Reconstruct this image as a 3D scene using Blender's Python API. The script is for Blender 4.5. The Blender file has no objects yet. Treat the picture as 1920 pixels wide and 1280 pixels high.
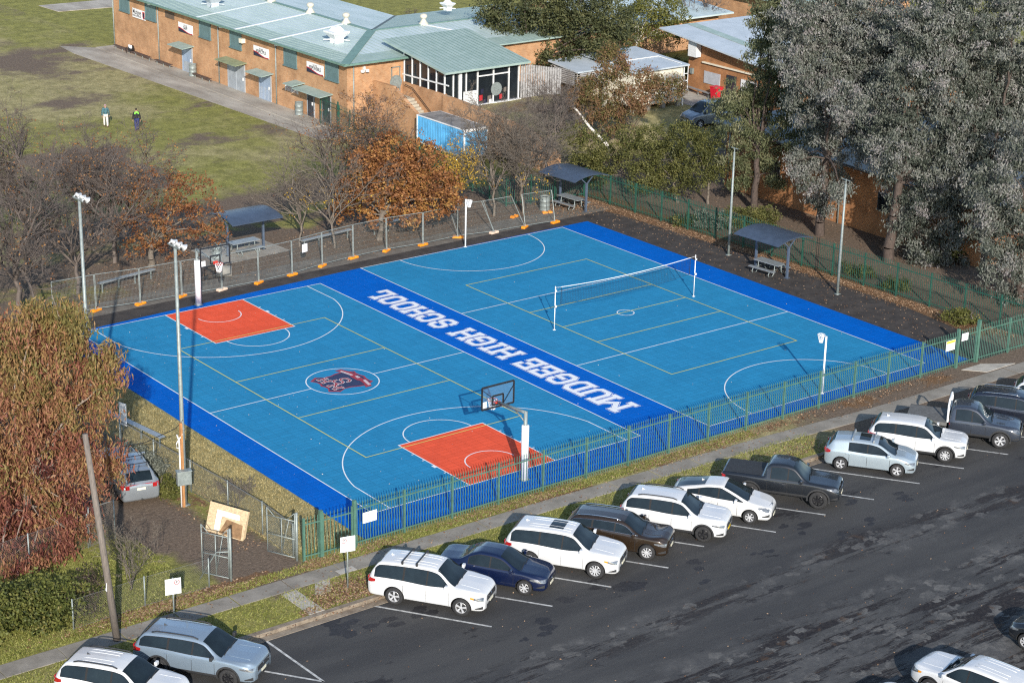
import bpy, math, random
import numpy as np
from mathutils import Vector, Matrix, noise

S = bpy.context.scene
C = S.collection
R = math.radians
# ------------------------------------------------------------------ camera
cd = bpy.data.cameras.new('camera'); cam = bpy.data.objects.new('camera', cd); C.objects.link(cam)
cd.lens = 70.0; cd.sensor_width = 36.0; cd.clip_start = 1.0; cd.clip_end = 2000
_yaw, _pit, _rol = 0.663377, 0.342848, 0.0207738
_f = Vector((math.sin(_yaw)*math.cos(_pit), math.cos(_yaw)*math.cos(_pit), -math.sin(_pit)))
_r = _f.cross(Vector((0, 0, 1))).normalized(); _u = _r.cross(_f)
_r2 = _r*math.cos(_rol)+_u*math.sin(_rol); _u2 = -_r*math.sin(_rol)+_u*math.cos(_rol)
cam.matrix_world = Matrix(((_r2.x, _u2.x, -_f.x, -43.6356), (_r2.y, _u2.y, -_f.y, -65.327), (_r2.z, _u2.z, -_f.z, 35.9817), (0, 0, 0, 1)))
S.camera = cam
# ------------------------------------------------------------------ light
SUN_EL, SUN_TO = R(23.0), R(30.0)          # elevation; heading (from +Y towards +X) the shadows fall to
W = bpy.data.worlds.new('World'); S.world = W; W.use_nodes = True
nt = W.node_tree; nt.nodes.clear()
sky = nt.nodes.new('ShaderNodeTexSky'); sky.sky_type = 'NISHITA'; sky.sun_disc = False
sky.sun_elevation = SUN_EL; sky.sun_rotation = SUN_TO + math.pi
sky.air_density = 1.0; sky.dust_density = 0.6; sky.altitude = 450
bg = nt.nodes.new('ShaderNodeBackground'); bg.inputs['Strength'].default_value = 0.145
wo = nt.nodes.new('ShaderNodeOutputWorld')
nt.links.new(sky.outputs[0], bg.inputs['Color']); nt.links.new(bg.outputs[0], wo.inputs['Surface'])
sd = bpy.data.lights.new('sun', 'SUN'); sd.energy = 4.2; sd.angle = R(0.5); sd.color = (1.0, 0.935, 0.85)
sun = bpy.data.objects.new('sun', sd); C.objects.link(sun)
_to = Vector((math.sin(SUN_TO)*math.cos(SUN_EL), math.cos(SUN_TO)*math.cos(SUN_EL), -math.sin(SUN_EL)))
sun.rotation_euler = _to.to_track_quat('-Z', 'Y').to_euler()
sun.location = (-30, -50, 40)
vs = S.view_settings; vs.view_transform = 'Standard'; vs.look = 'None'; vs.gamma = 1.0; vs.use_curve_mapping = False
vs.exposure = 0.5
S.cycles.max_bounces = 5; S.cycles.diffuse_bounces = 2; S.cycles.glossy_bounces = 2
S.cycles.transparent_max_bounces = 8; S.cycles.use_denoising = False; S.cycles.filter_width = 1.2
rng = np.random.default_rng(7); random.seed(7)

# ------------------------------------------------------------------ materials
def _n(nt, t, **k):
    n = nt.nodes.new(t)
    for a, b in k.items(): setattr(n, a, b)
    return n
def mat(name, col, rough=0.6, metal=0.0, var=0.15, scale=3.0, coat=0.0, bump=0.0, bscale=40.0, spec=0.5, col2=None, stretch=None, detail=6):
    m = bpy.data.materials.new(name); m.use_nodes = True
    nt = m.node_tree; b = nt.nodes['Principled BSDF']; L = nt.links.new
    b.inputs['Roughness'].default_value = rough; b.inputs['Metallic'].default_value = metal
    b.inputs['Specular IOR Level'].default_value = spec
    b.inputs['Coat Weight'].default_value = coat; b.inputs['Coat Roughness'].default_value = 0.03
    tc = _n(nt, 'ShaderNodeNewGeometry')
    vec = tc.outputs['Position']
    if stretch:
        mp = _n(nt, 'ShaderNodeMapping'); mp.inputs['Scale'].default_value = stretch; L(vec, mp.inputs[0]); vec = mp.outputs[0]
    nz = _n(nt, 'ShaderNodeTexNoise'); nz.inputs['Scale'].default_value = scale; nz.inputs['Detail'].default_value = detail; nz.inputs['Roughness'].default_value = 0.65
    L(vec, nz.inputs['Vector'])
    c2 = col2 if col2 else tuple(max(0, c*(1-var)) for c in col)
    c1 = col if col2 else tuple(min(1, c*(1+var)) for c in col)
    rp = _n(nt, 'ShaderNodeValToRGB'); rp.color_ramp.elements[0].position = 0.36; rp.color_ramp.elements[1].position = 0.64
    rp.color_ramp.elements[0].color = (*c2, 1); rp.color_ramp.elements[1].color = (*c1, 1)
    L(nz.outputs[0], rp.inputs[0]); L(rp.outputs[0], b.inputs['Base Color'])
    if bump:
        n2 = _n(nt, 'ShaderNodeTexNoise'); n2.inputs['Scale'].default_value = bscale; n2.inputs['Detail'].default_value = 4
        L(tc.outputs['Position'], n2.inputs['Vector'])
        bp = _n(nt, 'ShaderNodeBump'); bp.inputs['Strength'].default_value = bump; bp.inputs['Distance'].default_value = 0.05
        L(n2.outputs[0], bp.inputs['Height']); L(bp.outputs[0], b.inputs['Normal'])
    return m
def paint(name, col, metal=0.0):
    m = mat(name, col, 0.32, metal, 0.025, 1.5, coat=1.0)
    return m
def leafmat(name, cols, trans=0.25, rough=0.6):
    """cols: colours along the per-leaf 'tint' attribute"""
    m = bpy.data.materials.new(name); m.use_nodes = True
    nt = m.node_tree; b = nt.nodes['Principled BSDF']; L = nt.links.new
    at = _n(nt, 'ShaderNodeAttribute', attribute_name='tint')
    rp = _n(nt, 'ShaderNodeValToRGB'); cr = rp.color_ramp
    for i, c in enumerate(cols):
        p = i/(len(cols)-1)
        e = cr.elements[i] if i < 2 else cr.elements.new(p)
        e.position = p; e.color = (*c, 1)
    for i, c in enumerate(cols):
        cr.elements[i].position = i/(len(cols)-1); cr.elements[i].color = (*c, 1)
    L(at.outputs['Fac'], rp.inputs[0]); L(rp.outputs[0], b.inputs['Base Color'])
    b.inputs['Roughness'].default_value = rough; b.inputs['Specular IOR Level'].default_value = 0.3
    if trans:
        tr = _n(nt, 'ShaderNodeBsdfTranslucent'); L(rp.outputs[0], tr.inputs['Color'])
        mx = _n(nt, 'ShaderNodeMixShader'); mx.inputs[0].default_value = trans
        L(b.outputs[0], mx.inputs[1]); L(tr.outputs[0], mx.inputs[2])
        L(mx.outputs[0], nt.nodes['Material Output'].inputs['Surface'])
    return m
def brickmat(name, c1, c2, mortar, sc=1.0):
    m = bpy.data.materials.new(name); m.use_nodes = True
    nt = m.node_tree; b = nt.nodes['Principled BSDF']; L = nt.links.new
    g = _n(nt, 'ShaderNodeNewGeometry'); sx = _n(nt, 'ShaderNodeSeparateXYZ'); L(g.outputs['Position'], sx.inputs[0])
    ad = _n(nt, 'ShaderNodeMath', operation='ADD'); L(sx.outputs[0], ad.inputs[0]); L(sx.outputs[1], ad.inputs[1])
    cx = _n(nt, 'ShaderNodeCombineXYZ'); L(ad.outputs[0], cx.inputs[0]); L(sx.outputs[2], cx.inputs[1])
    br = _n(nt, 'ShaderNodeTexBrick'); L(cx.outputs[0], br.inputs['Vector'])
    br.inputs['Scale'].default_value = sc; br.inputs['Brick Width'].default_value = 0.24; br.inputs['Row Height'].default_value = 0.086
    br.inputs['Mortar Size'].default_value = 0.010; br.inputs['Bias'].default_value = 0.0
    br.inputs['Color1'].default_value = (*c1, 1); br.inputs['Color2'].default_value = (*c2, 1); br.inputs['Mortar'].default_value = (*mortar, 1)
    nz = _n(nt, 'ShaderNodeTexNoise'); nz.inputs['Scale'].default_value = 0.9; nz.inputs['Detail'].default_value = 8; L(g.outputs['Position'], nz.inputs['Vector'])
    rp = _n(nt, 'ShaderNodeValToRGB'); rp.color_ramp.elements[0].position = .3; rp.color_ramp.elements[1].position = .7
    rp.color_ramp.elements[0].color = (.70, .68, .66, 1); rp.color_ramp.elements[1].color = (1.12, 1.10, 1.08, 1); L(nz.outputs[0], rp.inputs[0])
    mx = _n(nt, 'ShaderNodeMix', data_type='RGBA', blend_type='MULTIPLY'); mx.inputs[0].default_value = 1
    L(br.outputs[0], mx.inputs[6]); L(rp.outputs[0], mx.inputs[7]); L(mx.outputs[2], b.inputs['Base Color'])
    b.inputs['Roughness'].default_value = 0.85; b.inputs['Specular IOR Level'].default_value = 0.25
    return m

M = {}
M['galv'] = mat('galvanised_steel', (.25, .285, .275), .5, .25, .18, 6)
M['alu'] = mat('aluminium', (.34, .37, .385), .42, .4, .12, 5)
M['white'] = mat('white_paint', (.80, .80, .78), .45, 0, .05, 4)
M['pad'] = mat('white_vinyl', (.82, .82, .82), .4, 0, .04, 4)
M['black'] = mat('black_paint', (.018, .018, .02), .4, 0, .2, 4)
M['rubber'] = mat('tyre_rubber', (.022, .022, .023), .85, 0, .3, 9)
M['plastic'] = mat('black_plastic', (.025, .026, .028), .6, 0, .2, 9)
M['red'] = mat('red_steel', (.62, .05, .03), .4, 0, .1, 6)
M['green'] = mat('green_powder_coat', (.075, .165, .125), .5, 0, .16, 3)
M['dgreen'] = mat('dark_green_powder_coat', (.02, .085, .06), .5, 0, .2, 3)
M['navy'] = mat('slate_steel', (.085, .115, .165), .45, .1, .12, 3)
M['navyroof'] = mat('slate_roof_sheet', (.065, .09, .135), .4, .2, .12, 2.5, stretch=(1, 1, 1))
M['orange'] = mat('orange_plastic', (.80, .27, .015), .5, 0, .12, 5)
M['palefoot'] = mat('faded_plastic', (.70, .52, .40), .6, 0, .12, 5)
M['wood'] = mat('weathered_timber', (.165, .14, .12), .8, 0, .3, 6, stretch=(6, 6, .5))
M['plydark'] = mat('stained_plywood', (.27, .16, .08), .8, 0, .3, 3)
M['ply'] = mat('plywood', (.58, .44, .27), .75, 0, .22, 3, stretch=(1, 4, 4))
M['conc'] = mat('concrete', (.30, .275, .235), .85, 0, .22, 1.1, bump=.15)
M['conc2'] = mat('pale_concrete', (.40, .37, .32), .85, 0, .16, 1.6, bump=.12)
M['netw'] = mat('white_cord', (.80, .80, .80), .7, 0, .03, 4)
M['netb'] = mat('dark_cord', (.02, .025, .03), .7, 0, .1, 4)
M['signw'] = mat('sign_white', (.84, .84, .84), .35, 0, .03, 3)
M['signt'] = mat('sign_ink', (.09, .09, .10), .5, 0, .1, 3)
M['signr'] = mat('sign_red', (.50, .025, .035), .5, 0, .1, 3)
M['signy'] = mat('sign_yellow', (.75, .62, .05), .5, 0, .1, 3)
M['signn'] = mat('sign_navy', (.02, .022, .05), .5, 0, .1, 3)
M['signg'] = mat('sign_grey_ink', (.42, .42, .42), .5, 0, .1, 3)
M['bark'] = mat('grey_bark', (.15, .125, .10), .9, 0, .35, 5, stretch=(5, 5, 1))
M['barkp'] = mat('pale_bark', (.50, .46, .41), .8, 0, .25, 3, stretch=(4, 4, 1))
M['barkd'] = mat('dark_bark', (.075, .055, .045), .9, 0, .35, 4, stretch=(5, 5, 1))
M['barkm'] = mat('tan_bark', (.26, .215, .175), .85, 0, .3, 3, stretch=(4, 4, 1))
M['barkwhite'] = mat('white_bark', (.66, .63, .58), .75, 0, .12, 3)
M['twig'] = mat('twig_bark', (.125, .102, .088), .9, 0, .3, 2)

# ------------------------------------------------------------------ mesh helpers
class MB:
    def __init__(s): s.v = []; s.f = []; s.m = []; s.cur = 0
    def mi(s, i): s.cur = i; return s
    def add(s, vs, fs):
        o = len(s.v); s.v += [tuple(p) for p in vs]
        s.f += [tuple(i+o for i in f) for f in fs]; s.m += [s.cur]*len(fs); return s
    def box(s, x0, x1, y0, y1, z0, z1):
        return s.add([(x0, y0, z0), (x1, y0, z0), (x1, y1, z0), (x0, y1, z0), (x0, y0, z1), (x1, y0, z1), (x1, y1, z1), (x0, y1, z1)],
                     [(0, 3, 2, 1), (4, 5, 6, 7), (0, 1, 5, 4), (1, 2, 6, 5), (2, 3, 7, 6), (3, 0, 4, 7)])
    def obox(s, c, sx, sy, sz, rz=0.0, Mx=None):
        Mx = Mx or (Matrix.Translation(c) @ Matrix.Rotation(rz, 4, 'Z'))
        vs = [Mx @ Vector((a*sx/2, b*sy/2, d*sz/2)) for d in (-1, 1) for a, b in ((-1, -1), (1, -1), (1, 1), (-1, 1))]
        return s.add(vs, [(0, 3, 2, 1), (4, 5, 6, 7), (0, 1, 5, 4), (1, 2, 6, 5), (2, 3, 7, 6), (3, 0, 4, 7)])
    def bar(s, a, b, w, h=None, up=(0, 0, 1)):
        a = Vector(a); b = Vector(b); h = h or w
        d = (b-a).normalized(); u = Vector(up)
        if abs(d.dot(u)) > .98: u = Vector((0, 1, 0)) if abs(d.y) < .9 else Vector((1, 0, 0))
        r = d.cross(u).normalized(); u = r.cross(d)
        vs = [p + r*w/2*i + u*h/2*j for p in (a, b) for i, j in ((-1, -1), (1, -1), (1, 1), (-1, 1))]
        return s.add(vs, [(0, 1, 2, 3), (7, 6, 5, 4), (0, 4, 5, 1), (1, 5, 6, 2), (2, 6, 7, 3), (3, 7, 4, 0)])
    def tube(s, pts, r, n=8, r1=None, cap=True):
        pts = [Vector(p) for p in pts]; N = len(pts); o = len(s.v)
        ref = Vector((0, 0, 1)); fs = []; vs = []
        d0 = (pts[1]-pts[0]).normalized()
        if abs(d0.dot(ref)) > .95: ref = Vector((1, 0, 0))
        for i, p in enumerate(pts):
            d = (pts[min(i+1, N-1)]-pts[max(i-1, 0)]).normalized()
            x = d.cross(ref)
            if x.length < 1e-4: x = d.orthogonal()
            x.normalize(); y = d.cross(x)
            rr = r if r1 is None else r+(r1-r)*i/(N-1)
            if isinstance(r, (list, tuple)): rr = r[i]
            vs += [p + x*rr*math.cos(2*math.pi*k/n) + y*rr*math.sin(2*math.pi*k/n) for k in range(n)]
        for i in range(N-1):
            for k in range(n): fs.append((i*n+k, i*n+(k+1) % n, (i+1)*n+(k+1) % n, (i+1)*n+k))
        if cap: fs.append(tuple(range(n))[::-1]); fs.append(tuple((N-1)*n+k for k in range(n)))
        return s.add(vs, fs)
    def cyl(s, c, r, z0, z1, n=16, r1=None): return s.tube([(c[0], c[1], z0), (c[0], c[1], z1)], r, n, r1)
    def poly(s, pts, z=None):
        vs = [(p[0], p[1], z) if z is not None else p for p in pts]
        return s.add(vs, [tuple(range(len(vs)))])
    def prism(s, pts, z0, z1):
        n = len(pts)
        vs = [(p[0], p[1], z0) for p in pts]+[(p[0], p[1], z1) for p in pts]
        return s.add(vs, [tuple(range(n))[::-1], tuple(range(n, 2*n))]+[(i, (i+1) % n, n+(i+1) % n, n+i) for i in range(n)])
    def line(s, pts, w, z, closed=False):
        """flat ribbon of width w along pts at height z"""
        P = [Vector((p[0], p[1])) for p in pts]; n = len(P); vs = []
        for i, p in enumerate(P):
            a = P[(i-1) % n] if (closed or i > 0) else p; b = P[(i+1) % n] if (closed or i < n-1) else p
            d1 = (p-a).normalized() if (p-a).length > 1e-9 else (b-p).normalized()
            d2 = (b-p).normalized() if (b-p).length > 1e-9 else d1
            t = (d1+d2).normalized(); nn = Vector((-t.y, t.x)); k = max(.4, abs(nn.dot(Vector((-d1.y, d1.x)))))
            vs += [(*(p+nn*w/2/k), z), (*(p-nn*w/2/k), z)]
        fs = [(2*i+1, 2*((i+1) % n)+1, 2*((i+1) % n), 2*i) for i in range(n if closed else n-1)]
        return s.add(vs, fs)
    def lathe(s, prof, c=(0, 0, 0), n=24, axis='Z'):
        vs = []; fs = []
        for r, h in prof:
            for k in range(n):
                a = 2*math.pi*k/n
                if axis == 'Z': vs.append((c[0]+r*math.cos(a), c[1]+r*math.sin(a), c[2]+h))
                else: vs.append((c[0]+r*math.cos(a), c[1]+h, c[2]+r*math.sin(a)))
        for i in range(len(prof)-1):
            for k in range(n):
                q = (i*n+k, i*n+(k+1) % n, (i+1)*n+(k+1) % n, (i+1)*n+k)
                fs.append(q if axis == 'Z' else q[::-1])
        return s.add(vs, fs)
    def build(s, name, mats, parent=None, smooth=False, bevel=0.0):
        me = bpy.data.meshes.new(name); me.from_pydata(s.v, [], s.f)
        for m in (mats if isinstance(mats, (list, tuple)) else [mats]): me.materials.append(M[m] if isinstance(m, str) else m)
        if any(s.m): me.polygons.foreach_set('material_index', s.m)
        if smooth: me.polygons.foreach_set('use_smooth', [True]*len(me.polygons))
        me.update()
        o = bpy.data.objects.new(name, me); C.objects.link(o)
        if parent: o.parent = parent
        if bevel:
            b = o.modifiers.new('bevel', 'BEVEL'); b.width = bevel; b.segments = 2; b.limit_method = 'ANGLE'
        return o
def tag(o, label=None, cat=None, group=None, kind=None):
    if label: o['label'] = label
    if cat: o['category'] = cat
    if group: o['group'] = group
    if kind: o['kind'] = kind
    return o
def thing(name, label, cat, loc=(0, 0, 0), rz=0.0, group=None):
    o = bpy.data.objects.new(name, None); C.objects.link(o); o.location = loc; o.rotation_euler = (0, 0, rz); o.empty_display_size = .3
    return tag(o, label, cat, group)
def kids(o): return [c for c in o.children]
def dup(o, loc=None, rz=None, label=None, parent=None, sc=None):
    c = o.copy(); C.objects.link(c)
    if parent: c.parent = parent
    if loc is not None: c.location = loc
    if rz is not None: c.rotation_euler = (0, 0, rz)
    if sc is not None: c.scale = (sc, sc, sc)
    if label: c['label'] = label
    for k in kids(o): dup(k, parent=c)
    return c
def arc(cx, cy, r, a0, a1, n=40):
    return [(cx+r*math.cos(R(a0+(a1-a0)*i/n)), cy+r*math.sin(R(a0+(a1-a0)*i/n))) for i in range(n+1)]
def segs_mesh(name, P0, P1, R0, R1, m, parent=None, n=3):
    """many tapered prisms as one mesh (trunk, limbs and twigs of a tree)"""
    P0 = np.asarray(P0, float); P1 = np.asarray(P1, float); R0 = np.asarray(R0, float)[:, None]; R1 = np.asarray(R1, float)[:, None]
    N = len(P0); d = P1-P0; d /= np.maximum(np.linalg.norm(d, axis=1, keepdims=True), 1e-6)
    ref = np.where(np.abs(d[:, 2:3]) > .9, np.array([[1., 0, 0]]), np.array([[0, 0, 1.]]))
    x = np.cross(d, ref); x /= np.linalg.norm(x, axis=1, keepdims=True); y = np.cross(d, x)
    V = np.zeros((N, 2*n, 3))
    for k in range(n):
        a = 2*math.pi*k/n; o = x*math.cos(a)+y*math.sin(a)
        V[:, k] = P0+o*R0; V[:, n+k] = P1+o*R1
    F = np.array([[k, (k+1) % n, n+(k+1) % n, n+k] for k in range(n)])
    F = (F[None]+(np.arange(N)*2*n)[:, None, None]).reshape(-1, 4)
    return np_mesh(name, V.reshape(-1, 3), F, m, parent, smooth=True)
def np_mesh(name, V, F, m, parent=None, smooth=False, tint=None):
    me = bpy.data.meshes.new(name); k = F.shape[1]
    me.vertices.add(len(V)); me.vertices.foreach_set('co', np.asarray(V, np.float32).ravel())
    me.loops.add(F.size); me.loops.foreach_set('vertex_index', F.astype(np.int32).ravel())
    me.polygons.add(len(F)); me.polygons.foreach_set('loop_start', np.arange(0, F.size, k, dtype=np.int32))
    me.polygons.foreach_set('loop_total', np.full(len(F), k, np.int32))
    if smooth: me.polygons.foreach_set('use_smooth', np.ones(len(F), bool))
    if tint is not None:
        at = me.attributes.new('tint', 'FLOAT', 'FACE'); at.data.foreach_set('value', np.asarray(tint, np.float32))
    me.materials.append(M[m] if isinstance(m, str) else m)
    me.update(calc_edges=True)
    o = bpy.data.objects.new(name, me); C.objects.link(o)
    if parent: o.parent = parent
    return o
def sstep(a, b, x):
    t = min(1, max(0, (x-a)/(b-a))); return t*t*(3-2*t)
# ------------------------------------------------------------------ ground
def vnoise(x, y, s, seed=0):
    """smooth value noise, numpy"""
    r = np.random.default_rng(seed); T = r.random((256, 256))
    x = x/s; y = y/s; xi = np.floor(x).astype(int); yi = np.floor(y).astype(int); fx = x-xi; fy = y-yi
    fx = fx*fx*(3-2*fx); fy = fy*fy*(3-2*fy); g = lambda a, b: T[a % 256, b % 256]
    return (g(xi, yi)*(1-fx)+g(xi+1, yi)*fx)*(1-fy)+(g(xi, yi+1)*(1-fx)+g(xi+1, yi+1)*fx)*fy
def fbm(x, y, s, seed=0, o=4):
    t = 0; a = .5; n = 0
    for i in range(o): t = t+a*vnoise(x, y, s/2**i, seed+i); n += a; a *= .55
    return t/n
def ss(a, b, x):
    t = np.clip((x-a)/(b-a), 0, 1); return t*t*(3-2*t)
def band(v, a, b, s): return ss(a-s, a+s, v)*(1-ss(b-s, b+s, v))
def ground_material():
    m = bpy.data.materials.new('ground_cover'); m.use_nodes = True
    nt = m.node_tree; b = nt.nodes['Principled BSDF']; L = nt.links.new
    g = _n(nt, 'ShaderNodeNewGeometry'); P = g.outputs['Position']
    at = _n(nt, 'ShaderNodeAttribute', attribute_name='zone'); sp = _n(nt, 'ShaderNodeSeparateColor'); L(at.outputs['Color'], sp.inputs[0])
    def nz(s, d=6, r=.65, st=None):
        n = _n(nt, 'ShaderNodeTexNoise'); n.inputs['Scale'].default_value = s; n.inputs['Detail'].default_value = d; n.inputs['Roughness'].default_value = r
        v = P
        if st:
            mp = _n(nt, 'ShaderNodeMapping'); mp.inputs['Scale'].default_value = st; L(P, mp.inputs[0]); v = mp.outputs[0]
        L(v, n.inputs['Vector']); return n.outputs[0]
    def ramp(f, *st):
        r = _n(nt, 'ShaderNodeValToRGB'); L(f, r.inputs[0]); cr = r.color_ramp
        while len(cr.elements) < len(st): cr.elements.new(.5)
        for e, (p, c) in zip(cr.elements, st): e.position = p; e.color = (*c, 1)
        return r.outputs[0]
    def mix(f, a, c):
        x = _n(nt, 'ShaderNodeMix', data_type='RGBA'); L(f, x.inputs[0]); L(a, x.inputs[6]); L(c, x.inputs[7]); return x.outputs[2]
    def mask(ch, n, k=.9, lo=.42, hi=.62):
        a = _n(nt, 'ShaderNodeMath', operation='MULTIPLY_ADD'); L(n, a.inputs[0]); a.inputs[1].default_value = k; L(ch, a.inputs[2])
        s = _n(nt, 'ShaderNodeMath', operation='SUBTRACT'); L(a.outputs[0], s.inputs[0]); s.inputs[1].default_value = k/2
        r = _n(nt, 'ShaderNodeMapRange'); r.interpolation_type = 'SMOOTHSTEP'; L(s.outputs[0], r.inputs[0]); r.inputs[1].default_value = lo; r.inputs[2].default_value = hi
        return r.outputs[0]
    fine = nz(7, 8, .75); mid = nz(.55, 7, .7); big = nz(.13, 4, .6)
    green = ramp(fine, (.3, (.165, .165, .036)), (.5, (.31, .295, .08)), (.7, (.45, .40, .15)))
    straw = ramp(fine, (.3, (.24, .205, .09)), (.5, (.42, .36, .175)), (.7, (.56, .48, .27)))
    soil = ramp(fine, (.3, (.085, .065, .049)), (.5, (.165, .124, .092)), (.7, (.255, .195, .145)))
    litt = ramp(nz(14, 5, .8), (.3, (.06, .035, .02)), (.48, (.17, .098, .052)), (.62, (.27, .165, .09)), (.75, (.36, .25, .16)))
    cl_ = nz(1.1, 9, .78, (1, .8, 1)); wide = nz(.28, 6, .7)
    green = mix(ramp(cl_, (.34, (0, 0, 0)), (.62, (1, 1, 1))), ramp(fine, (.3, (.085, .092, .026)), (.7, (.19, .178, .06))), green)
    straw = mix(ramp(cl_, (.36, (0, 0, 0)), (.60, (1, 1, 1))), ramp(fine, (.3, (.14, .125, .05)), (.7, (.27, .235, .105))), straw)
    c = mix(mask(sp.outputs[2], wide, 1.5, .15, .85), green, straw)
    c = mix(mask(sp.outputs[0], nz(.7, 9, .75), 1.3, .30, .80), c, soil)
    c = mix(mask(sp.outputs[1], nz(2.2, 7, .75), 1.2, .42, .60), c, litt)
    L(c, b.inputs['Base Color']); b.inputs['Roughness'].default_value = .95; b.inputs['Specular IOR Level'].default_value = .12
    bp = _n(nt, 'ShaderNodeBump'); bp.inputs['Strength'].default_value = .55; bp.inputs['Distance'].default_value = .12
    L(nz(9, 8, .8), bp.inputs['Height']); L(bp.outputs[0], b.inputs['Normal'])
    return m
M['ground'] = ground_material()
def make_ground():
    X = np.arange(-45, 150.1, .6); Y = np.concatenate([np.arange(-6.38, 190, .6)])
    gx, gy = np.meshgrid(X, Y); h, w = gx.shape
    x = gx.ravel(); y = gy.ravel()
    n1 = fbm(x, y, 9, 3); n2 = fbm(x, y, 3, 11); n3 = fbm(x, y, 22, 5); n4 = fbm(x, y*2.2, 5, 23)
    j = (n2-.5)*2.4
    dirt = np.zeros_like(x); lit = np.zeros_like(x); dry = np.zeros_like(x)
    oval = ss(36, 40, y+j)*(1-ss(36.2, 36.8, x-.02*(y-60)))
    dry += oval*ss(.40, .62, n3)*.75+oval*.28
    dirt += oval*(ss(.55, .72, n1)*.75+ss(.60, .74, n4)*.5)*(1-.4*ss(60, 90, y))
    for cx, cy, rx, ry, k in ((26.5, 93, 3.6, 9, .8), (31, 96, 3, 5, .6), (14, 62, 9, 3, .55), (25, 79, 4, 3.2, .6), (20, 71, 5, 2.2, .5), (32, 62, 5, 3, .45), (24, 46, 14, 3.4, .8), (10, 44, 12, 4, .7), (32.8, 78, 1.4, 20, .35)):
        dirt += k*np.exp(-(((x-cx)/rx)**2+((y-cy)/ry)**2)+ (n2-.5)*1.2)
    under = ss(29.2, 29.9, y)*(1-ss(38.5, 43, y+3*j))*(1-ss(39.5, 41, x))
    dirt = np.maximum(dirt, under*.95); lit = np.maximum(lit, under*.33*ss(.4, .65, n2))
    dirt -= .55*np.exp(-(((x+1)/9)**2+((y-35)/3.2)**2))*ss(.45, .6, n2)      # green below the bare trees
    # strip of dry lawn beside the court and the driveway
    strip = band(x, -5.2, -1.4, .4)*band(y, -1.5, 30, 1)
    dry = np.maximum(dry, strip*.9); lit = np.maximum(lit, strip*.16*ss(.5, .7, n2))
    west = (1-ss(-5.4, -4.8, x+.15*j))*ss(-3.0, -2.2, y)
    xc = np.where(y > 2, -8.0-.06*(y-2), -7.1-.18*(2-y)*-.4)
    drv = np.exp(-((x-xc)/2.15)**4)*ss(-3.6, -2.9, y+.2*j)
    drv2 = np.exp(-((x+6.3-.25*(y+3))/1.5)**4)*band(y, -4.6, -2.6, .5)*.75
    dirt = np.maximum(dirt, np.maximum(drv, drv2)); dirt = np.maximum(dirt, west*ss(11, 14, y)*.95)
    lit = np.maximum(lit, west*band(x, -6.6, -4.9, .4)*.62*ss(.3, .6, n2)); lit = np.maximum(lit, west*ss(9, 16, y)*.45)
    lit *= 1-.85*np.maximum(drv, drv2)
    # verges
    v = (1-ss(-1.9, -1.4, y))*ss(-6.4, -6.2, y)
    vr = v*ss(15, 22, x+2*j); dirt = np.maximum(dirt, vr*(.45+.55*ss(21, 27, x))); dry = np.maximum(dry, v*(.30+.45*ss(6, 16, x)))
    lit = np.maximum(lit, v*(ss(.50, .66, n2)*.56+.1)*band(y, -3.6, -2.1, .5)*ss(-3.5, -2, x))
    lit = np.maximum(lit, v*band(x, -15, -6.4, .6)*band(y, -3.15, -2.1, .25)*.9)
    lit = np.maximum(lit, v*band(y, -6.4, -5.6, .2)*(.35+.5*band(x, -7, -3.6, .5)+.3*band(x, 16, 21, 1)))
    lit = np.maximum(lit, v*band(x, -6.4, -3.2, .5)*band(y, -6.4, -4.6, .3)*.9)
    # east side behind the long fence
    e = ss(36.4, 36.9, x)*(1-ss(38, 46, y))*ss(-2.4, -2.0, y); dirt = np.maximum(dirt, e*.95)
    lit = np.maximum(lit, band(x, 39.5-.03*(y-15), 41.9, .4)*band(y, 0, 35, 1)*.95)
    lit = np.maximum(lit, ss(41.5, 42, x)*(1-ss(40, 48, y))*.35*ss(.4, .65, n2))
    ea = ss(42, 43, x)*ss(38, 44, y)*(1-ss(52.5, 53.4, y)); dry = np.maximum(dry, ea*.8); lit = np.maximum(lit, ea*.3*ss(.45, .6, n2))
    me = bpy.data.meshes.new('ground'); V = np.stack([x, y, np.zeros_like(x)], 1)
    i = np.arange(h*w).reshape(h, w); F = np.stack([i[:-1, :-1], i[:-1, 1:], i[1:, 1:], i[1:, :-1]], -1).reshape(-1, 4)
    o = np_mesh('ground', V, F, 'ground'); me = o.data
    a = me.attributes.new('zone', 'FLOAT_COLOR', 'POINT')
    col = np.stack([np.clip(dirt, 0, 1), np.clip(lit, 0, 1), np.clip(dry, 0, 1), np.ones_like(x)], 1).astype(np.float32)
    a.data.foreach_set('color', col.ravel())
    tag(o, kind='structure')
make_ground()
far = MB().poly([(-900, -900), (900, -900), (900, 1500), (-900, 1500)], -.45).build('terrain', 'ground'); tag(far, kind='structure')

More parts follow.
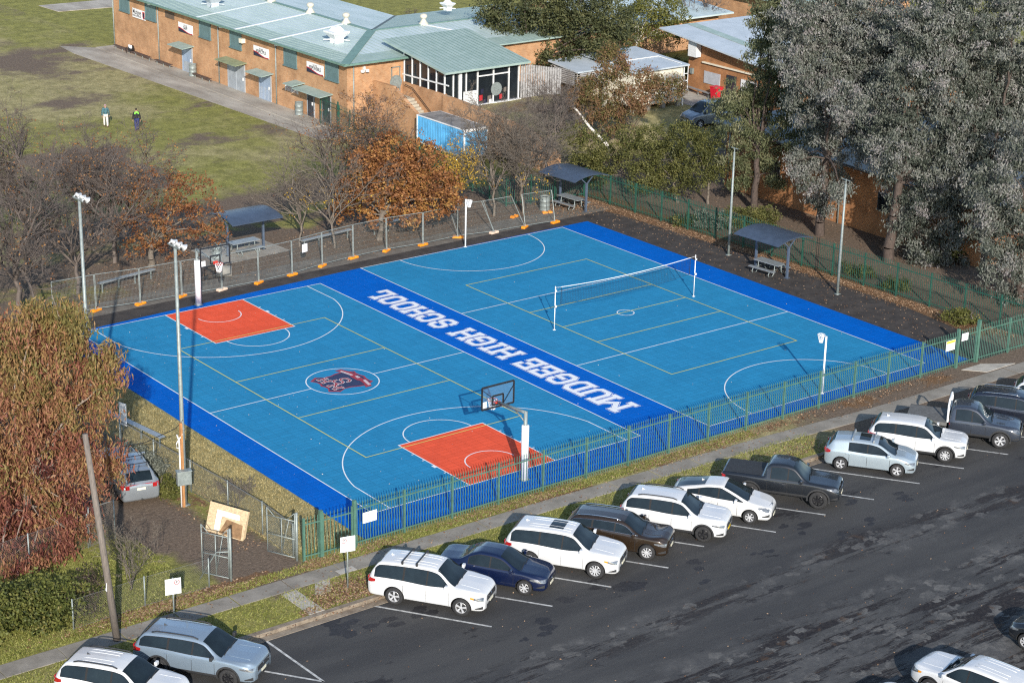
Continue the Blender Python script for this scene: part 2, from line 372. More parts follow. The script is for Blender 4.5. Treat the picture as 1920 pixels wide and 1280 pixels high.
# ------------------------------------------------------------------ road with worn seal, kerb and footpath
def road_material():
    m = bpy.data.materials.new('asphalt'); m.use_nodes = True
    nt = m.node_tree; b = nt.nodes['Principled BSDF']; L = nt.links.new
    g = _n(nt, 'ShaderNodeNewGeometry'); P = g.outputs['Position']; sx = _n(nt, 'ShaderNodeSeparateXYZ'); L(P, sx.inputs[0])
    def nz(s, d=6, r=.65, st=None, off=0):
        n = _n(nt, 'ShaderNodeTexNoise'); n.inputs['Scale'].default_value = s; n.inputs['Detail'].default_value = d; n.inputs['Roughness'].default_value = r
        mp = _n(nt, 'ShaderNodeMapping'); mp.inputs['Scale'].default_value = st or (1, 1, 1); mp.inputs['Location'].default_value = (off, off, 0)
        L(P, mp.inputs[0]); L(mp.outputs[0], n.inputs['Vector']); return n.outputs[0]
    def mr(f, a, c, lo=0, hi=1):
        r = _n(nt, 'ShaderNodeMapRange'); r.interpolation_type = 'SMOOTHSTEP'; L(f, r.inputs[0])
        for k, v in zip((1, 2, 3, 4), (a, c, lo, hi)): r.inputs[k].default_value = v
        return r.outputs[0]
    def mth(op, a, c):
        n = _n(nt, 'ShaderNodeMath', operation=op)
        for k, v in ((0, a), (1, c)):
            if isinstance(v, (int, float)): n.inputs[k].default_value = v
            else: L(v, n.inputs[k])
        return n.outputs[0]
    def mix(f, a, c):
        x = _n(nt, 'ShaderNodeMix', data_type='RGBA')
        if isinstance(f, float): x.inputs[0].default_value = f
        else: L(f, x.inputs[0])
        for k, v in ((6, a), (7, c)):
            if isinstance(v, tuple): x.inputs[k].default_value = (*v, 1)
            else: L(v, x.inputs[k])
        return x.outputs[2]
    ry = _n(nt, 'ShaderNodeMapping'); 
    # two worn wheel tracks along the aisle (world Y about -13.5 and beyond -16)
    yj = mth('ADD', sx.outputs[1], mth('MULTIPLY', nz(.16, 4, .6, off=7), 3.2))
    t1 = mth('MULTIPLY', mr(yj, -14.2, -13.2), mr(yj, -12.4, -11.6, 1, 0)) 
    t2 = mr(yj, -15.0, -16.4)
    worn = mth('MAXIMUM', mth('MULTIPLY', t1, .8), t2)
    base = nz(40, 4, .7); broad = nz(.35, 7, .68, (.22, 1.2, 1), 3)
    c = mix(mr(base, .3, .7), (.033, .033, .034), (.062, .061, .061))
    c = mix(mr(broad, .38, .60), c, mix(mr(base, .3, .7), (.050, .049, .048), (.082, .080, .077)))
    vo = _n(nt, 'ShaderNodeTexVoronoi'); vo.inputs['Scale'].default_value = 1.25; vo.feature = 'F1'; 
    mp = _n(nt, 'ShaderNodeMapping'); mp.inputs['Scale'].default_value = (.75, 1.25, 1); 
    wv = _n(nt, 'ShaderNodeVectorMath', operation='ADD'); nn = _n(nt, 'ShaderNodeTexNoise'); nn.inputs['Scale'].default_value = 2.2; nn.inputs['Detail'].default_value = 5
    L(P, nn.inputs['Vector']); sc = _n(nt, 'ShaderNodeVectorMath', operation='SCALE'); sc.inputs['Scale'].default_value = .9; L(nn.outputs['Color'], sc.inputs[0])
    L(P, wv.inputs[0]); L(sc.outputs[0], wv.inputs[1]); L(wv.outputs[0], mp.inputs[0]); L(mp.outputs[0], vo.inputs['Vector'])
    sepc = _n(nt, 'ShaderNodeSeparateColor'); L(vo.outputs['Color'], sepc.inputs[0])
    chip = mth('MULTIPLY', mr(vo.outputs['Distance'], .42, .34), mth('GREATER_THAN', sepc.outputs[0], .35))
    wl = mth('MULTIPLY', worn, mr(nz(.5, 6, .7, (.6, 1.3, 1), 5), .40, .60))
    pale = mix(mr(nz(3, 5), .3, .7), (.080, .078, .076), (.150, .143, .132))
    c = mix(mth('MULTIPLY', wl, .85), c, mix(.6, (.06, .06, .062), pale))
    hole = mth('MULTIPLY', worn, mr(nz(.5, 9, .78, (.24, 1.6, 1), 9), .505, .545))
    c = mix(hole, c, mix(mr(nz(6, 5), .35, .65), (.012, .010, .012), (.032, .027, .026)))
    c = mix(mth('MULTIPLY', mth('MULTIPLY', worn, chip), mr(nz(.6, 5, .7, (.6, 1.2, 1), 2), .40, .50)), c, pale)
    # old oil and damp patches
    st = mr(nz(.5, 8, .75, (.5, 1.2, 1), 21), .60, .65)
    c = mix(mth('MULTIPLY', st, .75), c, (.014, .013, .016))
    rust = mth('MULTIPLY', hole, mr(nz(1.1, 4, .6, off=31), .60, .68)); c = mix(mth('MULTIPLY', rust, .6), c, (.085, .05, .028))
    L(c, b.inputs['Base Color']); b.inputs['Roughness'].default_value = .8; b.inputs['Specular IOR Level'].default_value = .3
    bp = _n(nt, 'ShaderNodeBump'); bp.inputs['Strength'].default_value = .5; bp.inputs['Distance'].default_value = .03
    hgt = mth('SUBTRACT', base, mth('MULTIPLY', hole, 1.2)); L(hgt, bp.inputs['Height']); L(bp.outputs[0], b.inputs['Normal'])
    return m
M['road'] = road_material()
M['linepaint'] = mat('worn_line_paint', (.60, .60, .57), .7, 0, .3, 5, col2=(.30, .30, .29))
M['kerb'] = mat('kerb_concrete', (.30, .25, .19), .9, 0, .3, 2.2, col2=(.16, .125, .09), bump=.3)
M['foot'] = mat('footpath_concrete', (.30, .272, .230), .9, 0, .2, .9, col2=(.195, .175, .145), bump=.25, bscale=25)
M['joint'] = mat('dark_joint', (.06, .055, .045), .9, 0, .2, 3)  # plain dark brown joint colour, not assigned to any mesh
rd = MB().poly([(-120, -90), (160, -90), (160, -6.62), (-120, -6.62)], -.15).build('road', 'road'); tag(rd, kind='structure')
M['oil'] = mat('oil_stain', (.024, .023, .025), .7, 0, .3, 6)
_ro = np.random.default_rng(12)
for ox, oy, orad in ((4.6, -11.6, .8), (-.3, -12.2, .55), (8.2, -11.4, .45), (11.2, -12.3, .4), (14.6, -11.6, .5), (17.4, -12.6, .35), (-5.6, -8.1, .9), (-6.9, -7.4, .6), (-3.2, -8.6, .5), (13.9, -11.0, .3), (18.2, -10.9, .3), (20.6, -11.8, .4), (2.0, -10.9, .35), (7.6, -12.9, .3), (-1.6, -12.6, .25), (15.2, -13.0, .25)):
    for k in range(4):
        cx_, cy_ = ox+_ro.normal()*orad*.5, oy+_ro.normal()*orad*.5; rr = orad*_ro.uniform(.25, .6); ph = _ro.random(6)*6.28
        MB().poly([(cx_+rr*(1+.16*math.sin(2*a+ph[0])+.10*math.sin(5*a+ph[1])+.07*math.sin(11*a+ph[2]))*1.35*math.cos(a), cy_+rr*(1+.16*math.sin(2*a+ph[0])+.10*math.sin(5*a+ph[1])+.07*math.sin(11*a+ph[2]))*.85*math.sin(a)) for a in np.linspace(0, 2*math.pi, 48)[:-1]], -.1485+.0003*k).build('oil_stain', 'oil', rd)
lm = MB()
for a, b in (((-4.63, -6.87), (-1.87, -10.98)), ((-1.7, -6.9), (1.11, -11.01)), ((1.25, -6.9), (4.09, -11.08)), ((4.25, -6.9), (7.14, -11.11)), ((7.25, -6.9), (9.73, -10.46)), ((7.4, -6.9), (10.19, -11.13)),
             ((10.3, -6.9), (13.22, -11.2)), ((13.25, -6.9), (16.27, -11.19)), ((16.3, -6.9), (19.24, -11.29)), ((19.25, -6.9), (22.29, -11.27)), ((22.25, -6.9), (25.31, -11.29)), ((25.3, -6.9), (28.36, -11.39)), ((28.3, -6.9), (31.4, -11.4)), ((-9.5, -6.79), (-9.4, -10.81)), ((-12.2, -6.85), (-9.4, -10.81)), ((-15.1, -6.85), (-12.4, -10.8))):
    if abs(a[0]-7.4) < .01: continue
    lm.line([a, b], .10, -.146)
tag(lm.build('road_marking', 'linepaint', rd), kind=None)
kb = MB()
kx = -60
while kx < 60:
    w = 2.4; kb.box(kx+.006, kx+w-.006, -6.62, -6.36, -.15, .012); kb.box(kx+.006, kx+w-.006, -6.98, -6.62, -.16, -.135); kx += w
kerb = kb.build('kerb', 'kerb', bevel=.03); tag(kerb, kind='structure')
fp = MB(); fx = -60
def fy(x): return -3.18-.55*sstep(16, 30, x)-.12*sstep(-6, -14, -x)
while fx < 60:
    w = 1.5*1.62; a, b = fy(fx), fy(fx+w); j = .012 if int(round(fx*10)) % 3 else .03
    fp.prism([(fx+j, a-.98), (fx+w-j, b-.98), (fx+w-j, b), (fx+j, a)], -.02, .02+.006*math.sin(fx*7)); fx += w
fo = fp.build('footpath', 'foot', bevel=.01); tag(fo, kind='structure')
cr = MB().prism([(35.15, -2.75), (36.65, -2.75), (38.3, -3.75), (36.0, -3.75)], -.01, .03).prism([(-6.2, -5.15), (-5.45, -5.15), (-4.9, -4.2), (-5.6, -4.2)], -.01, .015).prism([(-7.2, -6.35), (-6.5, -6.35), (-6.5, -4.25), (-7.2, -4.25)], -.01, .02).prism([(-4.35, -4.15), (-3.55, -4.15), (-3.55, -3.75), (-4.35, -3.75)], .02, .034)
tag(cr.build('gate_apron', 'conc2', bevel=.008), kind='structure')

# ------------------------------------------------------------------ the court
def tilemat(name, c, v=.055):
    m = bpy.data.materials.new(name); m.use_nodes = True
    nt = m.node_tree; b = nt.nodes['Principled BSDF']; L = nt.links.new
    g = _n(nt, 'ShaderNodeNewGeometry'); P = g.outputs['Position']
    br = _n(nt, 'ShaderNodeTexBrick'); br.offset = 0; br.inputs['Scale'].default_value = 1; br.inputs['Brick Width'].default_value = .61; br.inputs['Row Height'].default_value = .305
    br.inputs['Mortar Size'].default_value = .016; br.inputs['Mortar Smooth'].default_value = .3
    br.inputs['Color1'].default_value = (*[x*(1-v) for x in c], 1); br.inputs['Color2'].default_value = (*[min(1, x*(1+v)) for x in c], 1); br.inputs['Mortar'].default_value = (*[x*.80 for x in c], 1)
    L(P, br.inputs['Vector'])
    nz = _n(nt, 'ShaderNodeTexNoise'); nz.inputs['Scale'].default_value = .5; nz.inputs['Detail'].default_value = 8; nz.inputs['Roughness'].default_value = .7; L(P, nz.inputs['Vector'])
    rp = _n(nt, 'ShaderNodeValToRGB'); rp.color_ramp.elements[0].position = .3; rp.color_ramp.elements[1].position = .7
    rp.color_ramp.elements[0].color = (.90, .91, .92, 1); rp.color_ramp.elements[1].color = (1.06, 1.05, 1.04, 1); L(nz.outputs[0], rp.inputs[0])
    mx = _n(nt, 'ShaderNodeMix', data_type='RGBA', blend_type='MULTIPLY'); mx.inputs[0].default_value = 1; L(br.outputs[0], mx.inputs[6]); L(rp.outputs[0], mx.inputs[7])
    # scattered dust specks
    sp = _n(nt, 'ShaderNodeTexNoise'); sp.inputs['Scale'].default_value = 3.3; sp.inputs['Detail'].default_value = 3; L(P, sp.inputs['Vector'])
    r2 = _n(nt, 'ShaderNodeValToRGB'); r2.color_ramp.elements[0].position = .73; r2.color_ramp.elements[1].position = .78
    r2.color_ramp.elements[0].color = (0, 0, 0, 1); r2.color_ramp.elements[1].color = (.16, .16, .16, 1); L(sp.outputs[0], r2.inputs[0])
    m2 = _n(nt, 'ShaderNodeMix', data_type='RGBA'); L(r2.outputs[0], m2.inputs[0]); L(mx.outputs[2], m2.inputs[6]); m2.inputs[7].default_value = (.45, .48, .50, 1)
    L(m2.outputs[2], b.inputs['Base Color']); b.inputs['Roughness'].default_value = .7; b.inputs['Specular IOR Level'].default_value = .06
    bp = _n(nt, 'ShaderNodeBump'); bp.inputs['Strength'].default_value = .35; bp.inputs['Distance'].default_value = .02
    L(br.outputs['Fac'], bp.inputs['Height']); bp.invert = True; L(bp.outputs[0], b.inputs['Normal'])
    return m
M['lblue'] = tilemat('court_tile_sky_blue', (.026, .232, .435))
M['dblue'] = tilemat('court_tile_royal_blue', (.0005, .116, .50))
M['cred'] = tilemat('court_tile_orange_red', (.80, .105, .048), .06)
M['cline'] = mat('court_line_white', (.80, .80, .80), .5, 0, .06, 3)
M['yline'] = mat('court_line_yellow', (.62, .58, .12), .5, 0, .08, 3)
M['crestn'] = mat('crest_navy', (.016, .022, .075), .5, 0, .1, 3)
M['crestr'] = mat('crest_red', (.33, .018, .03), .5, 0, .1, 3)
WL, LL = 15.28, 28.27; RX0, RX1, RY0, RY1 = 18.84, 34.30, -1.0, 29.4; CX = WL/2
court = MB().prism([(-1.68, -2.0), (36.7, -1.95), (36.55, 29.62), (17.6, 29.44), (-1.58, 28.42)], 0, .030).build('court', 'dblue'); tag(court, kind='structure')
pz = MB(); pz.poly([(0, 0), (WL, 0), (WL, LL), (0, LL)], .034); pz.poly([(RX0, RY0), (RX1, RY0), (RX1, RY1), (RX0, RY1)], .034)
pz.build('playing_area', 'lblue', court)
KL, KH = 5.6, 2.45
for y0, y1 in ((0, KL), (LL-KL, LL)):
    MB().poly([(CX-KH, y0), (CX+KH, y0), (CX+KH, y1), (CX-KH, y1)], .038).build('keyway', 'cred', court)
ln = MB(); zc = [.042]
def LN(p, closed=False, w=.055):
    ln.line(p, w, zc[0], closed); zc[0] += .00012
rect = lambda x0, y0, x1, y1: [(x0, y0), (x1, y0), (x1, y1), (x0, y1)]
LN(rect(0, 0, WL, LL), True)
LN([(0, LL/2), (CX-1.85, LL/2)]); LN([(CX+1.85, LL/2), (WL, LL/2)]); LN(arc(CX, LL/2, 1.85, 0, 356, 48), True)
for s, yb in ((1, 0), (-1, LL)):
    F = lambda p: [(x, yb+s*y) for x, y in p]
    LN(F([(CX-KH, 0), (CX-KH, KL), (CX+KH, KL), (CX+KH, 0)]))
    LN(F(arc(CX, KL, 1.8, 0, 180, 30))); LN(F(arc(CX, 1.58, 1.25, 0, 180, 30)))
    a = math.degrees(math.acos((CX-.9)/6.85))
    LN(F([(WL-.9, 0)]+arc(CX, 1.58, 6.85, a, 180-a, 60)+[(.9, 0)]))
    for sx_ in (-1, 1):
        for d in (1.75, 2.6, 3.45, 4.3): LN(F([(CX+sx_*KH, d), (CX+sx_*(KH+.16), d)]), w=.06 if d != 2.6 else .28)
LN(rect(RX0, RY0, RX1, RY1), True)
RC = (RX0+RX1)/2; third = (RY1-RY0)/3
for k in (1, 2): LN([(RX0, RY0+third*k), (RX1, RY0+third*k)])
LN(arc(RC, (RY0+RY1)/2, .48, 0, 350, 28), True); LN(arc(RC, RY0, 4.9, 0, 180, 50)); LN(arc(RC, RY1, 4.9, 0, -180, 50))
ln.build('court_line', 'cline', court)
ln = MB(); zc = [.047]
for x0, x1, y0, y1 in ((3.15, 12.2, 5.26, 22.98), (22.1, 31.2, 5.36, 23.24)):
    LN(rect(x0, y0, x1, y1), True)
    m_ = (y0+y1)/2
    for d in ((-2.95, 2.95) if x0 < 10 else (-2.95, 0.0, 2.95)): LN([(x0, m_+d), (x1, m_+d)])
ln.build('volleyball_line', 'yline', court)
# block lettering along the middle strip, read from the east side
SER = .13
GL = {'M': [[(0, 0), (0, 1)], [(0, .98), (.5, .42), (1, .98)], [(1, 1), (1, 0)], 's0b', 's1b', 's0t', 's1t'], 'U': [[(0, 1), (0, .2), (.2, 0), (.8, 0), (1, .2), (1, 1)], 's0t', 's1t'],
      'D': [[(0, 0), (.75, 0), (1, .22), (1, .78), (.75, 1), (0, 1)], [(.12, 1), (.12, 0)]], 'G': [[(1, .72), (1, .82), (.8, 1), (.2, 1), (0, .8), (0, .2), (.2, 0), (.8, 0), (1, .2), (1, .46), (.52, .46)]],
      'E': [[(1, .72), (1, 1), (0, 1)], [(.1, 1), (.1, 0)], [(0, 0), (1, 0), (1, .28)], [(.1, .5), (.66, .5)]], 'H': [[(0, 0), (0, 1)], [(1, 0), (1, 1)], [(0, .5), (1, .5)], 's0b', 's1b', 's0t', 's1t'],
      'I': [[(.5, 0), (.5, 1)], [(.12, 0), (.88, 0)], [(.12, 1), (.88, 1)]], 'S': [[(1, .72), (1, .84), (.8, 1), (.2, 1), (0, .84), (0, .66), (.18, .52), (.82, .48), (1, .34), (1, .16), (.8, 0), (.2, 0), (0, .16), (0, .28)]],
      'C': [[(1, .70), (1, .80), (.8, 1), (.2, 1), (0, .8), (0, .2), (.2, 0), (.8, 0), (1, .2), (1, .30)]], 'O': [[(.2, 0), (.8, 0), (1, .2), (1, .8), (.8, 1), (.2, 1), (0, .8), (0, .2)], 'closed'],
      'L': [[(.1, 1), (.1, 0)], [(0, 0), (1, 0), (1, .3)], [(-.06, 1), (.34, 1)]]}
def glyph(mb, ch, org, ud, vd, w, h, t, z, grow=0):
    """strokes of one block letter: org = lower left, ud/vd = reading and up directions"""
    k = 0; closed = 'closed' in GL[ch]
    P = lambda p: (org[0]+ud[0]*(t/2+p[0]*(w-t))+vd[0]*(t/2+p[1]*(h-t)), org[1]+ud[1]*(t/2+p[0]*(w-t))+vd[1]*(t/2+p[1]*(h-t)))
    def st(pts, cl=False):
        nonlocal k
        q = [Vector(P(p)) for p in pts]
        if not cl:
            a = (q[0]-q[1]).normalized(); b = (q[-1]-q[-2]).normalized(); q[0] = q[0]+a*(t/2+grow/2) ; q[-1] = q[-1]+b*(t/2+grow/2)
        mb.line(q, t+grow, z+.00015*k, cl); k += 1
    for s in GL[ch]:
        if s == 'closed': continue
        if isinstance(s, str):
            x = float(s[1]); y = 0 if s[2] == 'b' else 1
            st([(x-.14, y), (x+.14, y)])
        else: st(s, closed)
lt_w, lt_b, lt_c = MB(), MB(), MB()
def word(txt, y0, y1):
    wd = {'M': 1.3, 'I': .62}
    tot = sum(wd.get(c, 1.0) for c in txt); gap = .15; u = (y1-y0-gap*(len(txt)-1))/tot; y = y0
    for c in txt:
        w = wd.get(c, 1.0)*u
        for mb, g, z in ((lt_w, .115, .036), (lt_b, .07, .042), (lt_c, .0, .048)): glyph(mb, c, (17.83, y), (0, 1), (-1, 0), w, 1.6, .275, z, g)
        y += w+gap
word('MUDGEE', 3.15, 11.3); word('HIGH', 12.2, 16.95); word('SCHOOL', 17.95, 25.15)
lt_w.build('lettering_outline', 'cline', court); lt_b.build('lettering_gap', 'dblue', court); lt_c.build('lettering', 'cline', court)
# emblem: navy hide-shaped shield with red edge, red ribbon and a letter monogram; it reads from the west side
EC = (CX+.02, LL/2+.02)
E2 = lambda p: (EC[0]+p[1], EC[1]-p[0])
half = [(0, 1.32), (.30, 1.22), (.62, 1.20), (.86, 1.28), (1.0, 1.02), (1.16, .66), (1.10, .25), (.96, -.12), (.96, -.50), (1.20, -.92), (.86, -1.40), (.52, -1.20), (.22, -1.20), (0, -1.32)]
outl = half+[(-a, b) for a, b in half[1:-1][::-1]]
em = MB(); em.poly([E2(p) for p in outl[::-1]], .039)
em.mi(1).poly([E2((p[0]*.91, p[1]*.92)) for p in outl[::-1]], .043)
rb = [(-1.45, .46), (-.95, .66), (-.45, .74), (-.30, .66), (.30, .66), (.45, .74), (.95, .66), (1.40, .46)]
em.mi(0)
for i in range(len(rb)-1): em.poly([E2(q) for q in ((rb[i][0], rb[i][1]), (rb[i+1][0], rb[i+1][1]), (rb[i+1][0], rb[i+1][1]+.36), (rb[i][0], rb[i][1]+.36))], .047)
em.mi(2)
for x0, n_, yb in ((-1.22, 8, .70), (-.19, 3, .78), (.52, 7, .80)):
    for i in range(n_):
        x = x0+i*.105; yy = yb+.14-(.045*(i if x0 > 0 else (n_-i if x0 < -.5 else 0)))*.5
        em.poly([E2(q) for q in ((x, yy-.07), (x+.06, yy-.07), (x+.06, yy+.10), (x, yy+.10))][::-1], .051)
for ch, u0, v0, w_, h_ in (('S', -.31, -.52, .62, .92), ('H', -.80, -1.02, .52, .56), ('M', .20, -1.04, .60, .56)):
    for mi_, g, z in ((2, .055, .055), (0, 0.0, .061)):
        em.mi(mi_); o_ = E2((u0, v0)); glyph(em, ch, o_, (0, -1), (1, 0), w_, h_, .095, z+(.002 if ch == 'S' else 0), g)
em.build('emblem', ['crestr', 'crestn', 'cline'], court)
# dark asphalt apron along the east and north sides of the court, concrete path on the north side
M['apron'] = mat('old_asphalt', (.060, .050, .044), .9, 0, .3, 1.3, col2=(.026, .022, .021), bump=.3, bscale=18)
M['path'] = mat('dusty_path', (.185, .165, .138), .9, 0, .2, 1.2, col2=(.11, .096, .08), bump=.2)
M['walk'] = mat('worn_concrete_walk', (.45, .41, .345), .9, 0, .2, .5, col2=(.25, .215, .175), bump=.2, stretch=(1, .35, 1))
tag(MB().poly([(36.4, -2.3), (39.6, -2.3), (40.6, 6), (40.3, 18), (39.3, 30), (38.6, 32.2), (36, 31), (-1.5, 30.4), (-1.6, 28.0), (36.4, 29.4)], .006).build('asphalt_apron', 'apron'), kind='structure')
pp = MB().poly([(-4, 32.2), (40, 33.0), (40, 31.0), (-4, 30.2)], .010)
tag(pp.build('path', 'path'), kind='structure')
hp = MB().prism([(33.75, 57.5), (36.9, 57.5), (37.2, 97.3), (35.3, 97.3), (33.0, 99.6), (32.6, 96)], -.02, .012).prism([(35.2, 61), (37.2, 61), (37.2, 97.3), (35.4, 97.3)], -.02, .06)
hp.prism([(40.2, 115.0), (70, 112), (70, 117.5), (40.0, 119)], -.02, .05)
tag(hp.build('paved_walk', 'walk', bevel=.01), kind='structure')
# ------------------------------------------------------------------ sports equipment
def net_mb(mb, c, r0, r1, z0, z1, n=10, rows=4, t=.012):
    """hanging ring net: diamond cords between two circles"""
    for i in range(n):
        for s in (1, -1):
            pts = []
            for k in range(rows+1):
                f = k/rows; r = r0+(r1-r0)*f**.8; a = 2*math.pi*(i+s*k*.5)/n
                pts.append((c[0]+r*math.cos(a), c[1]+r*math.sin(a), z0+(z1-z0)*f))
            mb.tube(pts, t, 3, cap=False)
def hoop(label, yb, s):
    """s=+1: board faces +Y"""
    t = thing('basketball_hoop', label, 'basketball hoop', (7.6, yb, .03), 0 if s > 0 else math.pi)
    MB().cyl((0, 0), .085, 0, 3.28, 16).box(-.2, .2, -.2, .2, 0, .02).build('pole', 'galv', t, True)
    MB().lathe([(.0, .03), (.17, .03), (.17, 2.6), (.15, 2.62), (0, 2.62)], n=20).build('pole_padding', 'pad', t, True)
    MB().tube([(0, 0, 3.22), (0, .25, 3.2), (0, 1.98, 3.06)], .075, 12).tube([(0, .02, 2.75), (0, .75, 3.1)], .035, 8).build('arm', 'galv', t, True)
    B = MB(); y = 2.05; w = .9; z0, z1 = 2.86, 3.92
    for a, b in (((-w, z0), (w, z0)), ((-w, z1), (w, z1)), ((-w, z0), (-w, z1)), ((w, z0), (w, z1)), ((-.3, z0+.12), (.3, z0+.12)), ((-.3, z0+.55), (.3, z0+.55)), ((-.3, z0+.12), (-.3, z0+.55)), ((.3, z0+.12), (.3, z0+.55))):
        B.bar((a[0], y, a[1]), (b[0], y, b[1]), .05, .075)
    B.bar((-w, y-.06, z1-.1), (-.08, y-.3, 3.1), .03).bar((w, y-.06, z1-.1), (.08, y-.3, 3.1), .03)
    fr = B.build('backboard_frame', 'black', t)
    MB().box(-w+.02, w-.02, y-.008, y+.008, z0+.02, z1-.02).build('backboard_panel', 'clear', t)
    MB().box(-.86 if s > 0 else .62, -.62 if s > 0 else .86, y+.012, y+.02, z0+.06, z0+.36).build('notice', 'signw', t)
    MB().tube([(.23*math.cos(a), y+.40+.23*math.sin(a), 3.05) for a in np.linspace(0, 2*math.pi, 25)], .012, 6, cap=False).bar((-.12, y, 3.04), (-.1, y+.2, 3.05), .03).bar((.12, y, 3.04), (.1, y+.2, 3.05), .03).box(-.13, .13, y-.02, y+.03, 2.94, 3.1).build('rim', 'red', t)
    nb = MB(); net_mb(nb, (0, y+.40), .225, .12, 3.04, 2.6); nb.build('net', 'netw', t)
    return t
gm = bpy.data.materials.new('clear_acrylic'); gm.use_nodes = True; _nt = gm.node_tree; _b = _nt.nodes['Principled BSDF']
_b.inputs['Base Color'].default_value = (.8, .85, .88, 1); _b.inputs['Roughness'].default_value = .03
_tr = _n(_nt, 'ShaderNodeBsdfTransparent'); _tr.inputs[0].default_value = (.93, .95, .96, 1); _mx = _n(_nt, 'ShaderNodeMixShader'); _mx.inputs[0].default_value = .03
_nt.links.new(_tr.outputs[0], _mx.inputs[1]); _nt.links.new(_b.outputs[0], _mx.inputs[2]); _nt.links.new(_mx.outputs[0], _nt.nodes['Material Output'].inputs[0]); M['clear'] = gm
hoop('clear backboard hoop with white padded pole beside the steel fence', -.87, 1)
hoop('clear backboard hoop with white padded pole beside the mesh fencing', 28.84, -1)
def netball(label, x, y, s):
    t = thing('netball_post', label, 'netball post', (x, y, .03), 0 if s > 0 else math.pi)
    MB().cyl((0, 0), .05, 0, 3.05, 12).cyl((0, 0), .11, 0, .02, 16).build('pole', 'white', t, True)
    MB().tube([(.19*math.cos(a), .34+.19*math.sin(a), 3.04) for a in np.linspace(0, 2*math.pi, 25)], .012, 6, cap=False).bar((0, .02, 3.03), (0, .16, 3.04), .03).build('ring', 'white', t)
    nb = MB(); net_mb(nb, (0, .34), .19, .08, 3.03, 2.62, 10, 4, .013); nb.build('net', 'netw', t)
netball('slim white netball post beside the green steel fence', 26.57, -1.0, 1)
netball('slim white netball post in front of the autumn trees', 26.62, 29.45, -1)
t = thing('volleyball_net', 'black volleyball net with white tape sagging between two posts', 'volleyball net', (0, 0, .03))
for x in (21.45, 31.75):
    MB().cyl((x, 14.22), .026, 0, 2.5, 10).cyl((x, 14.22), .09, 0, .02, 14).box(x-.05, x+.05, 14.1, 14.2, 1.3, 1.42).box(x-.04, x+.04, 14.12, 14.2, 2.2, 2.3).build('post', 'white', t, True)
sag = lambda x: .16*(1-((x-26.6)/4.75)**2)
nb = MB(); xs = np.linspace(21.85, 31.35, 84)
for x in xs: nb.bar((x, 14.22, 2.36-sag(x)), (x, 14.22, 1.42-sag(x)*1.25), .005)
for k in range(9):
    nb.tube([(x, 14.22, 2.36-sag(x)+(1.42-2.36-.25*sag(x))*k/8) for x in np.linspace(21.85, 31.35, 16)], .004 if k < 8 else .010, 3, cap=False)
for x in (21.86, 31.34): nb.bar((x, 14.22, 2.38-sag(x)), (x, 14.22, 1.42-sag(x)*1.2), .025)
nb.build('mesh', 'netb', t)
tp = MB(); xs = np.linspace(21.85, 31.35, 16)
tp.add([(x, 14.215, 2.41-sag(x)+d) for x in xs for d in (0, -.03)]+[(x, 14.225, 2.41-sag(x)+d) for x in xs for d in (0, -.03)],
       [(2*i, 2*i+1, 2*i+3, 2*i+2) for i in range(15)]+[(32+2*i, 32+2*i+2, 32+2*i+3, 32+2*i+1) for i in range(15)]+[(2*i, 2*i+2, 34+2*i, 32+2*i) for i in range(15)])
tp.tube([(21.45, 14.22, 2.42), (21.85, 14.22, 2.39)], .008, 4).tube([(31.35, 14.22, 2.39), (31.75, 14.22, 2.42)], .008, 4)
tp.build('tape', 'netw', t)

# ------------------------------------------------------------------ lights on poles
def light_pole(label, x, y, h, heads=True, face=1, base=0.0):
    t = thing('light_pole', label, 'light pole', (x, y, base), 0, 'light poles around the courts')
    MB().tube([(0, 0, 0), (0, 0, h*.3), (0, 0, h)], [.11, .095, .065], 12).box(-.18, .18, -.18, .18, 0, .03).cyl((0, 0), .105, h*.30, h*.30+.06, 12).build('pole', 'galv', t, True)
    MB().bar((-.1, .42, h-.02), (-.1, -.56, h-.02), .05).build('crossarm', 'galv', t)
    for k, yy in enumerate((.36, -.06, -.48)):
        hd = MB(); c = Vector((.12*face, yy, h+.03)); n_ = Vector((.80*face, -.12, -.58)).normalized(); a = n_.orthogonal().normalized(); b = n_.cross(a)
        prof = [(.05, -.15), (.07, -.14), (.08, -.03), (.155, .07), (.165, .09), (.15, .10), (0, .095)]
        vs = []; n = 18
        for r, d in prof: vs += [c+n_*d+a*r*math.cos(2*math.pi*i/n)+b*r*math.sin(2*math.pi*i/n) for i in range(n)]
        hd.add(vs, [(i*n+j, i*n+(j+1) % n, (i+1)*n+(j+1) % n, (i+1)*n+j) for i in range(len(prof)-1) for j in range(n)])
        hd.bar((-.1, yy, h-.02), c-n_*.1, .05); hd.build('floodlight', 'lampgrey', t, True)
    return t
def slim_pole(label, x, y, h):
    t = thing('light_pole', label, 'light pole', (x, y, 0), 0, 'light poles around the courts')
    MB().tube([(0, 0, 0), (0, 0, h*.5), (0, 0, h)], [.085, .075, .06], 10).box(-.16, .16, -.16, .16, 0, .03).build('pole', 'galv', t, True)
    MB().cyl((0, 0), .03, h, h+.3, 8).bar((0, -.3, h+.25), (0, .3, h+.25), .04).build('top_bracket', 'galv', t)
    return t
M['lampgrey'] = mat('lamp_housing', (.55, .57, .58), .3, .3, .1, 5)
light_pole('tall galvanised floodlight pole rising out of the reddish drooping tree', -6.1, 14.35, 11.7)
pB = light_pole('tall floodlight pole with a timber cable guard and grey meter box', -6.12, 5.46, 11.75)
cg = MB(); cg.box(-.19, -.09, -.2, -.08, 0, 3.9); cg.build('cable_guard', mat('orange_timber', (.42, .20, .075), .8, 0, .25, 4, stretch=(6, 6, .6)), pB)
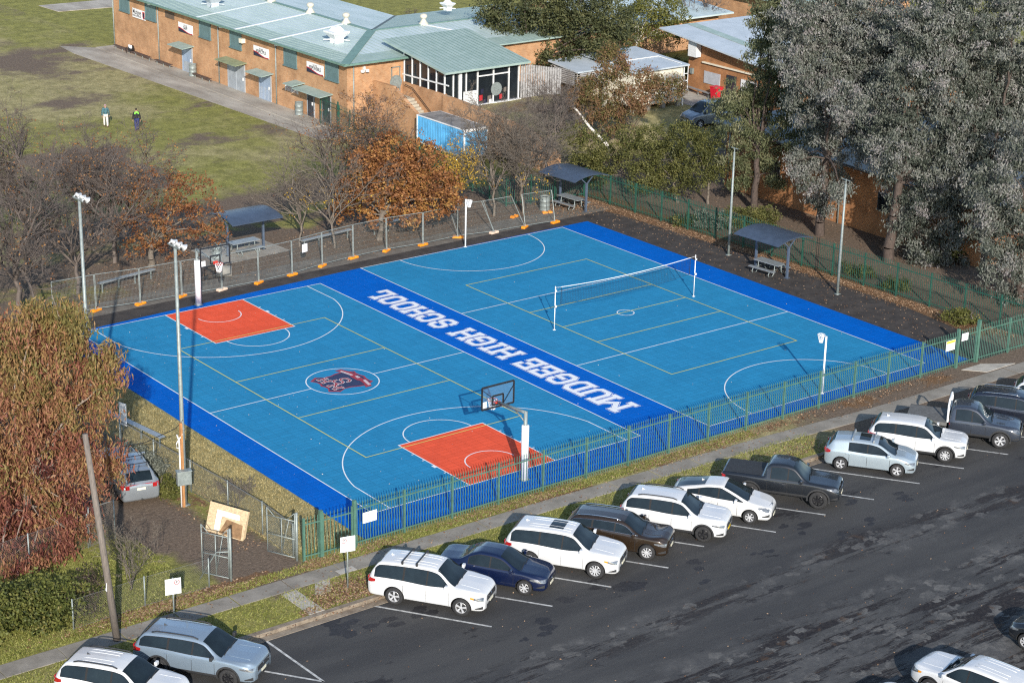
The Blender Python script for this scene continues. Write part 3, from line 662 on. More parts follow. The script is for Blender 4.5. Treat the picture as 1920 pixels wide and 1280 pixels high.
MB().tube([(-.22, -.1, 0), (-.22, -.1, 3.1), (-.22, .1, 3.3)], .035, 8).tube([(-.1, -.18, 3.4), (-.35, -.1, 3.0), (-.3, 0, 2.75), (-.12, -.12, 2.7)], .03, 6).build('conduit', 'white', pB, True)
MB().obox((-.18, -.32, 1.45), .62, .3, .62, -.25).obox((-.18, -.33, 1.775), .68, .36, .03, -.25).build('meter_box', 'galv', pB, bevel=.02)
MB().tube([(0, -.1, 4.0), (-.25, .1, 3.6), (-1.0, 1.6, 2.6), (-2.2, 4.2, 1.6), (-3.6, 6.5, 1.3)], .018, 5).build('cable', 'black', pB)
slim_pole('slim galvanised pole in front of the drooping green gum foliage', 39.12, 19.08, 6.5)
slim_pole('slim galvanised pole right of the picnic table on the dark asphalt', 39.08, 9.87, 6.6)
wp = thing('timber_pole', 'bare weathered timber pole leaning beside the footpath', 'utility pole', (-14.15, -3.92, 0))
MB().tube([(0, 0, -.1), (-.30, .22, 4), (-.62, .47, 8.35)], [.145, .125, .10], 14).build('shaft', 'wood', wp, True)
MB().box(-.30, -.285, .05, .15, 2.1, 2.45).build('tag_plate', 'signw', wp)

# ------------------------------------------------------------------ palisade fencing
def fence_run(root, pts, h=2.1, mt='green', gap=.135, post=.04, posth=None, pr=.028, skip_first=False):
    """posts at pts; between them one panel (two rails and the pickets) each"""
    h0 = h
    for i, p in enumerate(pts):
        if i == 0 and skip_first: continue
        MB().box(p[0]-post, p[0]+post, p[1]-post, p[1]+post, -.05, (posth or h-.08)).build('post', mt, root)
    for a, b in zip(pts[:-1], pts[1:]):
        a = Vector((*a, 0)); b = Vector((*b, 0)); L_ = (b-a).length; d = (b-a)/L_; nn = Vector((-d.y, d.x, 0))
        m = MB()
        for z in (.22, h0-.36): m.bar(a+d*post+Vector((0, 0, z)), b-d*post+Vector((0, 0, z)), .04, .045)
        k = max(1, round(L_/gap)); 
        for i in range(1, k):
            p = a+d*(L_*i/k+random.uniform(-.007, .007))-nn*.028; w = pr/2; h = h0+random.uniform(-.014, .014)
            vs = [p-d*w, p+d*w, p+d*w+nn*.012, p-d*w+nn*.012]
            z0, z1 = .06, h-.06
            m.add([(*q.xy, z) for z in (z0, z1) for q in vs]+[(*(p+nn*.006).xy, h+.0)], [(0, 1, 5, 4), (1, 2, 6, 5), (2, 3, 7, 6), (3, 0, 4, 7), (4, 5, 8), (5, 6, 8), (6, 7, 8), (7, 4, 8)])
        m.build('panel', mt, root)
xs = [-2.5]+[round(.02+2.49*i, 2) for i in range(0, 14)]+[35.12]
t = thing('palisade_fence', 'long green steel palisade fence between the courts and the car park', 'fence', (0, 0, 0))
fence_run(t, [(x, -2.36) for x in xs], 2.08)
for x in (-2.5, 35.12): MB().box(x-.07, x+.07, -2.43, -2.29, -.05, 2.16).build('gate_post', 'green', t)
t = thing('palisade_gate', 'narrow green palisade gate beside the paved apron', 'gate')
fence_run(t, [(35.25, -2.36), (36.62, -2.36)], 2.08, post=.025)
t = thing('palisade_fence', 'short green fence run from the paved gate to the right edge', 'fence')
fence_run(t, [(36.75, -2.36), (39.3, -2.40), (41.9, -2.45), (44.4, -2.5), (47, -2.55)], 2.08)
MB().box(36.68, 36.84, -2.44, -2.28, -.05, 2.35).build('gate_post', 'green', t)
t = thing('palisade_gate', 'green palisade gate leaf beside the galvanised mesh gates', 'gate')
fence_run(t, [(-4.0, -2.32), (-2.62, -2.36)], 2.0, gap=.17, post=.03)
t = thing('palisade_fence', 'last green palisade panel before the mesh gates', 'fence')
fence_run(t, [(-4.88, -2.25), (-4.08, -2.31)], 2.0, gap=.17, post=.045)
MB().box(-4.16, -4.02, -2.38, -2.24, -.05, 2.1).build('gate_post', 'green', t)
t = thing('palisade_fence', 'shaded dark green palisade fence along the brick wall side', 'fence')
ys = [34.3-2.42*i for i in range(16)]
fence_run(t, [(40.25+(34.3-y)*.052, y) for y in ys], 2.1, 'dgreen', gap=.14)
t = thing('palisade_fence', 'dark green palisade fence behind the bare trees and shelter', 'fence')
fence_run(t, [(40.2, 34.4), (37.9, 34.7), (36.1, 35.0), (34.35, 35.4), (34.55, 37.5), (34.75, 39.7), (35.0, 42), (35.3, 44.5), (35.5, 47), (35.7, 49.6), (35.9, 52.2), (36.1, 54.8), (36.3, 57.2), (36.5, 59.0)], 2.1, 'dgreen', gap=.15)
t = thing('palisade_gate', 'tall green palisade gate by the corner of the school building', 'gate')
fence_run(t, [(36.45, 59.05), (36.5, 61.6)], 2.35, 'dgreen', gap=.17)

# ------------------------------------------------------------------ signs
def text_mesh(txt, size, mb, Mx, align='CENTER', bold=0.0, sx=1.0):
    cu = bpy.data.curves.new('txt', 'FONT'); cu.body = txt; cu.size = size; cu.align_x = align; cu.align_y = 'CENTER'; cu.offset = bold; cu.resolution_u = 2
    o = bpy.data.objects.new('txt', cu); C.objects.link(o); dg = bpy.context.evaluated_depsgraph_get()
    me = bpy.data.meshes.new_from_object(o.evaluated_get(dg))
    mb.add([Mx @ Vector((v.co.x*sx, v.co.y, 0)) for v in me.vertices], [tuple(p.vertices) for p in me.polygons])
    bpy.data.objects.remove(o); bpy.data.curves.remove(cu); bpy.data.meshes.remove(me)
def facing(loc, yaw):
    """matrix for upright text: local x along the sign, y up, z out; yaw 0 faces -Y"""
    return Matrix.Translation(loc) @ Matrix.Rotation(yaw, 4, 'Z') @ Matrix.Rotation(R(90), 4, 'X')
def street_sign(label, x, y, h, flip, pw=.62, ph=.66):
    t = thing('street_sign', label, 'sign', (x, y, 0), R(-14))
    MB().cyl((0, 0), .03, -.1, h+.02, 10).build('pole', 'galv', t, True)
    MB().box(-pw/2, pw/2, -.045, -.035, h-ph, h).build('panel', 'signw', t, bevel=.003)
    k = -1 if flip else 1
    m = MB(); c = (.15*k, h-.17); m.mi(1).add([(c[0]+r*math.cos(a), -.050, c[1]+r*math.sin(a)) for r in (.085, .11) for a in np.linspace(0, 2*math.pi, 25)[:-1]], [(i, (i+1) % 24, 24+(i+1) % 24, 24+i) for i in range(24)])
    m.bar((c[0]-.06, -.050, c[1]+.06), (c[0]+.06, -.050, c[1]-.06), .02, .004)
    m.mi(0); text_mesh('P', .13, m, facing((c[0], -.049, c[1]), 0), bold=.006)
    text_mesh('SCHOOL', .065, m, facing((-.14*k, -.049, h-.12), 0)); text_mesh('DAYS', .065, m, facing((-.14*k, -.049, h-.20), 0)); text_mesh('8-9:30', .06, m, facing((-.10*k, -.049, h-.38), 0))
    m.build('printed_text', ['signt', 'signr'], t)
street_sign('white parking sign on a steel post beside the green gate', -4.77, -5.33, 2.3, True)
street_sign('white parking sign on a steel post near the timber pole', -11.7, -3.83, 1.85, False)
def fence_sign(label, x0, x1, y, z0, z1, band=None):
    t = thing('sign_board', label, 'sign', ((x0+x1)/2, y, (z0+z1)/2)); w = (x1-x0)/2; h = (z1-z0)/2
    MB().box(-w, w, -.006, .004, -h, h).build('panel', 'signw', t)
    m = MB()
    if band: m.mi(1).box(-w+.02, w-.02, -.010, -.007, h-.15, h-.02)
    m.mi(0)
    for k in range(5):
        z = h-.2-k*.085 if band else h-.14-k*.085
        if z < -h+.05: break
        n_ = 4+(k*3) % 4; L_ = w*1.5/n_
        for i in range(n_): m.add([(-w*.75+L_*i, -.010, z), (-w*.75+L_*(i+.75), -.010, z), (-w*.75+L_*(i+.75), -.010, z+.035), (-w*.75+L_*i, -.010, z+.035)], [(0, 1, 2, 3)])
    m.build('printed_text', ['signg', 'signy'], t)
fence_sign('white notice board on the green fence beside the corner post', -2.12, -1.42, -2.42, 1.02, 1.5)
fence_sign('white notice with a yellow top strip on the green fence', 34.15, 34.85, -2.42, 1.12, 1.68, True)
fence_sign('small white notice on the narrow green gate', 35.35, 35.85, -2.42, 1.45, 1.86)

# ------------------------------------------------------------------ temporary mesh fencing on blocks
tf = [(-.1, 31.2), (2.45, 31.12), (4.98, 30.75), (7.55, 30.66), (10.0, 30.42), (12.4, 30.35), (14.8, 30.55), (17.2, 31.05), (19.6, 31.35), (22.1, 31.45), (24.65, 31.2), (27.4, 31.3), (29.9, 30.85), (32.3, 30.75), (34.6, 30.5)]
tl = ['beside the reddish tree', 'left of the floodlight pole', 'behind the nearer floodlight pole', 'left of the far hoop', 'behind the far basketball hoop', 'in front of the concrete pipe', 'in front of the shelter with a notice', 'right of the shelter table', 'in front of the first long bench', 'in front of the second long bench', 'ending at the open gap', 'leaning beside the netball post', 'leaning right of the netball post', 'beside the leaf covered shelter']
for i, (a, b) in enumerate(zip(tf[:-1], tf[1:])):
    lean = .75 if i in (11, 12, 13) and i != 13 else (.25 if i == 13 else .02)
    if i == 10: lean = .0
    c = ((a[0]+b[0])/2, (a[1]+b[1])/2); rz = math.atan2(b[1]-a[1], b[0]-a[0]); L_ = math.hypot(b[0]-a[0], b[1]-a[1])-.06
    t = thing('mesh_fence_panel', 'galvanised temporary mesh fence panel '+tl[i], 'fence panel', (c[0], c[1], .12), rz, 'temporary mesh fence panels on blocks')
    P = lambda x, z: (x, lean*z, z*math.sqrt(max(.1, 1-lean*lean*.6)))
    fr = MB(); H = 2.0
    fr.tube([P(-L_/2, -.1), P(-L_/2, H)], .022, 6).tube([P(L_/2, -.1), P(L_/2, H)], .022, 6).tube([P(-L_/2, H), P(L_/2, H)], .019, 6).tube([P(-L_/2, .04), P(L_/2, .04)], .019, 6)
    fr.build('frame', 'galv', t)
    w = MB(); n_ = 32
    for k in range(1, n_): w.bar(P(-L_/2+L_*k/n_, .05), P(-L_/2+L_*k/n_, H), .004)
    for k in range(1, 7): w.bar(P(-L_/2, H*k/7), P(L_/2, H*k/7), .004)
    w.build('wire_infill', 'galv', t)
    if i == 6: MB().obox(Vector(P(-.2, 1.35))+Vector((0, -.03, 0)), .42, .01, .5).build('notice', 'signw', t)
def foot(p, rz, white, label):
    t = thing('fence_foot', label, 'fence foot', (p[0], p[1], .01), rz, 'orange and pale blocks under the mesh fencing')
    m = MB(); prof = [(-.34, 0), (.34, 0), (.34, .10), (.26, .15), (.12, .15), (.08, .10), (-.08, .10), (-.12, .15), (-.26, .15), (-.34, .10)]
    n = len(prof); m.add([(x, y, z) for y in (-.13, .13) for x, z in prof], [tuple(range(n))[::-1][::-1], tuple(range(n, 2*n))[::-1]]+[(i, n+i, n+(i+1) % n, (i+1) % n) for i in range(n)])
    m.build('block', 'palefoot' if white else 'orange', t, bevel=.02)
for i, p in enumerate(tf):
    wht = i in (4, 12)
    nm = ('pale faded' if wht else 'orange')
    foot(p, R(20 if i != 11 else -50)+.2*math.sin(i*3), wht, (nm+' plastic fence foot '+['below the reddish tree edge', 'left of the farthest light pole', 'at the first clear panel joint', 'left of the padded hoop pole', 'right of the padded hoop pole', 'below the concrete pipe', 'below the shelter table', 'right of the shelter', 'below the first long bench', 'between the two long benches', 'at the open end of the straight panels', 'turned sideways beside the netball post', 'below the leaning panels', 'under the last leaning panel', 'beside the leafy shelter corner'][i]))
foot((33.2, 33.0), .3, False, 'loose orange fence foot lying behind the leaning panels'); foot((35.6, 32.6), -.3, False, 'loose orange fence foot nearest the shelter bin')

# ------------------------------------------------------------------ shelters, tables, bins, benches
def shelter(label, cx, cy, rz, z0=0):
    t = thing('picnic_shelter', label, 'shelter', (cx, cy, z0), rz)
    rf = MB(); n = 12; hw, hl = 1.55, 1.75
    for lay in (0, 1):
        pass
    vs = []
    for i in range(n+1):
        u = -1+2*i/n; x = u*hw; z = 2.62-.26*u*u
        vs += [(x, -hl, z), (x, hl, z), (x, -hl, z-.05), (x, hl, z-.05)]
    fs = []
    for i in range(n): a = 4*i; b = a+4; fs += [(a, b, b+1, a+1), (a+2, a+3, b+3, b+2), (a, a+2, b+2, b), (a+1, b+1, b+3, a+3)]
    fs += [(0, 1, 3, 2), (4*n, 4*n+2, 4*n+3, 4*n+1)]
    rf.add(vs, fs)
    for i in range(-5, 6): rf.box(-.012+i*.0, .0, 0, 0.001, 2.5, 2.5)
    rf.build('roof', 'navyroof', t)
    for y in (-1.25, 1.25):
        MB().box(-.06, .06, y-.06, y+.06, 0, 1.95).box(-.14, .14, y-.14, y+.14, 0, .03).build('post', 'navy', t)
        MB().bar((0, y, 1.88), (-.72, y, 2.5), .06).bar((0, y, 1.88), (.72, y, 2.5), .06).tube([(-1.5, y, 2.30), (-.75, y, 2.49), (0, y, 2.55), (.75, y, 2.49), (1.5, y, 2.30)], .035, 6).build('brace', 'navy', t)
def table(label, cx, cy, rz):
    t = thing('picnic_table', label, 'picnic table', (cx, cy, 0), rz)
    top = MB()
    for k in range(3): top.box(-.38+k*.255, -.38+k*.255+.245, -.95, .95, .72, .76)
    top.build('tabletop', 'alu', t)
    for s in (-1, 1): MB().box(s*.72-.14, s*.72+.14, -.95, .95, .42, .455).build('seat', 'alu', t)
    for y in (-.62, .62):
        m = MB()
        m.tube([(-.3, y, .72), (-.34, y, .2), (-.5, y, .06), (-.78, y, .06), (-.88, y, .22), (-.74, y, .41), (-.3, y, .40), (.3, y, .40), (.74, y, .41), (.88, y, .22), (.78, y, .06), (.5, y, .06), (.34, y, .2), (.3, y, .72)], .028, 8)
        m.build('leg_frame', 'galv', t, True)
def drum(label, x, y, r=.29, h=.9, z0=0):
    t = thing('bin', label, 'bin', (x, y, z0))
    MB().lathe([(0, 0), (r, 0), (r, .02), (r+.012, .03), (r, .05), (r, h*.33), (r+.012, h*.34), (r, h*.36), (r, h*.66), (r+.012, h*.67), (r, h*.69), (r, h-.03), (r+.015, h), (r-.02, h), (r-.02, h-.3), (0, h-.3)], n=24).build('drum', 'galv', t, True)
    MB().cyl((0, 0), r-.03, h-.12, h-.10, 18).build('rubbish', 'black', t)
slab = MB().prism([(12.6, 34.6), (17.3, 34.9), (17.0, 38.6), (12.3, 38.2)], -.01, .03); tag(slab.build('shelter_slab', 'conc', bevel=.01), kind='structure')
shelter('dark blue curved shelter over the table behind the mesh fencing', 14.85, 36.0, R(90))
table('metal picnic table under the shelter behind the mesh fencing', 14.75, 36.1, R(92))
drum('galvanised bin beside the shelter behind the mesh fencing', 12.9, 36.1)
shelter('dark blue shelter with its table among fallen leaves', 37.85, 32.7, R(4))
table('metal picnic table among fallen leaves in the far corner', 37.75, 32.75, R(6))
drum('grey bin beside the leaf covered picnic table', 35.95, 33.3, .33, .95)
shelter('grey blue shelter on the dark asphalt beside the courts', 38.7, 14.95, R(4))
table('metal picnic table on the dark asphalt beside the courts', 38.55, 14.95, R(6))
def long_bench(label, a, b, h=.46, w=.3, mt='alu', legs=4, leg='galv', grp=None):
    L_ = math.hypot(b[0]-a[0], b[1]-a[1]); t = thing('bench', label, 'bench', ((a[0]+b[0])/2, (a[1]+b[1])/2, 0), math.atan2(b[1]-a[1], b[0]-a[0]), grp)
    MB().box(-L_/2, L_/2, -w/2, w/2, h-.04, h).build('seat', mt, t)
    for k in range(legs):
        x = -L_/2+.25+(L_-.5)*k/(legs-1)
        MB().box(x-.025, x+.025, -.03, .03, 0, h-.04).box(x-.025, x+.025, -w/2+.02, w/2-.02, h-.08, h-.04).build('leg', leg, t)
long_bench('long aluminium bench between the two bare trunks', (17.9, 34.55), (21.8, 35.0), .62)
long_bench('long aluminium bench under the orange oak', (23.2, 34.75), (27.3, 35.4), .62)
long_bench('long aluminium bench below the bare trees at left', (4.0, 33.9), (7.9, 34.6), .6)
long_bench('weathered aluminium bench on the dry grass beside the court', (-4.6, 16.3), (-3.95, 11.5), .62, .32, legs=4)
nb_ = thing('notice_panel', 'tall narrow white panel on a post behind the dry grass bench', 'sign', (-5.1, 13.4, 0), R(-70))
MB().cyl((0, 0), .03, 0, 2.0, 8).build('pole', 'galv', nb_); MB().box(-.02, .42, -.03, -.01, .9, 2.0).build('panel', 'signw', nb_)
pipe = MB().lathe([(.28, -.45), (.34, -.45), (.34, .45), (.28, .45), (.28, -.45)], n=24, axis='Y'); po = pipe.build('concrete_pipe', 'conc', None, True); po.location = (11.4, 32.6, .33); po.rotation_euler = (0, 0, R(60))
tag(po, 'short brown concrete pipe lying on the path behind the mesh', 'pipe')

M['oldgalv'] = mat('dull_wire', (.20, .20, .19), .6, .3, .2, 6)
# ------------------------------------------------------------------ chain-link fencing and gates
def chain(mb, a, b, z0, z1, sp=.10, t=.0034):
    """diamond wire between two ground points"""
    a = Vector(a); b = Vector(b); L_ = (b-a).length; d = (b-a)/L_; H = z1-z0; n = int((L_+H)/sp)
    P = lambda u, z: (a.x+d.x*u, a.y+d.y*u, z)
    for i in range(n+1):
        u = i*sp
        u0, zz0 = (u, z0) if u <= L_ else (L_, z0+(u-L_)); u1, zz1 = (u-H, z1) if u-H >= 0 else (0, z0+u)
        if zz0 < z1 and zz1 > z0 and abs(u0-u1) > .02:
            mb.bar(P(u0, zz0), P(u1, zz1), t); mb.bar(P(L_-u0, zz0), P(L_-u1, zz1), t)
def chain_fence(label, pts, h, rail=False):
    t = thing('chain_link_fence', label, 'fence')
    for p in pts: MB().cyl(p, .03, -.05, h+.05, 8).build('post', 'galv', t, True)
    for a, b in zip(pts[:-1], pts[1:]):
        m = MB(); chain(m, a, b, .04, h)
        for z in (.05, h): m.bar((*a, z), (*b, z), .03 if rail and z == h else .009)
        m.build('wire_mesh', 'oldgalv', t)
    return t

chain_fence('low chain link fence behind the leaf drift and timber pole', [(-15.1, -2.2), (-12.0, -2.05), (-9.2, -2.1)], 1.25)
chain_fence('sagging chain link fence between the driveway and dry lawn', [(-5.05, -1.7), (-4.95, .9), (-5.05, 3.6), (-5.25, 6.5), (-5.45, 9.5), (-5.6, 12.5), (-5.75, 16), (-5.9, 20)], 1.5, True)
chain_fence('short framed chain link panel left of the silver wagon', [(-11.35, 4.0), (-10.15, 4.1)], 1.75, True)
chain_fence('chain link fence below the reddish tree at left', [(-17.0, 3.3), (-14.2, 3.6), (-11.45, 3.95)], 1.5)
def mesh_gate(label, a, b, h, brace):
    L_ = math.hypot(b[0]-a[0], b[1]-a[1]); t = thing('mesh_gate', label, 'gate', (*a, 0), math.atan2(b[1]-a[1], b[0]-a[0]))
    f = MB(); z0, z1 = .12, h-.35
    for x in (0, L_*.52, L_): f.tube([(x, 0, z0), (x, 0, z1 if 0 < x < L_ else h)], .022, 8)
    for z in (z0, (z0+z1)/2, z1): f.tube([(0, 0, z), (L_, 0, z)], .022, 8)
    f.tube([(0, 0, h), (L_*.28, 0, z1)], .018, 6).tube([(L_, 0, h), (L_*.72, 0, z1)], .018, 6).tube([(L_*.55, 0, z0+.3), (L_*.8, 0, z1)], .015, 6)
    f.build('frame', 'galv', t, True)
    m = MB(); chain(m, (0, 0), (L_, 0), z0, z1); m.build('wire_mesh', 'galv', t)
    p = MB().cyl((L_+.09, 0), .055, -.05, h+.05, 10)
    if brace: p.tube([(L_+.05, 0, 1.3), (L_-.5, -.1, 1.2), (L_-1.15, -.35, 0)], .028, 8)
    p.build('gate_post', 'galv', t, True)
    return t
mesh_gate('galvanised mesh gate standing open beside the sloping brace', (-8.85, -.95), (-8.25, -2.02), 2.25, True)
g2 = mesh_gate('galvanised mesh gate beside the first green palisade panel', (-5.7, -.75), (-5.12, -1.95), 2.1, False)
bd = thing('board_stack', 'stack of worn plywood sheets leaning on the chain link fence', 'boards', (-5.9, 1.75, 0), R(-64))
bd.location = (0, 0, 0); bd.rotation_euler = (0, 0, 0)
for k in range(4):
    b0, b1 = Vector((-6.72+.07*k, 2.65-.05*k, .03)), Vector((-5.98+.07*k, .80+.06*k, .03)); up = Vector((.40-.02*k, .16, 1.18-.04*k)); th_ = Vector((.03, .012, -.012))
    q = [b0, b1, b1+up, b0+up]; m = MB(); m.add([*q, *[p+th_ for p in q]], [(0, 1, 2, 3), (7, 6, 5, 4), (0, 4, 5, 1), (1, 5, 6, 2), (2, 6, 7, 3), (3, 7, 4, 0)])
    if k == 0:
        m.mi(1); P = lambda u, v: b0+(b1-b0)*u+up*v-Vector((.006, .0025, -.002))
        for u0, u1, v0, v1 in ((.22, .36, .12, .80), (.36, .82, .62, .80)): m.add([P(u0, v0), P(u1, v0), P(u1, v1), P(u0, v1)], [(0, 1, 2, 3)])
        m.mi(2); P = lambda u, v: b0+(b1-b0)*u+up*v-Vector((.004, .002, -.001)); m.add([P(.36, .05), P(.95, .02), P(.93, .5), (P(.5, .56))], [(0, 1, 2, 3)])
    m.build('sheet', ['ply', 'signw', 'plydark'], bd)
# ------------------------------------------------------------------ buildings
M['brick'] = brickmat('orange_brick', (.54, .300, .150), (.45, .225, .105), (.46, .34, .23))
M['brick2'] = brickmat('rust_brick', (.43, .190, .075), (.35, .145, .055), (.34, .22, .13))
M['rgreen'] = mat('pale_green_roof', (.33, .42, .385), .55, 0, .10, 1.4, col2=(.26, .35, .315))
M['rwhite'] = mat('chalky_roof', (.53, .61, .615), .5, 0, .1, .8, col2=(.41, .50, .49), stretch=(1, .35, 1))
M['rgrey'] = mat('grey_roof', (.48, .53, .57), .5, 0, .1, 1.0, col2=(.40, .45, .485))
M['rdark'] = mat('dark_roof', (.085, .095, .11), .5, .2, .2, 1.5)
M['gut'] = mat('green_gutter', (.14, .24, .20), .5, 0, .12, 3)
M['screen'] = mat('teal_screen', (.12, .195, .205), .55, .1, .12, 2.5)
M['dframe'] = mat('dark_frame', (.035, .05, .06), .5, 0, .2, 3)
M['doorb'] = mat('pale_blue_door', (.30, .38, .50), .5, .1, .15, 2, stretch=(1, 1, .4))
M['doorg'] = mat('grey_door', (.34, .37, .40), .5, .1, .12, 2)
M['doord'] = mat('dark_door', (.03, .033, .045), .4, 0, .2, 2)
M['cream'] = mat('cream_cladding', (.74, .68, .54), .6, 0, .06, 1.5)
M['vent'] = mat('aged_cream_metal', (.52, .50, .42), .5, 0, .1, 3)
M['wmetal'] = mat('white_metal', (.76, .77, .76), .4, .1, .06, 3)
M['slat'] = mat('grey_slats', (.34, .33, .32), .8, 0, .25, 5)
M['bench'] = mat('brown_bench', (.085, .055, .045), .7, 0, .2, 4)
M['glass'] = mat('dark_glass', (.014, .018, .022), .06, 0, .3, .7, spec=.6)
M['cblue'] = mat('container_blue', (.115, .41, .70), .5, 0, .16, 1.1)
M['croof'] = mat('dirty_container_roof', (.22, .20, .18), .8, 0, .3, 1.2)
M['stone'] = mat('stair_concrete', (.42, .385, .31), .85, 0, .2, 2)
EV, RG = 5.2, 5.85
sch = thing('school_building', 'long orange brick school building with low green and white metal roof', 'building')
w = MB(); w.box(37.2, 50.6, 58.92, 97, -.1, 5.12); w.box(50.6, 61, 58.92, 72.3, -.1, 5.12); w.build('wall', 'brick', sch)
def slab(mb, pts, t=.10): 
    n = len(pts); mb.add([*pts, *[(x, y, z-t) for x, y, z in pts]], [tuple(range(n)), tuple(range(n, 2*n))[::-1]]+[(i, n+i, n+(i+1) % n, (i+1) % n) for i in range(n)])
lerp = lambda a, b, t: tuple(a[i]+(b[i]-a[i])*t for i in range(3))
A_, B_, Cc, D_ = (36.6, 58.3, EV), (43.85, 65.55, RG), (43.85, 97.6, RG), (36.6, 97.6, EV)
E_, F_ = (61.6, 58.3, EV), (61.6, 65.55, RG); G_, H_ = (51.1, 72.8, EV), (51.1, 97.6, EV); I_ = (61.6, 72.8, EV)
roof = MB(); k = .26
sl = [[A_, lerp(A_, B_, k), lerp(D_, Cc, k), D_], [A_, E_, lerp(E_, F_, k), lerp(A_, B_, k)], [B_, F_, I_, G_]]
for p in sl: slab(roof, p[::-1] if p is not sl[1] and p is not sl[2] else p)
roof.mi(1); slab(roof, [lerp(A_, B_, k), B_, Cc, lerp(D_, Cc, k)][::-1]); slab(roof, [lerp(A_, B_, k), lerp(E_, F_, k), F_, B_]); slab(roof, [B_, G_, H_, Cc])
rf = roof.build('roof', ['rgreen', 'rwhite'], sch)
rc = MB(); off = Vector((0, 0, .03))
rc.bar(Vector(A_)+off, Vector(B_)+off, .7, .05); rc.bar(Vector(B_)+off, Vector(Cc)+off, .34, .05); rc.bar(Vector(B_)+off, Vector(F_)+off, .34, .05)
rc.build('ridge_capping', 'gut', rf); MB().bar(Vector(B_)+Vector((.1, .1, .01)), Vector(G_)+Vector((0, 0, .01)), .22, .03).build('valley_flashing', 'dframe', rf)
for y in (80.8, 74.6, 69.2): MB().bar((36.62, y, EV+.02), (43.8, y, RG+.02), .22, .04).build('roof_strip', 'wmetal', rf)
MB().bar((48.9, 65.3, RG+.01), (51.2, 61.2, EV+.30), .24, .04).build('roof_strip', 'wmetal', rf)
rb = MB()
for i in range(78): y = 59.6+i*.49; x0 = 36.62; rb.bar((max(x0, 36.6), y, EV+.012), (min(43.8, 36.6+(y-58.3)), y, EV+.012+(min(43.8, 36.6+(y-58.3))-36.6)/7.25*.65), .035, .02)
for i in range(48): x = 37.8+i*.49; rb.bar((x, 58.32, EV+.012), (x, min(65.5, 58.3+(x-36.6)), EV+.012+(min(65.5, 58.3+(x-36.6))-58.3)/7.25*.65), .035, .02)
rb.build('roof_ribs', 'rgreen', rf)
gt = MB(); gt.bar((36.58, 58.2, EV-.06), (36.58, 97.7, EV-.06), .13, .16).bar((36.5, 58.28, EV-.06), (43.2, 58.28, EV-.06), .13, .16); gt.build('gutter', 'gut', sch)
M['soffit'] = mat('soffit_board', (.30, .30, .28), .8, 0, .1, 2)
MB().box(36.66, 37.2, 58.4, 97.5, EV-.13, EV-.105).box(37.2, 42, 58.36, 58.9, EV-.13, EV-.105).build('soffit', 'soffit', sch)
for y0, y1 in ((93.9, 95.75), (88.97, 90.92), (79.5, 81.35), (74.5, 76.3), (66.03, 67.9), (60.06, 61.87)):
    f = MB(); x = 37.2
    for a, b, c, d in ((y0, y1, 3.50, 3.58), (y0, y1, 4.92, 5.0), (y0, y0+.07, 3.58, 4.92), (y1-.07, y1, 3.58, 4.92)): f.box(x-.09, x, a, b, c, d)
    f.box(x-.16, x, y0-.08, y1+.05, 3.42, 3.50); wf = f.build('window', 'screen', sch)
    MB().box(x-.045, x-.02, y0+.07, y1-.07, 3.58, 4.92).build('screen', 'screen', wf)
MB().box(37.16, 37.2, 85.7, 87.3, 4.15, 4.7).build('vent_grille', mat('brown_grille', (.12, .085, .06), .8, 0, .2, 4), sch)
lv = MB()
for i in range(8): lv.bar((37.15, 65.95, 1.5+i*.075), (37.15, 67.65, 1.5+i*.075), .05, .02)
for y in (65.9, 66.75, 67.7): lv.box(37.12, 37.2, y-.03, y+.03, 1.44, 2.1)
lv.build('louvre_window', 'wmetal', sch)
def door(y0, y1, h, m, split=False, bars=False):
    d = MB().box(37.13, 37.2, y0, y1, .05, h).build('door', m, sch)
    f = MB().box(37.10, 37.2, y0-.07, y0, .05, h+.06).box(37.10, 37.2, y1, y1+.07, .05, h+.06)
    if split: f.box(37.09, 37.13, (y0+y1)/2-.03, (y0+y1)/2+.03, .05, h)
    if bars:
        for i in range(8): f.box(37.09, 37.12, y0+.1+i*(y1-y0-.2)/7-.015, y0+.1+i*(y1-y0-.2)/7+.015, .1, 1.1)
    f.build('frame', 'doorg', d); MB().box(37.05, 37.13, y0+.12, y0+.2, 1.0, 1.25).build('handle', 'wmetal', d)
door(82.8, 84.4, 2.15, 'doorb'); door(74.1, 76.7, 2.25, 'doorg', True); door(70.0, 71.7, 2.15, 'doorb', False, True); door(63.55, 64.45, 2.1, 'doord'); door(61.2, 62.3, 2.1, 'doord')
MB().box(37.12, 37.14, 83.0, 84.2, .1, .95).build('kick_panel', 'doorg', sch)
def canopy(y0, y1, z, d, m):
    c = MB(); slab(c, [(37.2-d, y0, z), (37.2, y0, z+.12), (37.2, y1, z+.12), (37.2-d, y1, z)], .06); c.build('canopy', m, sch)
M['rolive'] = mat('olive_sheet', (.24, .28, .17), .6, 0, .15, 2)
canopy(82.45, 85.1, 2.32, 1.15, 'rgreen'); canopy(73.75, 77.1, 2.42, 1.1, 'rolive'); canopy(69.6, 72.2, 2.3, 1.15, 'rgreen'); canopy(60.9, 64.9, 2.28, 1.2, 'rgreen'); canopy(64.9, 66.3, 2.42, 1.2, 'rgreen')
for y in (97.02, 88.6, 78.2, 69.1): MB().cyl((37.13, y), .055, 0, 5.1, 8).build('downpipe', 'galv', sch, True)
MB().cyl((37.75, 58.86), .055, 0, 5.1, 8).build('downpipe', 'galv', sch, True)
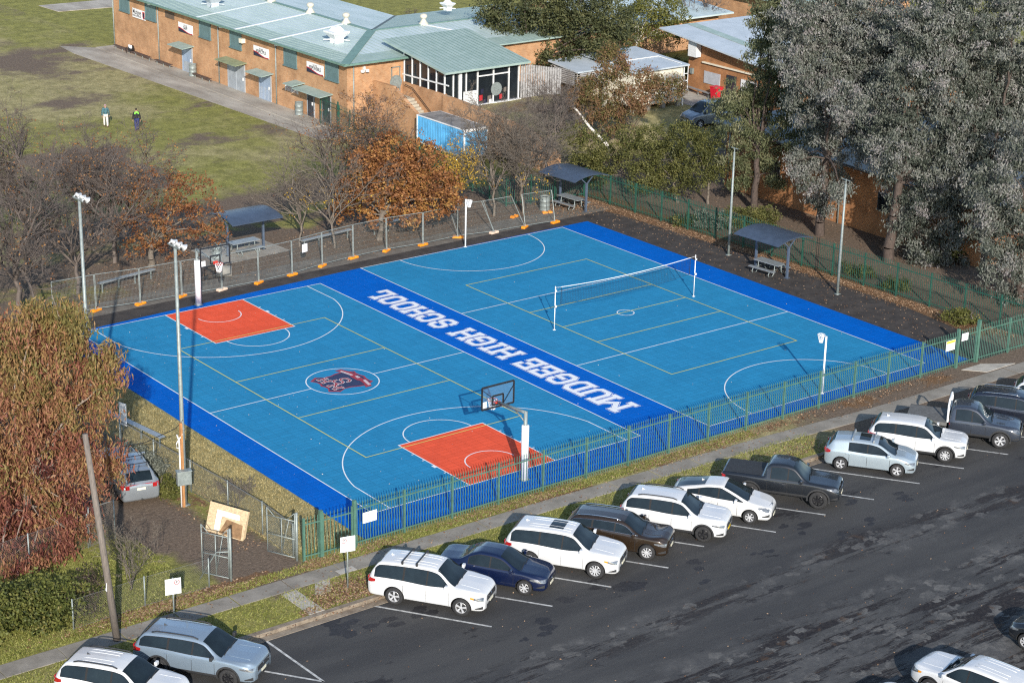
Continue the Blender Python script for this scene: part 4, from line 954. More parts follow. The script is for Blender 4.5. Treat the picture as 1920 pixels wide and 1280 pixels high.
for x, y, c_ in ((43.85, 80.8, 1), (43.85, 74.6, 1), (43.85, 69.2, 1), (48.9, 65.55, 1), (43.85, 87, 1)):
    MB().lathe([(.42, 0), (.40, .08), (.22, .32), (.17, .42), (.17, .5), (.28, .56), (.31, .68), (.28, .80), (.17, .88), (0, .9)], (x, y, RG-.02), 18).build('roof_ventilator', 'vent', rf, True)
def hood(x, y, m, s=1.0):
    z = EV+(min(x-36.6, y-58.3))/7.25*.65; h = MB(); q = lambda r, zz: [(x+a*r*s, y+b*r*s, z+zz*s) for a, b in ((-1, -1), (1, -1), (1, 1), (-1, 1))]
    L_ = [q(.5, -.1), q(.5, .45), q(.95, 1.0), q(.95, 1.18), q(.55, 1.2), q(.28, 1.62), q(.0, 1.64)]
    vs = sum(L_, []); h.add(vs, [(4*i+j, 4*i+(j+1) % 4, 4*i+4+(j+1) % 4, 4*i+4+j) for i in range(6) for j in range(4)])
    for a, b in ((-1, -1), (1, -1), (1, 1), (-1, 1)): h.bar((x+a*.5*s, y+b*.5*s, z+.3*s), (x+a*.95*s, y+b*.95*s, z+.25*s), .06)
    h.build('roof_exhaust_hood', m, rf)
hood(39.9, 64.5, 'wmetal', .78); hood(39.6, 83.3, 'rgrey', .75); hood(53.5, 68.6, 'wmetal', .5)
MB().box(36.85, 37.2, 73.9, 74.35, 4.15, 4.5).build('air_conditioner', 'cream', sch)
for y in (77.2, 68.5, 89.5): MB().obox((36.9, y, 4.95), .25, .35, .14, .3).build('wall_light', 'wmetal', sch)
MB().box(38.6, 38.75, 58.75, 58.92, 4.45, 4.75).obox((38.45, 58.65, 4.45), .25, .22, .2, .5).obox((38.85, 58.65, 4.45), .25, .22, .2, -.5).build('wall_light', 'wmetal', sch)
MB().lathe([(.55, -.01), (.55, .01), (0, .012)], (41.6, 58.85, 3.2), 24, 'Y').box(41.2, 41.26, 58.84, 58.92, 2.1, 4.4).box(41.95, 42.01, 58.84, 58.92, 2.1, 4.4).box(41.2, 42.0, 58.84, 58.92, 4.34, 4.4).build('screen_door', 'galv', sch)
def wallsign(label, y0, y1, z0, z1, lines, crest=False):
    t = thing('wall_sign', label, 'sign', (37.15, (y0+y1)/2, (z0+z1)/2)); w = (y1-y0)/2; h = (z1-z0)/2
    MB().box(-.02, .02, -w, w, -h, h).build('panel', 'signw', t)
    m = MB(); X_ = -.026; Mx = lambda u, v: facing((X_, -u, v), R(-90))
    if crest:
        text_mesh('Mudgee', .62, m, Mx(-.32, .12), bold=.012, sx=.8); text_mesh('HIGH SCHOOL', .24, m, Mx(-.32, -.22), bold=.008)
        m.mi(1).add([(X_, -u, v) for u, v in ((.70, .32), (.70, -.1), (.78, -.28), (.92, -.36), (1.06, -.28), (1.12, -.1), (1.12, .32))], [tuple(range(7))])
        m.mi(2).add([(X_-.003, -u, v) for u, v in ((.78, .22), (.78, -.08), (.91, -.26), (1.04, -.08), (1.04, .22))], [tuple(range(5))])
    else:
        text_mesh(lines[0], .17, m, Mx(0, .22), bold=.004); text_mesh(lines[1], .36, m, Mx(0, .0), bold=.012, sx=.92 if len(lines[1]) < 9 else .80)
        n = 16
        cur = lambda u, d: -h+.30*(.5+.5*math.cos((u/w+1)*1.9))+d+.03
        us = [-w+2*w*i/n for i in range(n+1)]
        for mi_, d0, d1, dx in ((2, None, -.02, 0), (1, -.02, .05, -.002)):
            m.mi(mi_); vs = [(X_+dx, -u, (-h if d0 is None else cur(u, d0))) for u in us]+[(X_+dx, -u, max(-h, cur(u, d1))) for u in us]
            m.add(vs, [(i, i+1, n+2+i, n+1+i) for i in range(n)])
    m.build('printed_text', ['signt', 'signr', 'signn'], t)
wallsign('white wall sign with a red crest below the far roof end', 90.95, 93.3, 3.25, 4.05, None, True)
wallsign('white wall sign reading safe above the first blue door', 82.5, 84.95, 3.35, 4.15, ('WE ARE', 'SAFE'))
wallsign('white wall sign reading respectful above the third door', 70.17, 72.52, 3.45, 4.25, ('WE ARE', 'RESPECTFUL'))
wallsign('white wall sign reading responsible beside the nearest window', 62.15, 64.52, 3.55, 4.35, ('WE ARE', 'RESPONSIBLE'))
g_ = 'brown benches along the brick wall'
long_bench('brown wall bench with a bag on it, farthest along the wall', (36.55, 95.9), (36.55, 89.1), .42, .3, 'bench', 6, 'galv', g_)
long_bench('brown wall bench between the downpipe and first blue door', (36.55, 88.2), (36.55, 85.4), .42, .3, 'bench', 3, 'galv', g_)
long_bench('brown wall bench between the steel bin and grey double door', (36.55, 81.5), (36.55, 78.6), .42, .3, 'bench', 3, 'galv', g_)
drum('galvanised bin by the brick wall right of the first blue door', 36.75, 82.0, .32, 1.0, .06); drum('dark bin by the brick wall left of the dark door', 36.75, 65.1, .32, 1.0, .06)
bag = thing('school_bag', 'black and white bag left on the brown wall bench', 'bag', (36.5, 92.6, .42))
MB().lathe([(0, 0), (.28, .02), (.30, .2), (.24, .42), (.1, .5), (0, .5)], n=12).build('body', 'black', bag, True); MB().box(-.25, -.1, -.4, .1, .25, .55).build('pocket', 'signw', bag, bevel=.05); MB().tube([(-.2, .2, .3), (-.3, .45, .2), (-.25, .5, -.2)], .04, 6).build('strap', 'black', bag)

an = thing('glazed_annexe', 'glazed annexe with pale green skillion roof on a brick base', 'building')
MB().box(42.25, 49.4, 53.5, 58.9, -.1, 2.0).box(42.25, 42.5, 53.42, 58.9, 2.0, 3.2).build('brick_base', 'brick', an)
a = MB(); slab(a, [(41.95, 52.85, 4.95), (50.0, 52.85, 4.95), (50.2, 61.4, 6.1), (41.95, 61.2, 6.1)], .16); a.build('roof', 'rgreen', an)
a = MB()
for i in range(1, 20): x = 41.95+i*.41; a.bar((x, 52.86, 4.965), (x, 61.2, 6.115), .02, .012)
a.build('roof_ribs', 'gut', an)
zt = lambda y: 4.80+(y-53.4)*.134
gl = MB(); gl.add([(42.35, 53.5, 3.2), (42.35, 58.85, 3.2), (42.35, 58.85, zt(58.85)), (42.35, 53.5, zt(53.5))], [(0, 3, 2, 1)]); gl.box(42.4, 49.35, 53.50, 53.54, 2.02, 4.82); gl.build('glazing', 'glass', an)
mu = MB()
for i in range(6): y = 53.45+i*1.06; mu.box(42.26, 42.34, y-.04, y+.04, 3.2, zt(y))
mu.bar((42.28, 52.9, 3.93), (42.28, 59.1, 3.75), .07, .1)
for x in (42.3, 43.1, 43.75, 44.3, 45.37, 46.87, 48.35, 49.3): mu.box(x-.045, x+.045, 53.40, 53.50, 2.0, 4.82)
mu.box(43.6, 43.85, 53.36, 53.5, 2.0, 4.8); mu.box(45.3, 48.4, 53.38, 53.46, 4.15, 4.24); mu.box(42.3, 49.4, 53.40, 53.48, 4.74, 4.84); mu.box(43.7, 49.4, 53.2, 53.5, 1.96, 2.06)
mu.build('glazing_bar', 'wmetal', an)
MB().lathe([(.52, -.01), (.52, .01), (0, .012)], (47.1, 53.36, 3.05), 24, 'Y').build('door_disc', 'galv', an)
pn = MB()
for i in range(9): pn.box(43.95, 45.2, 53.30, 53.34, 2.08+i*.125, 2.08+i*.125+.11)
pn.build('white_panel', 'wmetal', an)
it = MB(); 
for x, z, s_, c_ in ((45.7, 2.5, .35, 0), (46.1, 2.2, .3, 1), (46.5, 2.35, .4, 2), (47.6, 2.4, .3, 0), (45.8, 3.0, .3, 1), (48.0, 2.9, .28, 2), (46.6, 2.15, .25, 3)): it.mi(c_).obox((x, 53.44, z), s_, .05, s_*1.2, .3)
it.build('stored_items', ['signr', 'signn', 'wood', 'signw'], an)
sf = thing('slatted_fence', 'grey timber slat screen right of the glazed annexe', 'fence')
s_ = MB()
for i in range(17): s_.box(49.5+i*.24, 49.5+i*.24+.17, 53.42, 53.47, 1.9, 4.7-i*.05)
s_.build('slat_panel', 'slat', sf); MB().box(49.5, 53.5, 53.47, 53.52, 2.6, 2.7).box(49.5, 53.5, 53.47, 53.52, 4.0-.2, 3.9).build('rail', 'slat', sf)
# raised terrace, retaining wall and stairs
gx, gy = np.meshgrid(np.arange(42.3, 58, .5), np.arange(38.5, 58.9, .5)); hh, ww = gx.shape
tz = 2.0*np.minimum(ss(58, 52, gx)*1.0, ss(39, 47, gy)); tz = np.maximum(tz, -.02)+(fbm(gx.ravel(), gy.ravel(), 2, 9).reshape(gx.shape)-.5)*.12
ii = np.arange(hh*ww).reshape(hh, ww)
te = np_mesh('terrace', np.stack([gx.ravel(), gy.ravel(), tz.ravel()], 1), np.stack([ii[:-1, :-1], ii[:-1, 1:], ii[1:, 1:], ii[1:, :-1]], -1).reshape(-1, 4), 'ground', smooth=True)
at_ = te.data.attributes.new('zone', 'FLOAT_COLOR', 'POINT'); n2 = fbm(gx.ravel(), gy.ravel(), 3, 4)
at_.data.foreach_set('color', np.stack([ss(.4, .6, n2)*.6, ss(.5, .7, n2)*.5, np.full_like(n2, .75), np.ones_like(n2)], 1).astype(np.float32).ravel()); tag(te, kind='structure')
rw = thing('retaining_wall', 'orange brick retaining wall stepping down below the glazed annexe', 'wall')
m = MB(); pr = [(53.42, -.1), (53.42, 3.2), (50, 3.1), (47.5, 2.95), (44, 2.75), (41.6, 2.35), (39.6, 1.5), (39.6, -.1)]
m.add([(x, y, z) for x in (42.08, 42.36) for y, z in pr], [tuple(range(8)), tuple(range(8, 16))[::-1]]+[(i, 8+i, 8+(i+1) % 8, (i+1) % 8) for i in range(8)]); m.build('wall', 'brick', rw)
st = thing('staircase', 'brick sided concrete stairs climbing to the screen door', 'stairs')
m = MB(); pr = [(58.9, -.1), (58.9, 3.55), (56.2, 3.6), (53.9, 2.5), (51.0, 1.1), (51.0, -.1)]
m.add([(x, y, z) for x in (39.5, 39.78) for y, z in pr], [tuple(range(6)), tuple(range(6, 12))[::-1]]+[(i, 6+i, 6+(i+1) % 6, (i+1) % 6) for i in range(6)]); m.build('side_wall', 'brick', st)
m = MB(); m.box(39.8, 42.2, 57.2, 58.9, 0, 2.2)
for i in range(12): m.box(39.8, 42.2, 57.2-.30*(i+1), 57.2-.30*i-.003, 0, 2.2-.175*(i+1))
m.build('steps', 'stone', st); MB().tube([(42.0, 58.2, 3.1), (42.0, 57.2, 3.0), (42.0, 53.9, 1.1)], .03, 8).build('handrail', 'black', st)
ct = thing('storage_container', 'sky blue storage container with white frame and dirty grey roof', 'container', (39.7, 48.9, 0))
m = MB(); X0, X1, Y0, Y1, Z0, Z1 = -1.02, 1.02, -2.9, 2.9, .42, 2.45
m.box(X0, X1, Y0, Y1, Z0, Z1-.03)
for i in range(28): y = Y0+.12+i*.205; m.box(X0-.02, X0, y, y+.1, Z0+.12, Z1-.16)
m.build('body', 'cblue', ct)
f = MB()
for x in (X0, X1):
    for y in (Y0, Y1): f.box(x-.05, x+.05, y-.05, y+.05, Z0, Z1)
for y in (Y0, Y1): f.box(X0, X1, y-.05, y+.05, Z1-.20, Z1).box(X0, X1, y-.05, y+.05, Z0-.06, Z0+.06)
for x in (X0, X1): f.box(x-.04, x+.04, Y0, Y1, Z1-.07, Z1).box(x-.04, x+.04, Y0, Y1, Z0-.06, Z0+.06)
f.build('frame', 'white', ct); MB().box(X0+.05, X1-.05, Y0+.05, Y1-.05, Z1-.02, Z1+.01).build('roof', 'croof', ct)
for x in (-.8, .8):
    for y in (-2.3, 2.3): MB().box(x-.1, x+.1, y-.1, y+.1, 0, Z0-.05).build('stump', 'conc', ct)
dm = thing('demountable_classroom', 'cream demountable classroom on stumps behind the white limbed tree', 'building')
MB().box(59.2, 64.4, 51.3, 57.2, .5, 3.35).build('wall', 'cream', dm)
a = MB(); slab(a, [(58.9, 50.9, 3.42), (64.75, 50.9, 3.42), (64.75, 57.6, 3.75), (58.9, 57.6, 3.75)], .12); slab(a, [(55.5, 53.8, 3.3), (58.9, 53.8, 3.3), (58.9, 57.6, 3.6), (55.5, 57.6, 3.6)], .12); a.build('roof', 'rgrey', dm)
MB().bar((59, 54, 3.62), (64.1, 54, 3.62), .05).bar((64.1, 54, 3.62), (64.1, 51.2, 3.5), .05).bar((64.1, 51.22, 3.4), (64.1, 51.22, 2.4), .05).build('conduit', 'white', dm)
s_ = MB()
for i in range(8): s_.box(55.55, 55.6, 54.0, 57.3, 2.1+i*.15, 2.1+i*.15+.1)
for i in range(8): s_.box(55.6, 58.9, 53.95, 54.0, 2.1+i*.15, 2.1+i*.15+.1)
s_.build('slat_screen', 'slat', dm); s_ = MB()
for x in (55.7, 58.6, 59.4, 61, 62.6, 64.2):
    for y in (54.1, 57): MB().box(x-.15, x+.15, y-.15, y+.15, 0, .5 if x > 59 else 3.3).build('stump', 'conc', dm)
for x in (59.4, 61, 62.6, 64.2): MB().box(x-.15, x+.15, 51.4, 51.7, 0, .5).build('stump', 'conc', dm)
MB().box(64.5, 64.6, 51.3, 51.36, 0, 3.3).box(64.4, 65.2, 51.5, 54, 1.9, 1.95).box(64.45, 65.2, 51.5, 51.55, 1.2, 1.25).box(64.45, 65.2, 51.5, 51.55, 2.5, 2.55).box(65.15, 65.2, 51.5, 51.55, 1.2, 3.3).build('landing_frame', 'wmetal', dm)
bh = thing('brick_hall', 'rust brick hall with sloping grey roof and a notice panel', 'building')
MB().box(68.8, 86, 40, 55.4, -.1, 3.15).add([(x, y, z) for x in (68.8, 86) for y, z in ((40, 3.15), (55.4, 3.15), (55.4, 4.6), (40, 3.2))], [(0, 1, 2, 3)[::-1], (4, 5, 6, 7), (2, 6, 7, 3)[::-1], (1, 5, 6, 2)[::-1], (0, 3, 7, 4)[::-1]]).build('wall', 'brick2', bh)
a = MB(); slab(a, [(67.7, 39, 3.15), (88, 39, 3.15), (88, 58, 4.95), (67.7, 58, 4.95)], .12); a.build('roof', 'rgrey', bh); MB().bar((71.2, 39.2, 3.19), (71.2, 57.8, 4.97), .9, .03).build('roof_strip', 'rgreen', bh)
MB().box(68.74, 68.8, 51.5, 53.4, 1.0, 2.0).build('notice_panel', mat('grey_panel', (.42, .43, .46), .5, 0, .08, 3), bh); MB().box(68.72, 68.8, 49.6, 50.7, .05, 2.15).build('door', 'doord', bh)
MB().box(68.70, 68.8, 47.2, 49.0, 1.0, 2.1).build('window', 'wmetal', bh); MB().box(68.69, 68.7, 47.3, 48.1, 1.1, 2.0).build('pane', 'glass', bh)
MB().box(68.2, 68.75, 53.9, 54.9, 3.05, 4.35).build('air_conditioner', 'wmetal', bh); MB().box(68.6, 68.8, 46.5, 53.6, 2.65, 2.75).build('conduit_duct', 'cream', bh); MB().box(68.6, 68.8, 54.7, 55.0, 1.5, 1.95).build('switch_box', 'galv', bh)
wb = thing('wheelie_bin', 'bright red wheelie bin against the rust brick hall', 'bin', (67.9, 50.95, 0))
m = MB(); vs = [(a*r_, b*r_*1.1, z) for r_, z in ((.27, .06), (.37, 1.15)) for a, b in ((-1, -1), (1, -1), (1, 1), (-1, 1))]; m.add(vs, [(0, 3, 2, 1), (4, 5, 6, 7), (0, 1, 5, 4), (1, 2, 6, 5), (2, 3, 7, 6), (3, 0, 4, 7)]); M['binred'] = mat('bin_red', (.62, .012, .03), .4, 0, .08, 3); m.build('body', 'binred', wb, bevel=.02)
MB().box(-.40, .40, -.44, .44, 1.15, 1.22).build('lid', 'binred', wb, bevel=.02); MB().tube([(.3, -.25, .12), (.3, .25, .12)], .12, 12).build('wheels', 'rubber', wb)
long_bench('metal bench along the rust brick hall', (68.3, 55), (67.95, 51.7), .5, .35, 'alu', 3)
tag(MB().prism([(61.5, 45.5), (68.8, 45.5), (68.8, 55.4), (64.9, 55.4), (65, 50)], -.01, .03).build('hall_paving', 'conc2'), kind='structure')
fb = thing('far_building', 'distant orange brick block with green eave at the top edge', 'building')
MB().box(91, 108, 66, 84, -.1, 3.6).build('wall', 'brick', fb); MB().box(90, 110, 65, 85, 3.6, 3.85).build('roof', 'rgreen', fb)
fb = thing('far_building', 'distant brick wing with pale roof behind the dark green tree', 'building')
MB().box(72.5, 84, 68, 82, -.1, 3.2).build('wall', 'brick', fb); a = MB(); slab(a, [(71.5, 67, 3.2), (85, 67, 3.2), (85, 83, 4.2), (71.5, 83, 4.2)], .15); a.build('roof', 'rwhite', fb)
eb = thing('brick_block', 'shaded rust brick block behind the big grey gum trees', 'building')
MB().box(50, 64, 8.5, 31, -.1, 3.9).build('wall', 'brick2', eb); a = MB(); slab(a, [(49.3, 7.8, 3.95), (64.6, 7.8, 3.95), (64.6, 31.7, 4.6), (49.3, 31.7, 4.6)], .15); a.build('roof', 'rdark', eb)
for y in (26.2, 16.5): f = MB().box(49.93, 50, y-.45, y+.45, 1.7, 2.9).build('window', 'dframe', eb); MB().box(49.90, 49.93, y-.38, y+.38, 1.78, 2.82).build('pane', 'glass', f)
for y in (30.6, 20.2, 13.2): MB().cyl((49.92, y), .05, 0, 3.9, 8).build('downpipe', 'galv', eb, True)
# ------------------------------------------------------------------ two people walking away over the lawn
def skin(name, verts, edges, rad, m, parent, sub=2):
    me = bpy.data.meshes.new(name); me.from_pydata(verts, edges, []); o = bpy.data.objects.new(name, me); C.objects.link(o)
    md = o.modifiers.new('skin', 'SKIN'); md.use_smooth_shade = True
    for i, r in enumerate(rad): me.skin_vertices[0].data[i].radius = (r, r) if not isinstance(r, tuple) else r
    me.skin_vertices[0].data[0].use_root = True
    s = o.modifiers.new('sub', 'SUBSURF'); s.levels = sub; s.render_levels = sub
    dg = bpy.context.evaluated_depsgraph_get(); e = bpy.data.meshes.new_from_object(o.evaluated_get(dg))
    bpy.data.objects.remove(o); bpy.data.meshes.remove(me); e.materials.clear(); e.materials.append(M[m] if isinstance(m, str) else m)
    for p in e.polygons: p.use_smooth = True
    o = bpy.data.objects.new(name, e); C.objects.link(o); o.parent = parent
    return o
def person(label, loc, rz, shirt, trouser, hairm, shoe, stride, extra=None):
    t = thing('person', label, 'person', loc, rz)
    J = dict(pel=(0, 0, .93), wa=(0, 0, 1.08), ch=(0, .01, 1.30), nk=(0, .0, 1.47), hd=(0, .03, 1.58), ht=(0, .03, 1.72),
             sl=(-.19, 0, 1.40), el=(-.25, -.06*stride, 1.12), wl=(-.26, .04-.10*stride, .87), sr=(.19, 0, 1.40), er=(.25, .06*stride-.04, 1.12), wr=(.27, .04+.10*stride, .87),
             hl=(-.10, 0, .90), kl=(-.11, .10*stride, .50), al=(-.11, .16*stride-.03, .09), tl=(-.12, .16*stride+.13, .04), hr=(.10, 0, .90), kr=(.11, -.06*stride+.03, .50), ar=(.11, -.22*stride, .10), tr=(.12, -.22*stride+.15, .04))
    keys = list(J); ix = {k: i for i, k in enumerate(keys)}; v = [J[k] for k in keys]
    e = [('pel', 'wa'), ('wa', 'ch'), ('ch', 'nk'), ('nk', 'hd'), ('hd', 'ht'), ('ch', 'sl'), ('sl', 'el'), ('el', 'wl'), ('ch', 'sr'), ('sr', 'er'), ('er', 'wr'), ('pel', 'hl'), ('hl', 'kl'), ('kl', 'al'), ('al', 'tl'), ('pel', 'hr'), ('hr', 'kr'), ('kr', 'ar'), ('ar', 'tr')]
    e = [(ix[a], ix[b]) for a, b in e]
    rr = dict(pel=(.13, .10), wa=(.13, .09), ch=(.14, .10), nk=.05, hd=(.085, .10), ht=(.07, .085), sl=.06, el=.042, wl=.03, sr=.06, er=.042, wr=.03, hl=.085, kl=.058, al=.042, tl=.032, hr=.085, kr=.058, ar=.042, tr=.032)
    rad = [rr[k] for k in keys]
    for s, w in ((-1, 'wl'), (1, 'wr')):      # palm, four curled fingers of unequal length and a thumb
        b = Vector(J[w]); pl = b+Vector((0, .01, -.09)); i0 = len(v); v.append(tuple(pl)); rad.append((.036, .018)); e.append((ix[w], i0))
        for k, (dy, ln) in enumerate(((-.032, .062), (-.011, .078), (.011, .082), (.032, .072))):
            r0 = pl+Vector((0, dy, -.02)); i = len(v)
            v += [tuple(r0), tuple(r0+Vector((-s*.006, .004, -ln*.55))), tuple(r0+Vector((-s*.03, .006, -ln)))]; rad += [.009, .0085, .008]; e += [(i0, i), (i, i+1), (i+1, i+2)]
        i = len(v); v += [tuple(b+Vector((-s*.005, .038, -.05))), tuple(b+Vector((-s*.02, .06, -.09)))]; rad += [.011, .009]; e += [(i0, i), (i, i+1)]
    M.setdefault('skin', mat('skin_tone', (.42, .24, .17), .5, 0, .05, 4)); body = skin('body', v, e, rad, 'skin', t)
    g = lambda ks, ed, r, nm, m: skin(nm, [J[k] for k in ks], [(ks.index(a), ks.index(b)) for a, b in ed], r, m, t)
    g(['ch', 'wa', 'pel', 'nk', 'sl', 'el', 'wl', 'sr', 'er', 'wr'], [('ch', 'wa'), ('wa', 'pel'), ('ch', 'nk'), ('ch', 'sl'), ('sl', 'el'), ('el', 'wl'), ('ch', 'sr'), ('sr', 'er'), ('er', 'wr')], [(.19, .135), (.17, .125), (.175, .135), .075, .085, .068, .05, .085, .068, .05], 'jacket', shirt)
    g(['pel', 'hl', 'kl', 'al', 'hr', 'kr', 'ar'], [('pel', 'hl'), ('hl', 'kl'), ('kl', 'al'), ('pel', 'hr'), ('hr', 'kr'), ('kr', 'ar')], [(.16, .125), .115, .088, .072, .115, .088, .072], 'trousers', trouser)
    skin('hair', [(0, .02, 1.60), (0, .01, 1.68), (0, .03, 1.745)], [(0, 1), (1, 2)], [(.088, .10), (.10, .112), (.06, .07)], hairm, t)
    MB().lathe([(0, 0), (.010, .004), (0, .02)], (0, .135, 1.615), 8).lathe([(0, 0), (.008, .004), (0, .012)], (-.034, .125, 1.645), 8).lathe([(0, 0), (.008, .004), (0, .012)], (.034, .125, 1.645), 8).box(-.024, .024, .122, .132, 1.565, 1.573).box(-.094, -.084, .01, .04, 1.60, 1.66).box(.084, .094, .01, .04, 1.60, 1.66).build('face', 'skin', t)
    for a, b in (('al', 'tl'), ('ar', 'tr')): skin('shoe', [tuple(Vector(J[a])+Vector((0, -.05, -.045))), tuple(Vector(J[a])+Vector((0, .03, -.03))), J[b]], [(0, 1), (1, 2)], [.045, .055, .04], shoe, t)
    if extra: extra(t)
    return t
pl = bpy.data.materials.new('plaid_cloth'); pl.use_nodes = True; _nt = pl.node_tree; _g = _n(_nt, 'ShaderNodeTexCoord'); _br = _n(_nt, 'ShaderNodeTexBrick'); _br.offset = 0
_br.inputs['Scale'].default_value = 1; _br.inputs['Brick Width'].default_value = .11; _br.inputs['Row Height'].default_value = .13; _br.inputs['Mortar Size'].default_value = .009
_br.inputs['Color1'].default_value = (.012, .05, .085, 1); _br.inputs['Color2'].default_value = (.02, .085, .11, 1); _br.inputs['Mortar'].default_value = (.13, .25, .25, 1)
_cb = _n(_nt, 'ShaderNodeCombineXYZ'); _sx = _n(_nt, 'ShaderNodeSeparateXYZ'); _nt.links.new(_g.outputs['Object'], _sx.inputs[0]); _nt.links.new(_sx.outputs[0], _cb.inputs[0]); _nt.links.new(_sx.outputs[2], _cb.inputs[1])
_nt.links.new(_cb.outputs[0], _br.inputs[0]); _nt.links.new(_br.outputs[0], _nt.nodes['Principled BSDF'].inputs['Base Color']); _nt.nodes['Principled BSDF'].inputs['Roughness'].default_value = .9; M['plaid'] = pl
for k_, c_ in dict(palecloth=(.62, .58, .52), navycloth=(.018, .03, .13), blackcloth=(.012, .012, .018), limecloth=(.22, .62, .08), capgrey=(.30, .20, .22), darkhair=(.012, .01, .009), shoeb=(.09, .05, .04)).items(): M[k_] = mat(k_, c_, .85, 0, .12, 9)
person('person in a teal checked shirt and pale trousers walking away', (22.52, 69.74, 0), R(-25), 'plaid', 'palecloth', 'capgrey', 'shoeb', 1)
def lime(t):
    skin('collar', [(0, -.03, 1.47), (-.11, -.085, 1.43), (-.14, -.10, 1.30), (.11, -.085, 1.43), (.14, -.10, 1.30)], [(0, 1), (1, 2), (0, 3), (3, 4)], [.085, .075, .055, .075, .055], 'limecloth', t)
person('person in a black jacket with lime shoulders and blue trousers', (23.83, 67.27, 0), R(-15), 'blackcloth', 'navycloth', 'darkhair', 'shoeb', -.7, lime)
# ------------------------------------------------------------------ cars
def pchip(xs, ys, x):
    xs = np.asarray(xs, float); ys = np.asarray(ys, float); h = np.diff(xs); d = np.diff(ys)/h; m = np.zeros(len(xs))
    for i in range(1, len(xs)-1):
        if d[i-1]*d[i] > 0: w1 = 2*h[i]+h[i-1]; w2 = h[i]+2*h[i-1]; m[i] = (w1+w2)/(w1/d[i-1]+w2/d[i])
    m[0] = d[0]; m[-1] = d[-1]; x = np.clip(x, xs[0], xs[-1]); i = np.clip(np.searchsorted(xs, x)-1, 0, len(h)-1)
    t = (x-xs[i])/h[i]; return (2*t**3-3*t**2+1)*ys[i]+(t**3-2*t**2+t)*h[i]*m[i]+(-2*t**3+3*t**2)*ys[i+1]+(t**3-t**2)*h[i]*m[i+1]
class Body:
    """lofted car shell; x forward, origin on the ground midway between the axles"""
    def __init__(s, top, belt, roofw, W, xf, xr, zb=.20, nose=.30, tail=.22, nz=(.34, .70), tz=(.36, .80), shoulder=.955):
        s.top, s.belt, s.rw, s.W, s.xf, s.xr, s.zb0, s.nose, s.tail, s.nz, s.tz, s.sh = top, belt, roofw, W, xf, xr, zb, nose, tail, nz, tz, shoulder
    def params(s, x):
        zt = pchip(*zip(*s.top), x); zs = pchip(*zip(*s.belt), x); yt = pchip(*zip(*s.rw), x)
        uf = np.clip((s.xf-x)/.62, 0, 1); ur = np.clip((x-s.xr)/.5, 0, 1)
        kf = 1-s.nose*(1-np.sqrt(np.clip(1-(1-uf)**2.3, 0, 1))); kr = 1-s.tail*(1-np.sqrt(np.clip(1-(1-ur)**2.6, 0, 1)))
        k = kf*kr; e = np.clip((s.xf-x)/.16, 0, 1); r = np.clip((x-s.xr)/.14, 0, 1)
        zb = s.zb0+(s.nz[0]-s.zb0)*(1-e)**2+(s.tz[0]-s.zb0)*(1-r)**2
        return zt, np.minimum(zs, zt-.03), yt*k, s.W*k, zb
    def section(s, x):
        zt, zs, yt, W, zb = [float(v) for v in s.params(np.array(x))]
        h = zt-zs
        P = [(0, zb), (W*.80, zb), (W*.955, zb+.05), (W*.985, zb+.3*(zs-zb)), (W*1.0, zb+.62*(zs-zb)), (W*.985, zs-.07), (W*s.sh, zs),
             (W*s.sh+(yt-W*s.sh)*.5, zs+h*.46), (yt+.02, zs+h*.86), (yt-.06, zs+h*.97), (yt*.55, zt), (0, zt+.012)]
        for _ in range(2):
            Q = [P[0]]
            for a, b in zip(P[:-1], P[1:]): Q += [(a[0]*.75+b[0]*.25, a[1]*.75+b[1]*.25), (a[0]*.25+b[0]*.75, a[1]*.25+b[1]*.75)]
            P = Q+[P[-1]]
        return P
    def yat(s, x, z):
        P = s.section(x); best = 0
        for a, b in zip(P[:-1], P[1:]):
            if (a[1]-z)*(b[1]-z) <= 0 and abs(b[1]-a[1]) > 1e-9:
                t = (z-a[1])/(b[1]-a[1]); best = max(best, a[0]+(b[0]-a[0])*t)
        return best
    def zat(s, x, y):
        P = s.section(x); y = abs(y); best = -1
        for a, b in zip(P[:-1], P[1:]):
            if (a[0]-y)*(b[0]-y) <= 0 and abs(b[0]-a[0]) > 1e-9:
                t = (y-a[0])/(b[0]-a[0]); best = max(best, a[1]+(b[1]-a[1])*t)
        return best
    def mesh(s, mb, step=.06):
        xs = list(np.arange(s.xr, s.xf-.02, step))+[s.xf]
        xs = sorted(set([round(v, 4) for v in xs+[s.xr+.015, s.xr+.035, s.xf-.015, s.xf-.035, s.xf-.08]])); n = None; vs = []
        for x in xs:
            h = s.section(x); full = [(x, y, z) for y, z in h]+[(x, -y, z) for y, z in h[-2:0:-1]]; n = len(full); vs += full
        N = len(xs); fs = [(i*n+j, i*n+(j+1) % n, (i+1)*n+(j+1) % n, (i+1)*n+j) for i in range(N-1) for j in range(n)]
        fs += [tuple(range(n))[::-1], tuple((N-1)*n+j for j in range(n))]
        mb.add(vs, fs)
def side_panel(mb, B, cols, side, off=.006, nz=5):
    """cols: list of (x, z0, z1); a skin following the flank"""
    o = len(mb.v); vs = []
    for x, z0, z1 in cols:
        for k in range(nz+1):
            z = z0+(z1-z0)*k/nz; vs.append((x, side*(B.yat(x, z)+off), z))
    n = nz+1; f = [(i*n+k, (i+1)*n+k, (i+1)*n+k+1, i*n+k+1) for i in range(len(cols)-1) for k in range(nz)]
    if (cols[-1][0]-cols[0][0])*side < 0: pass
    mb.add(vs, f)
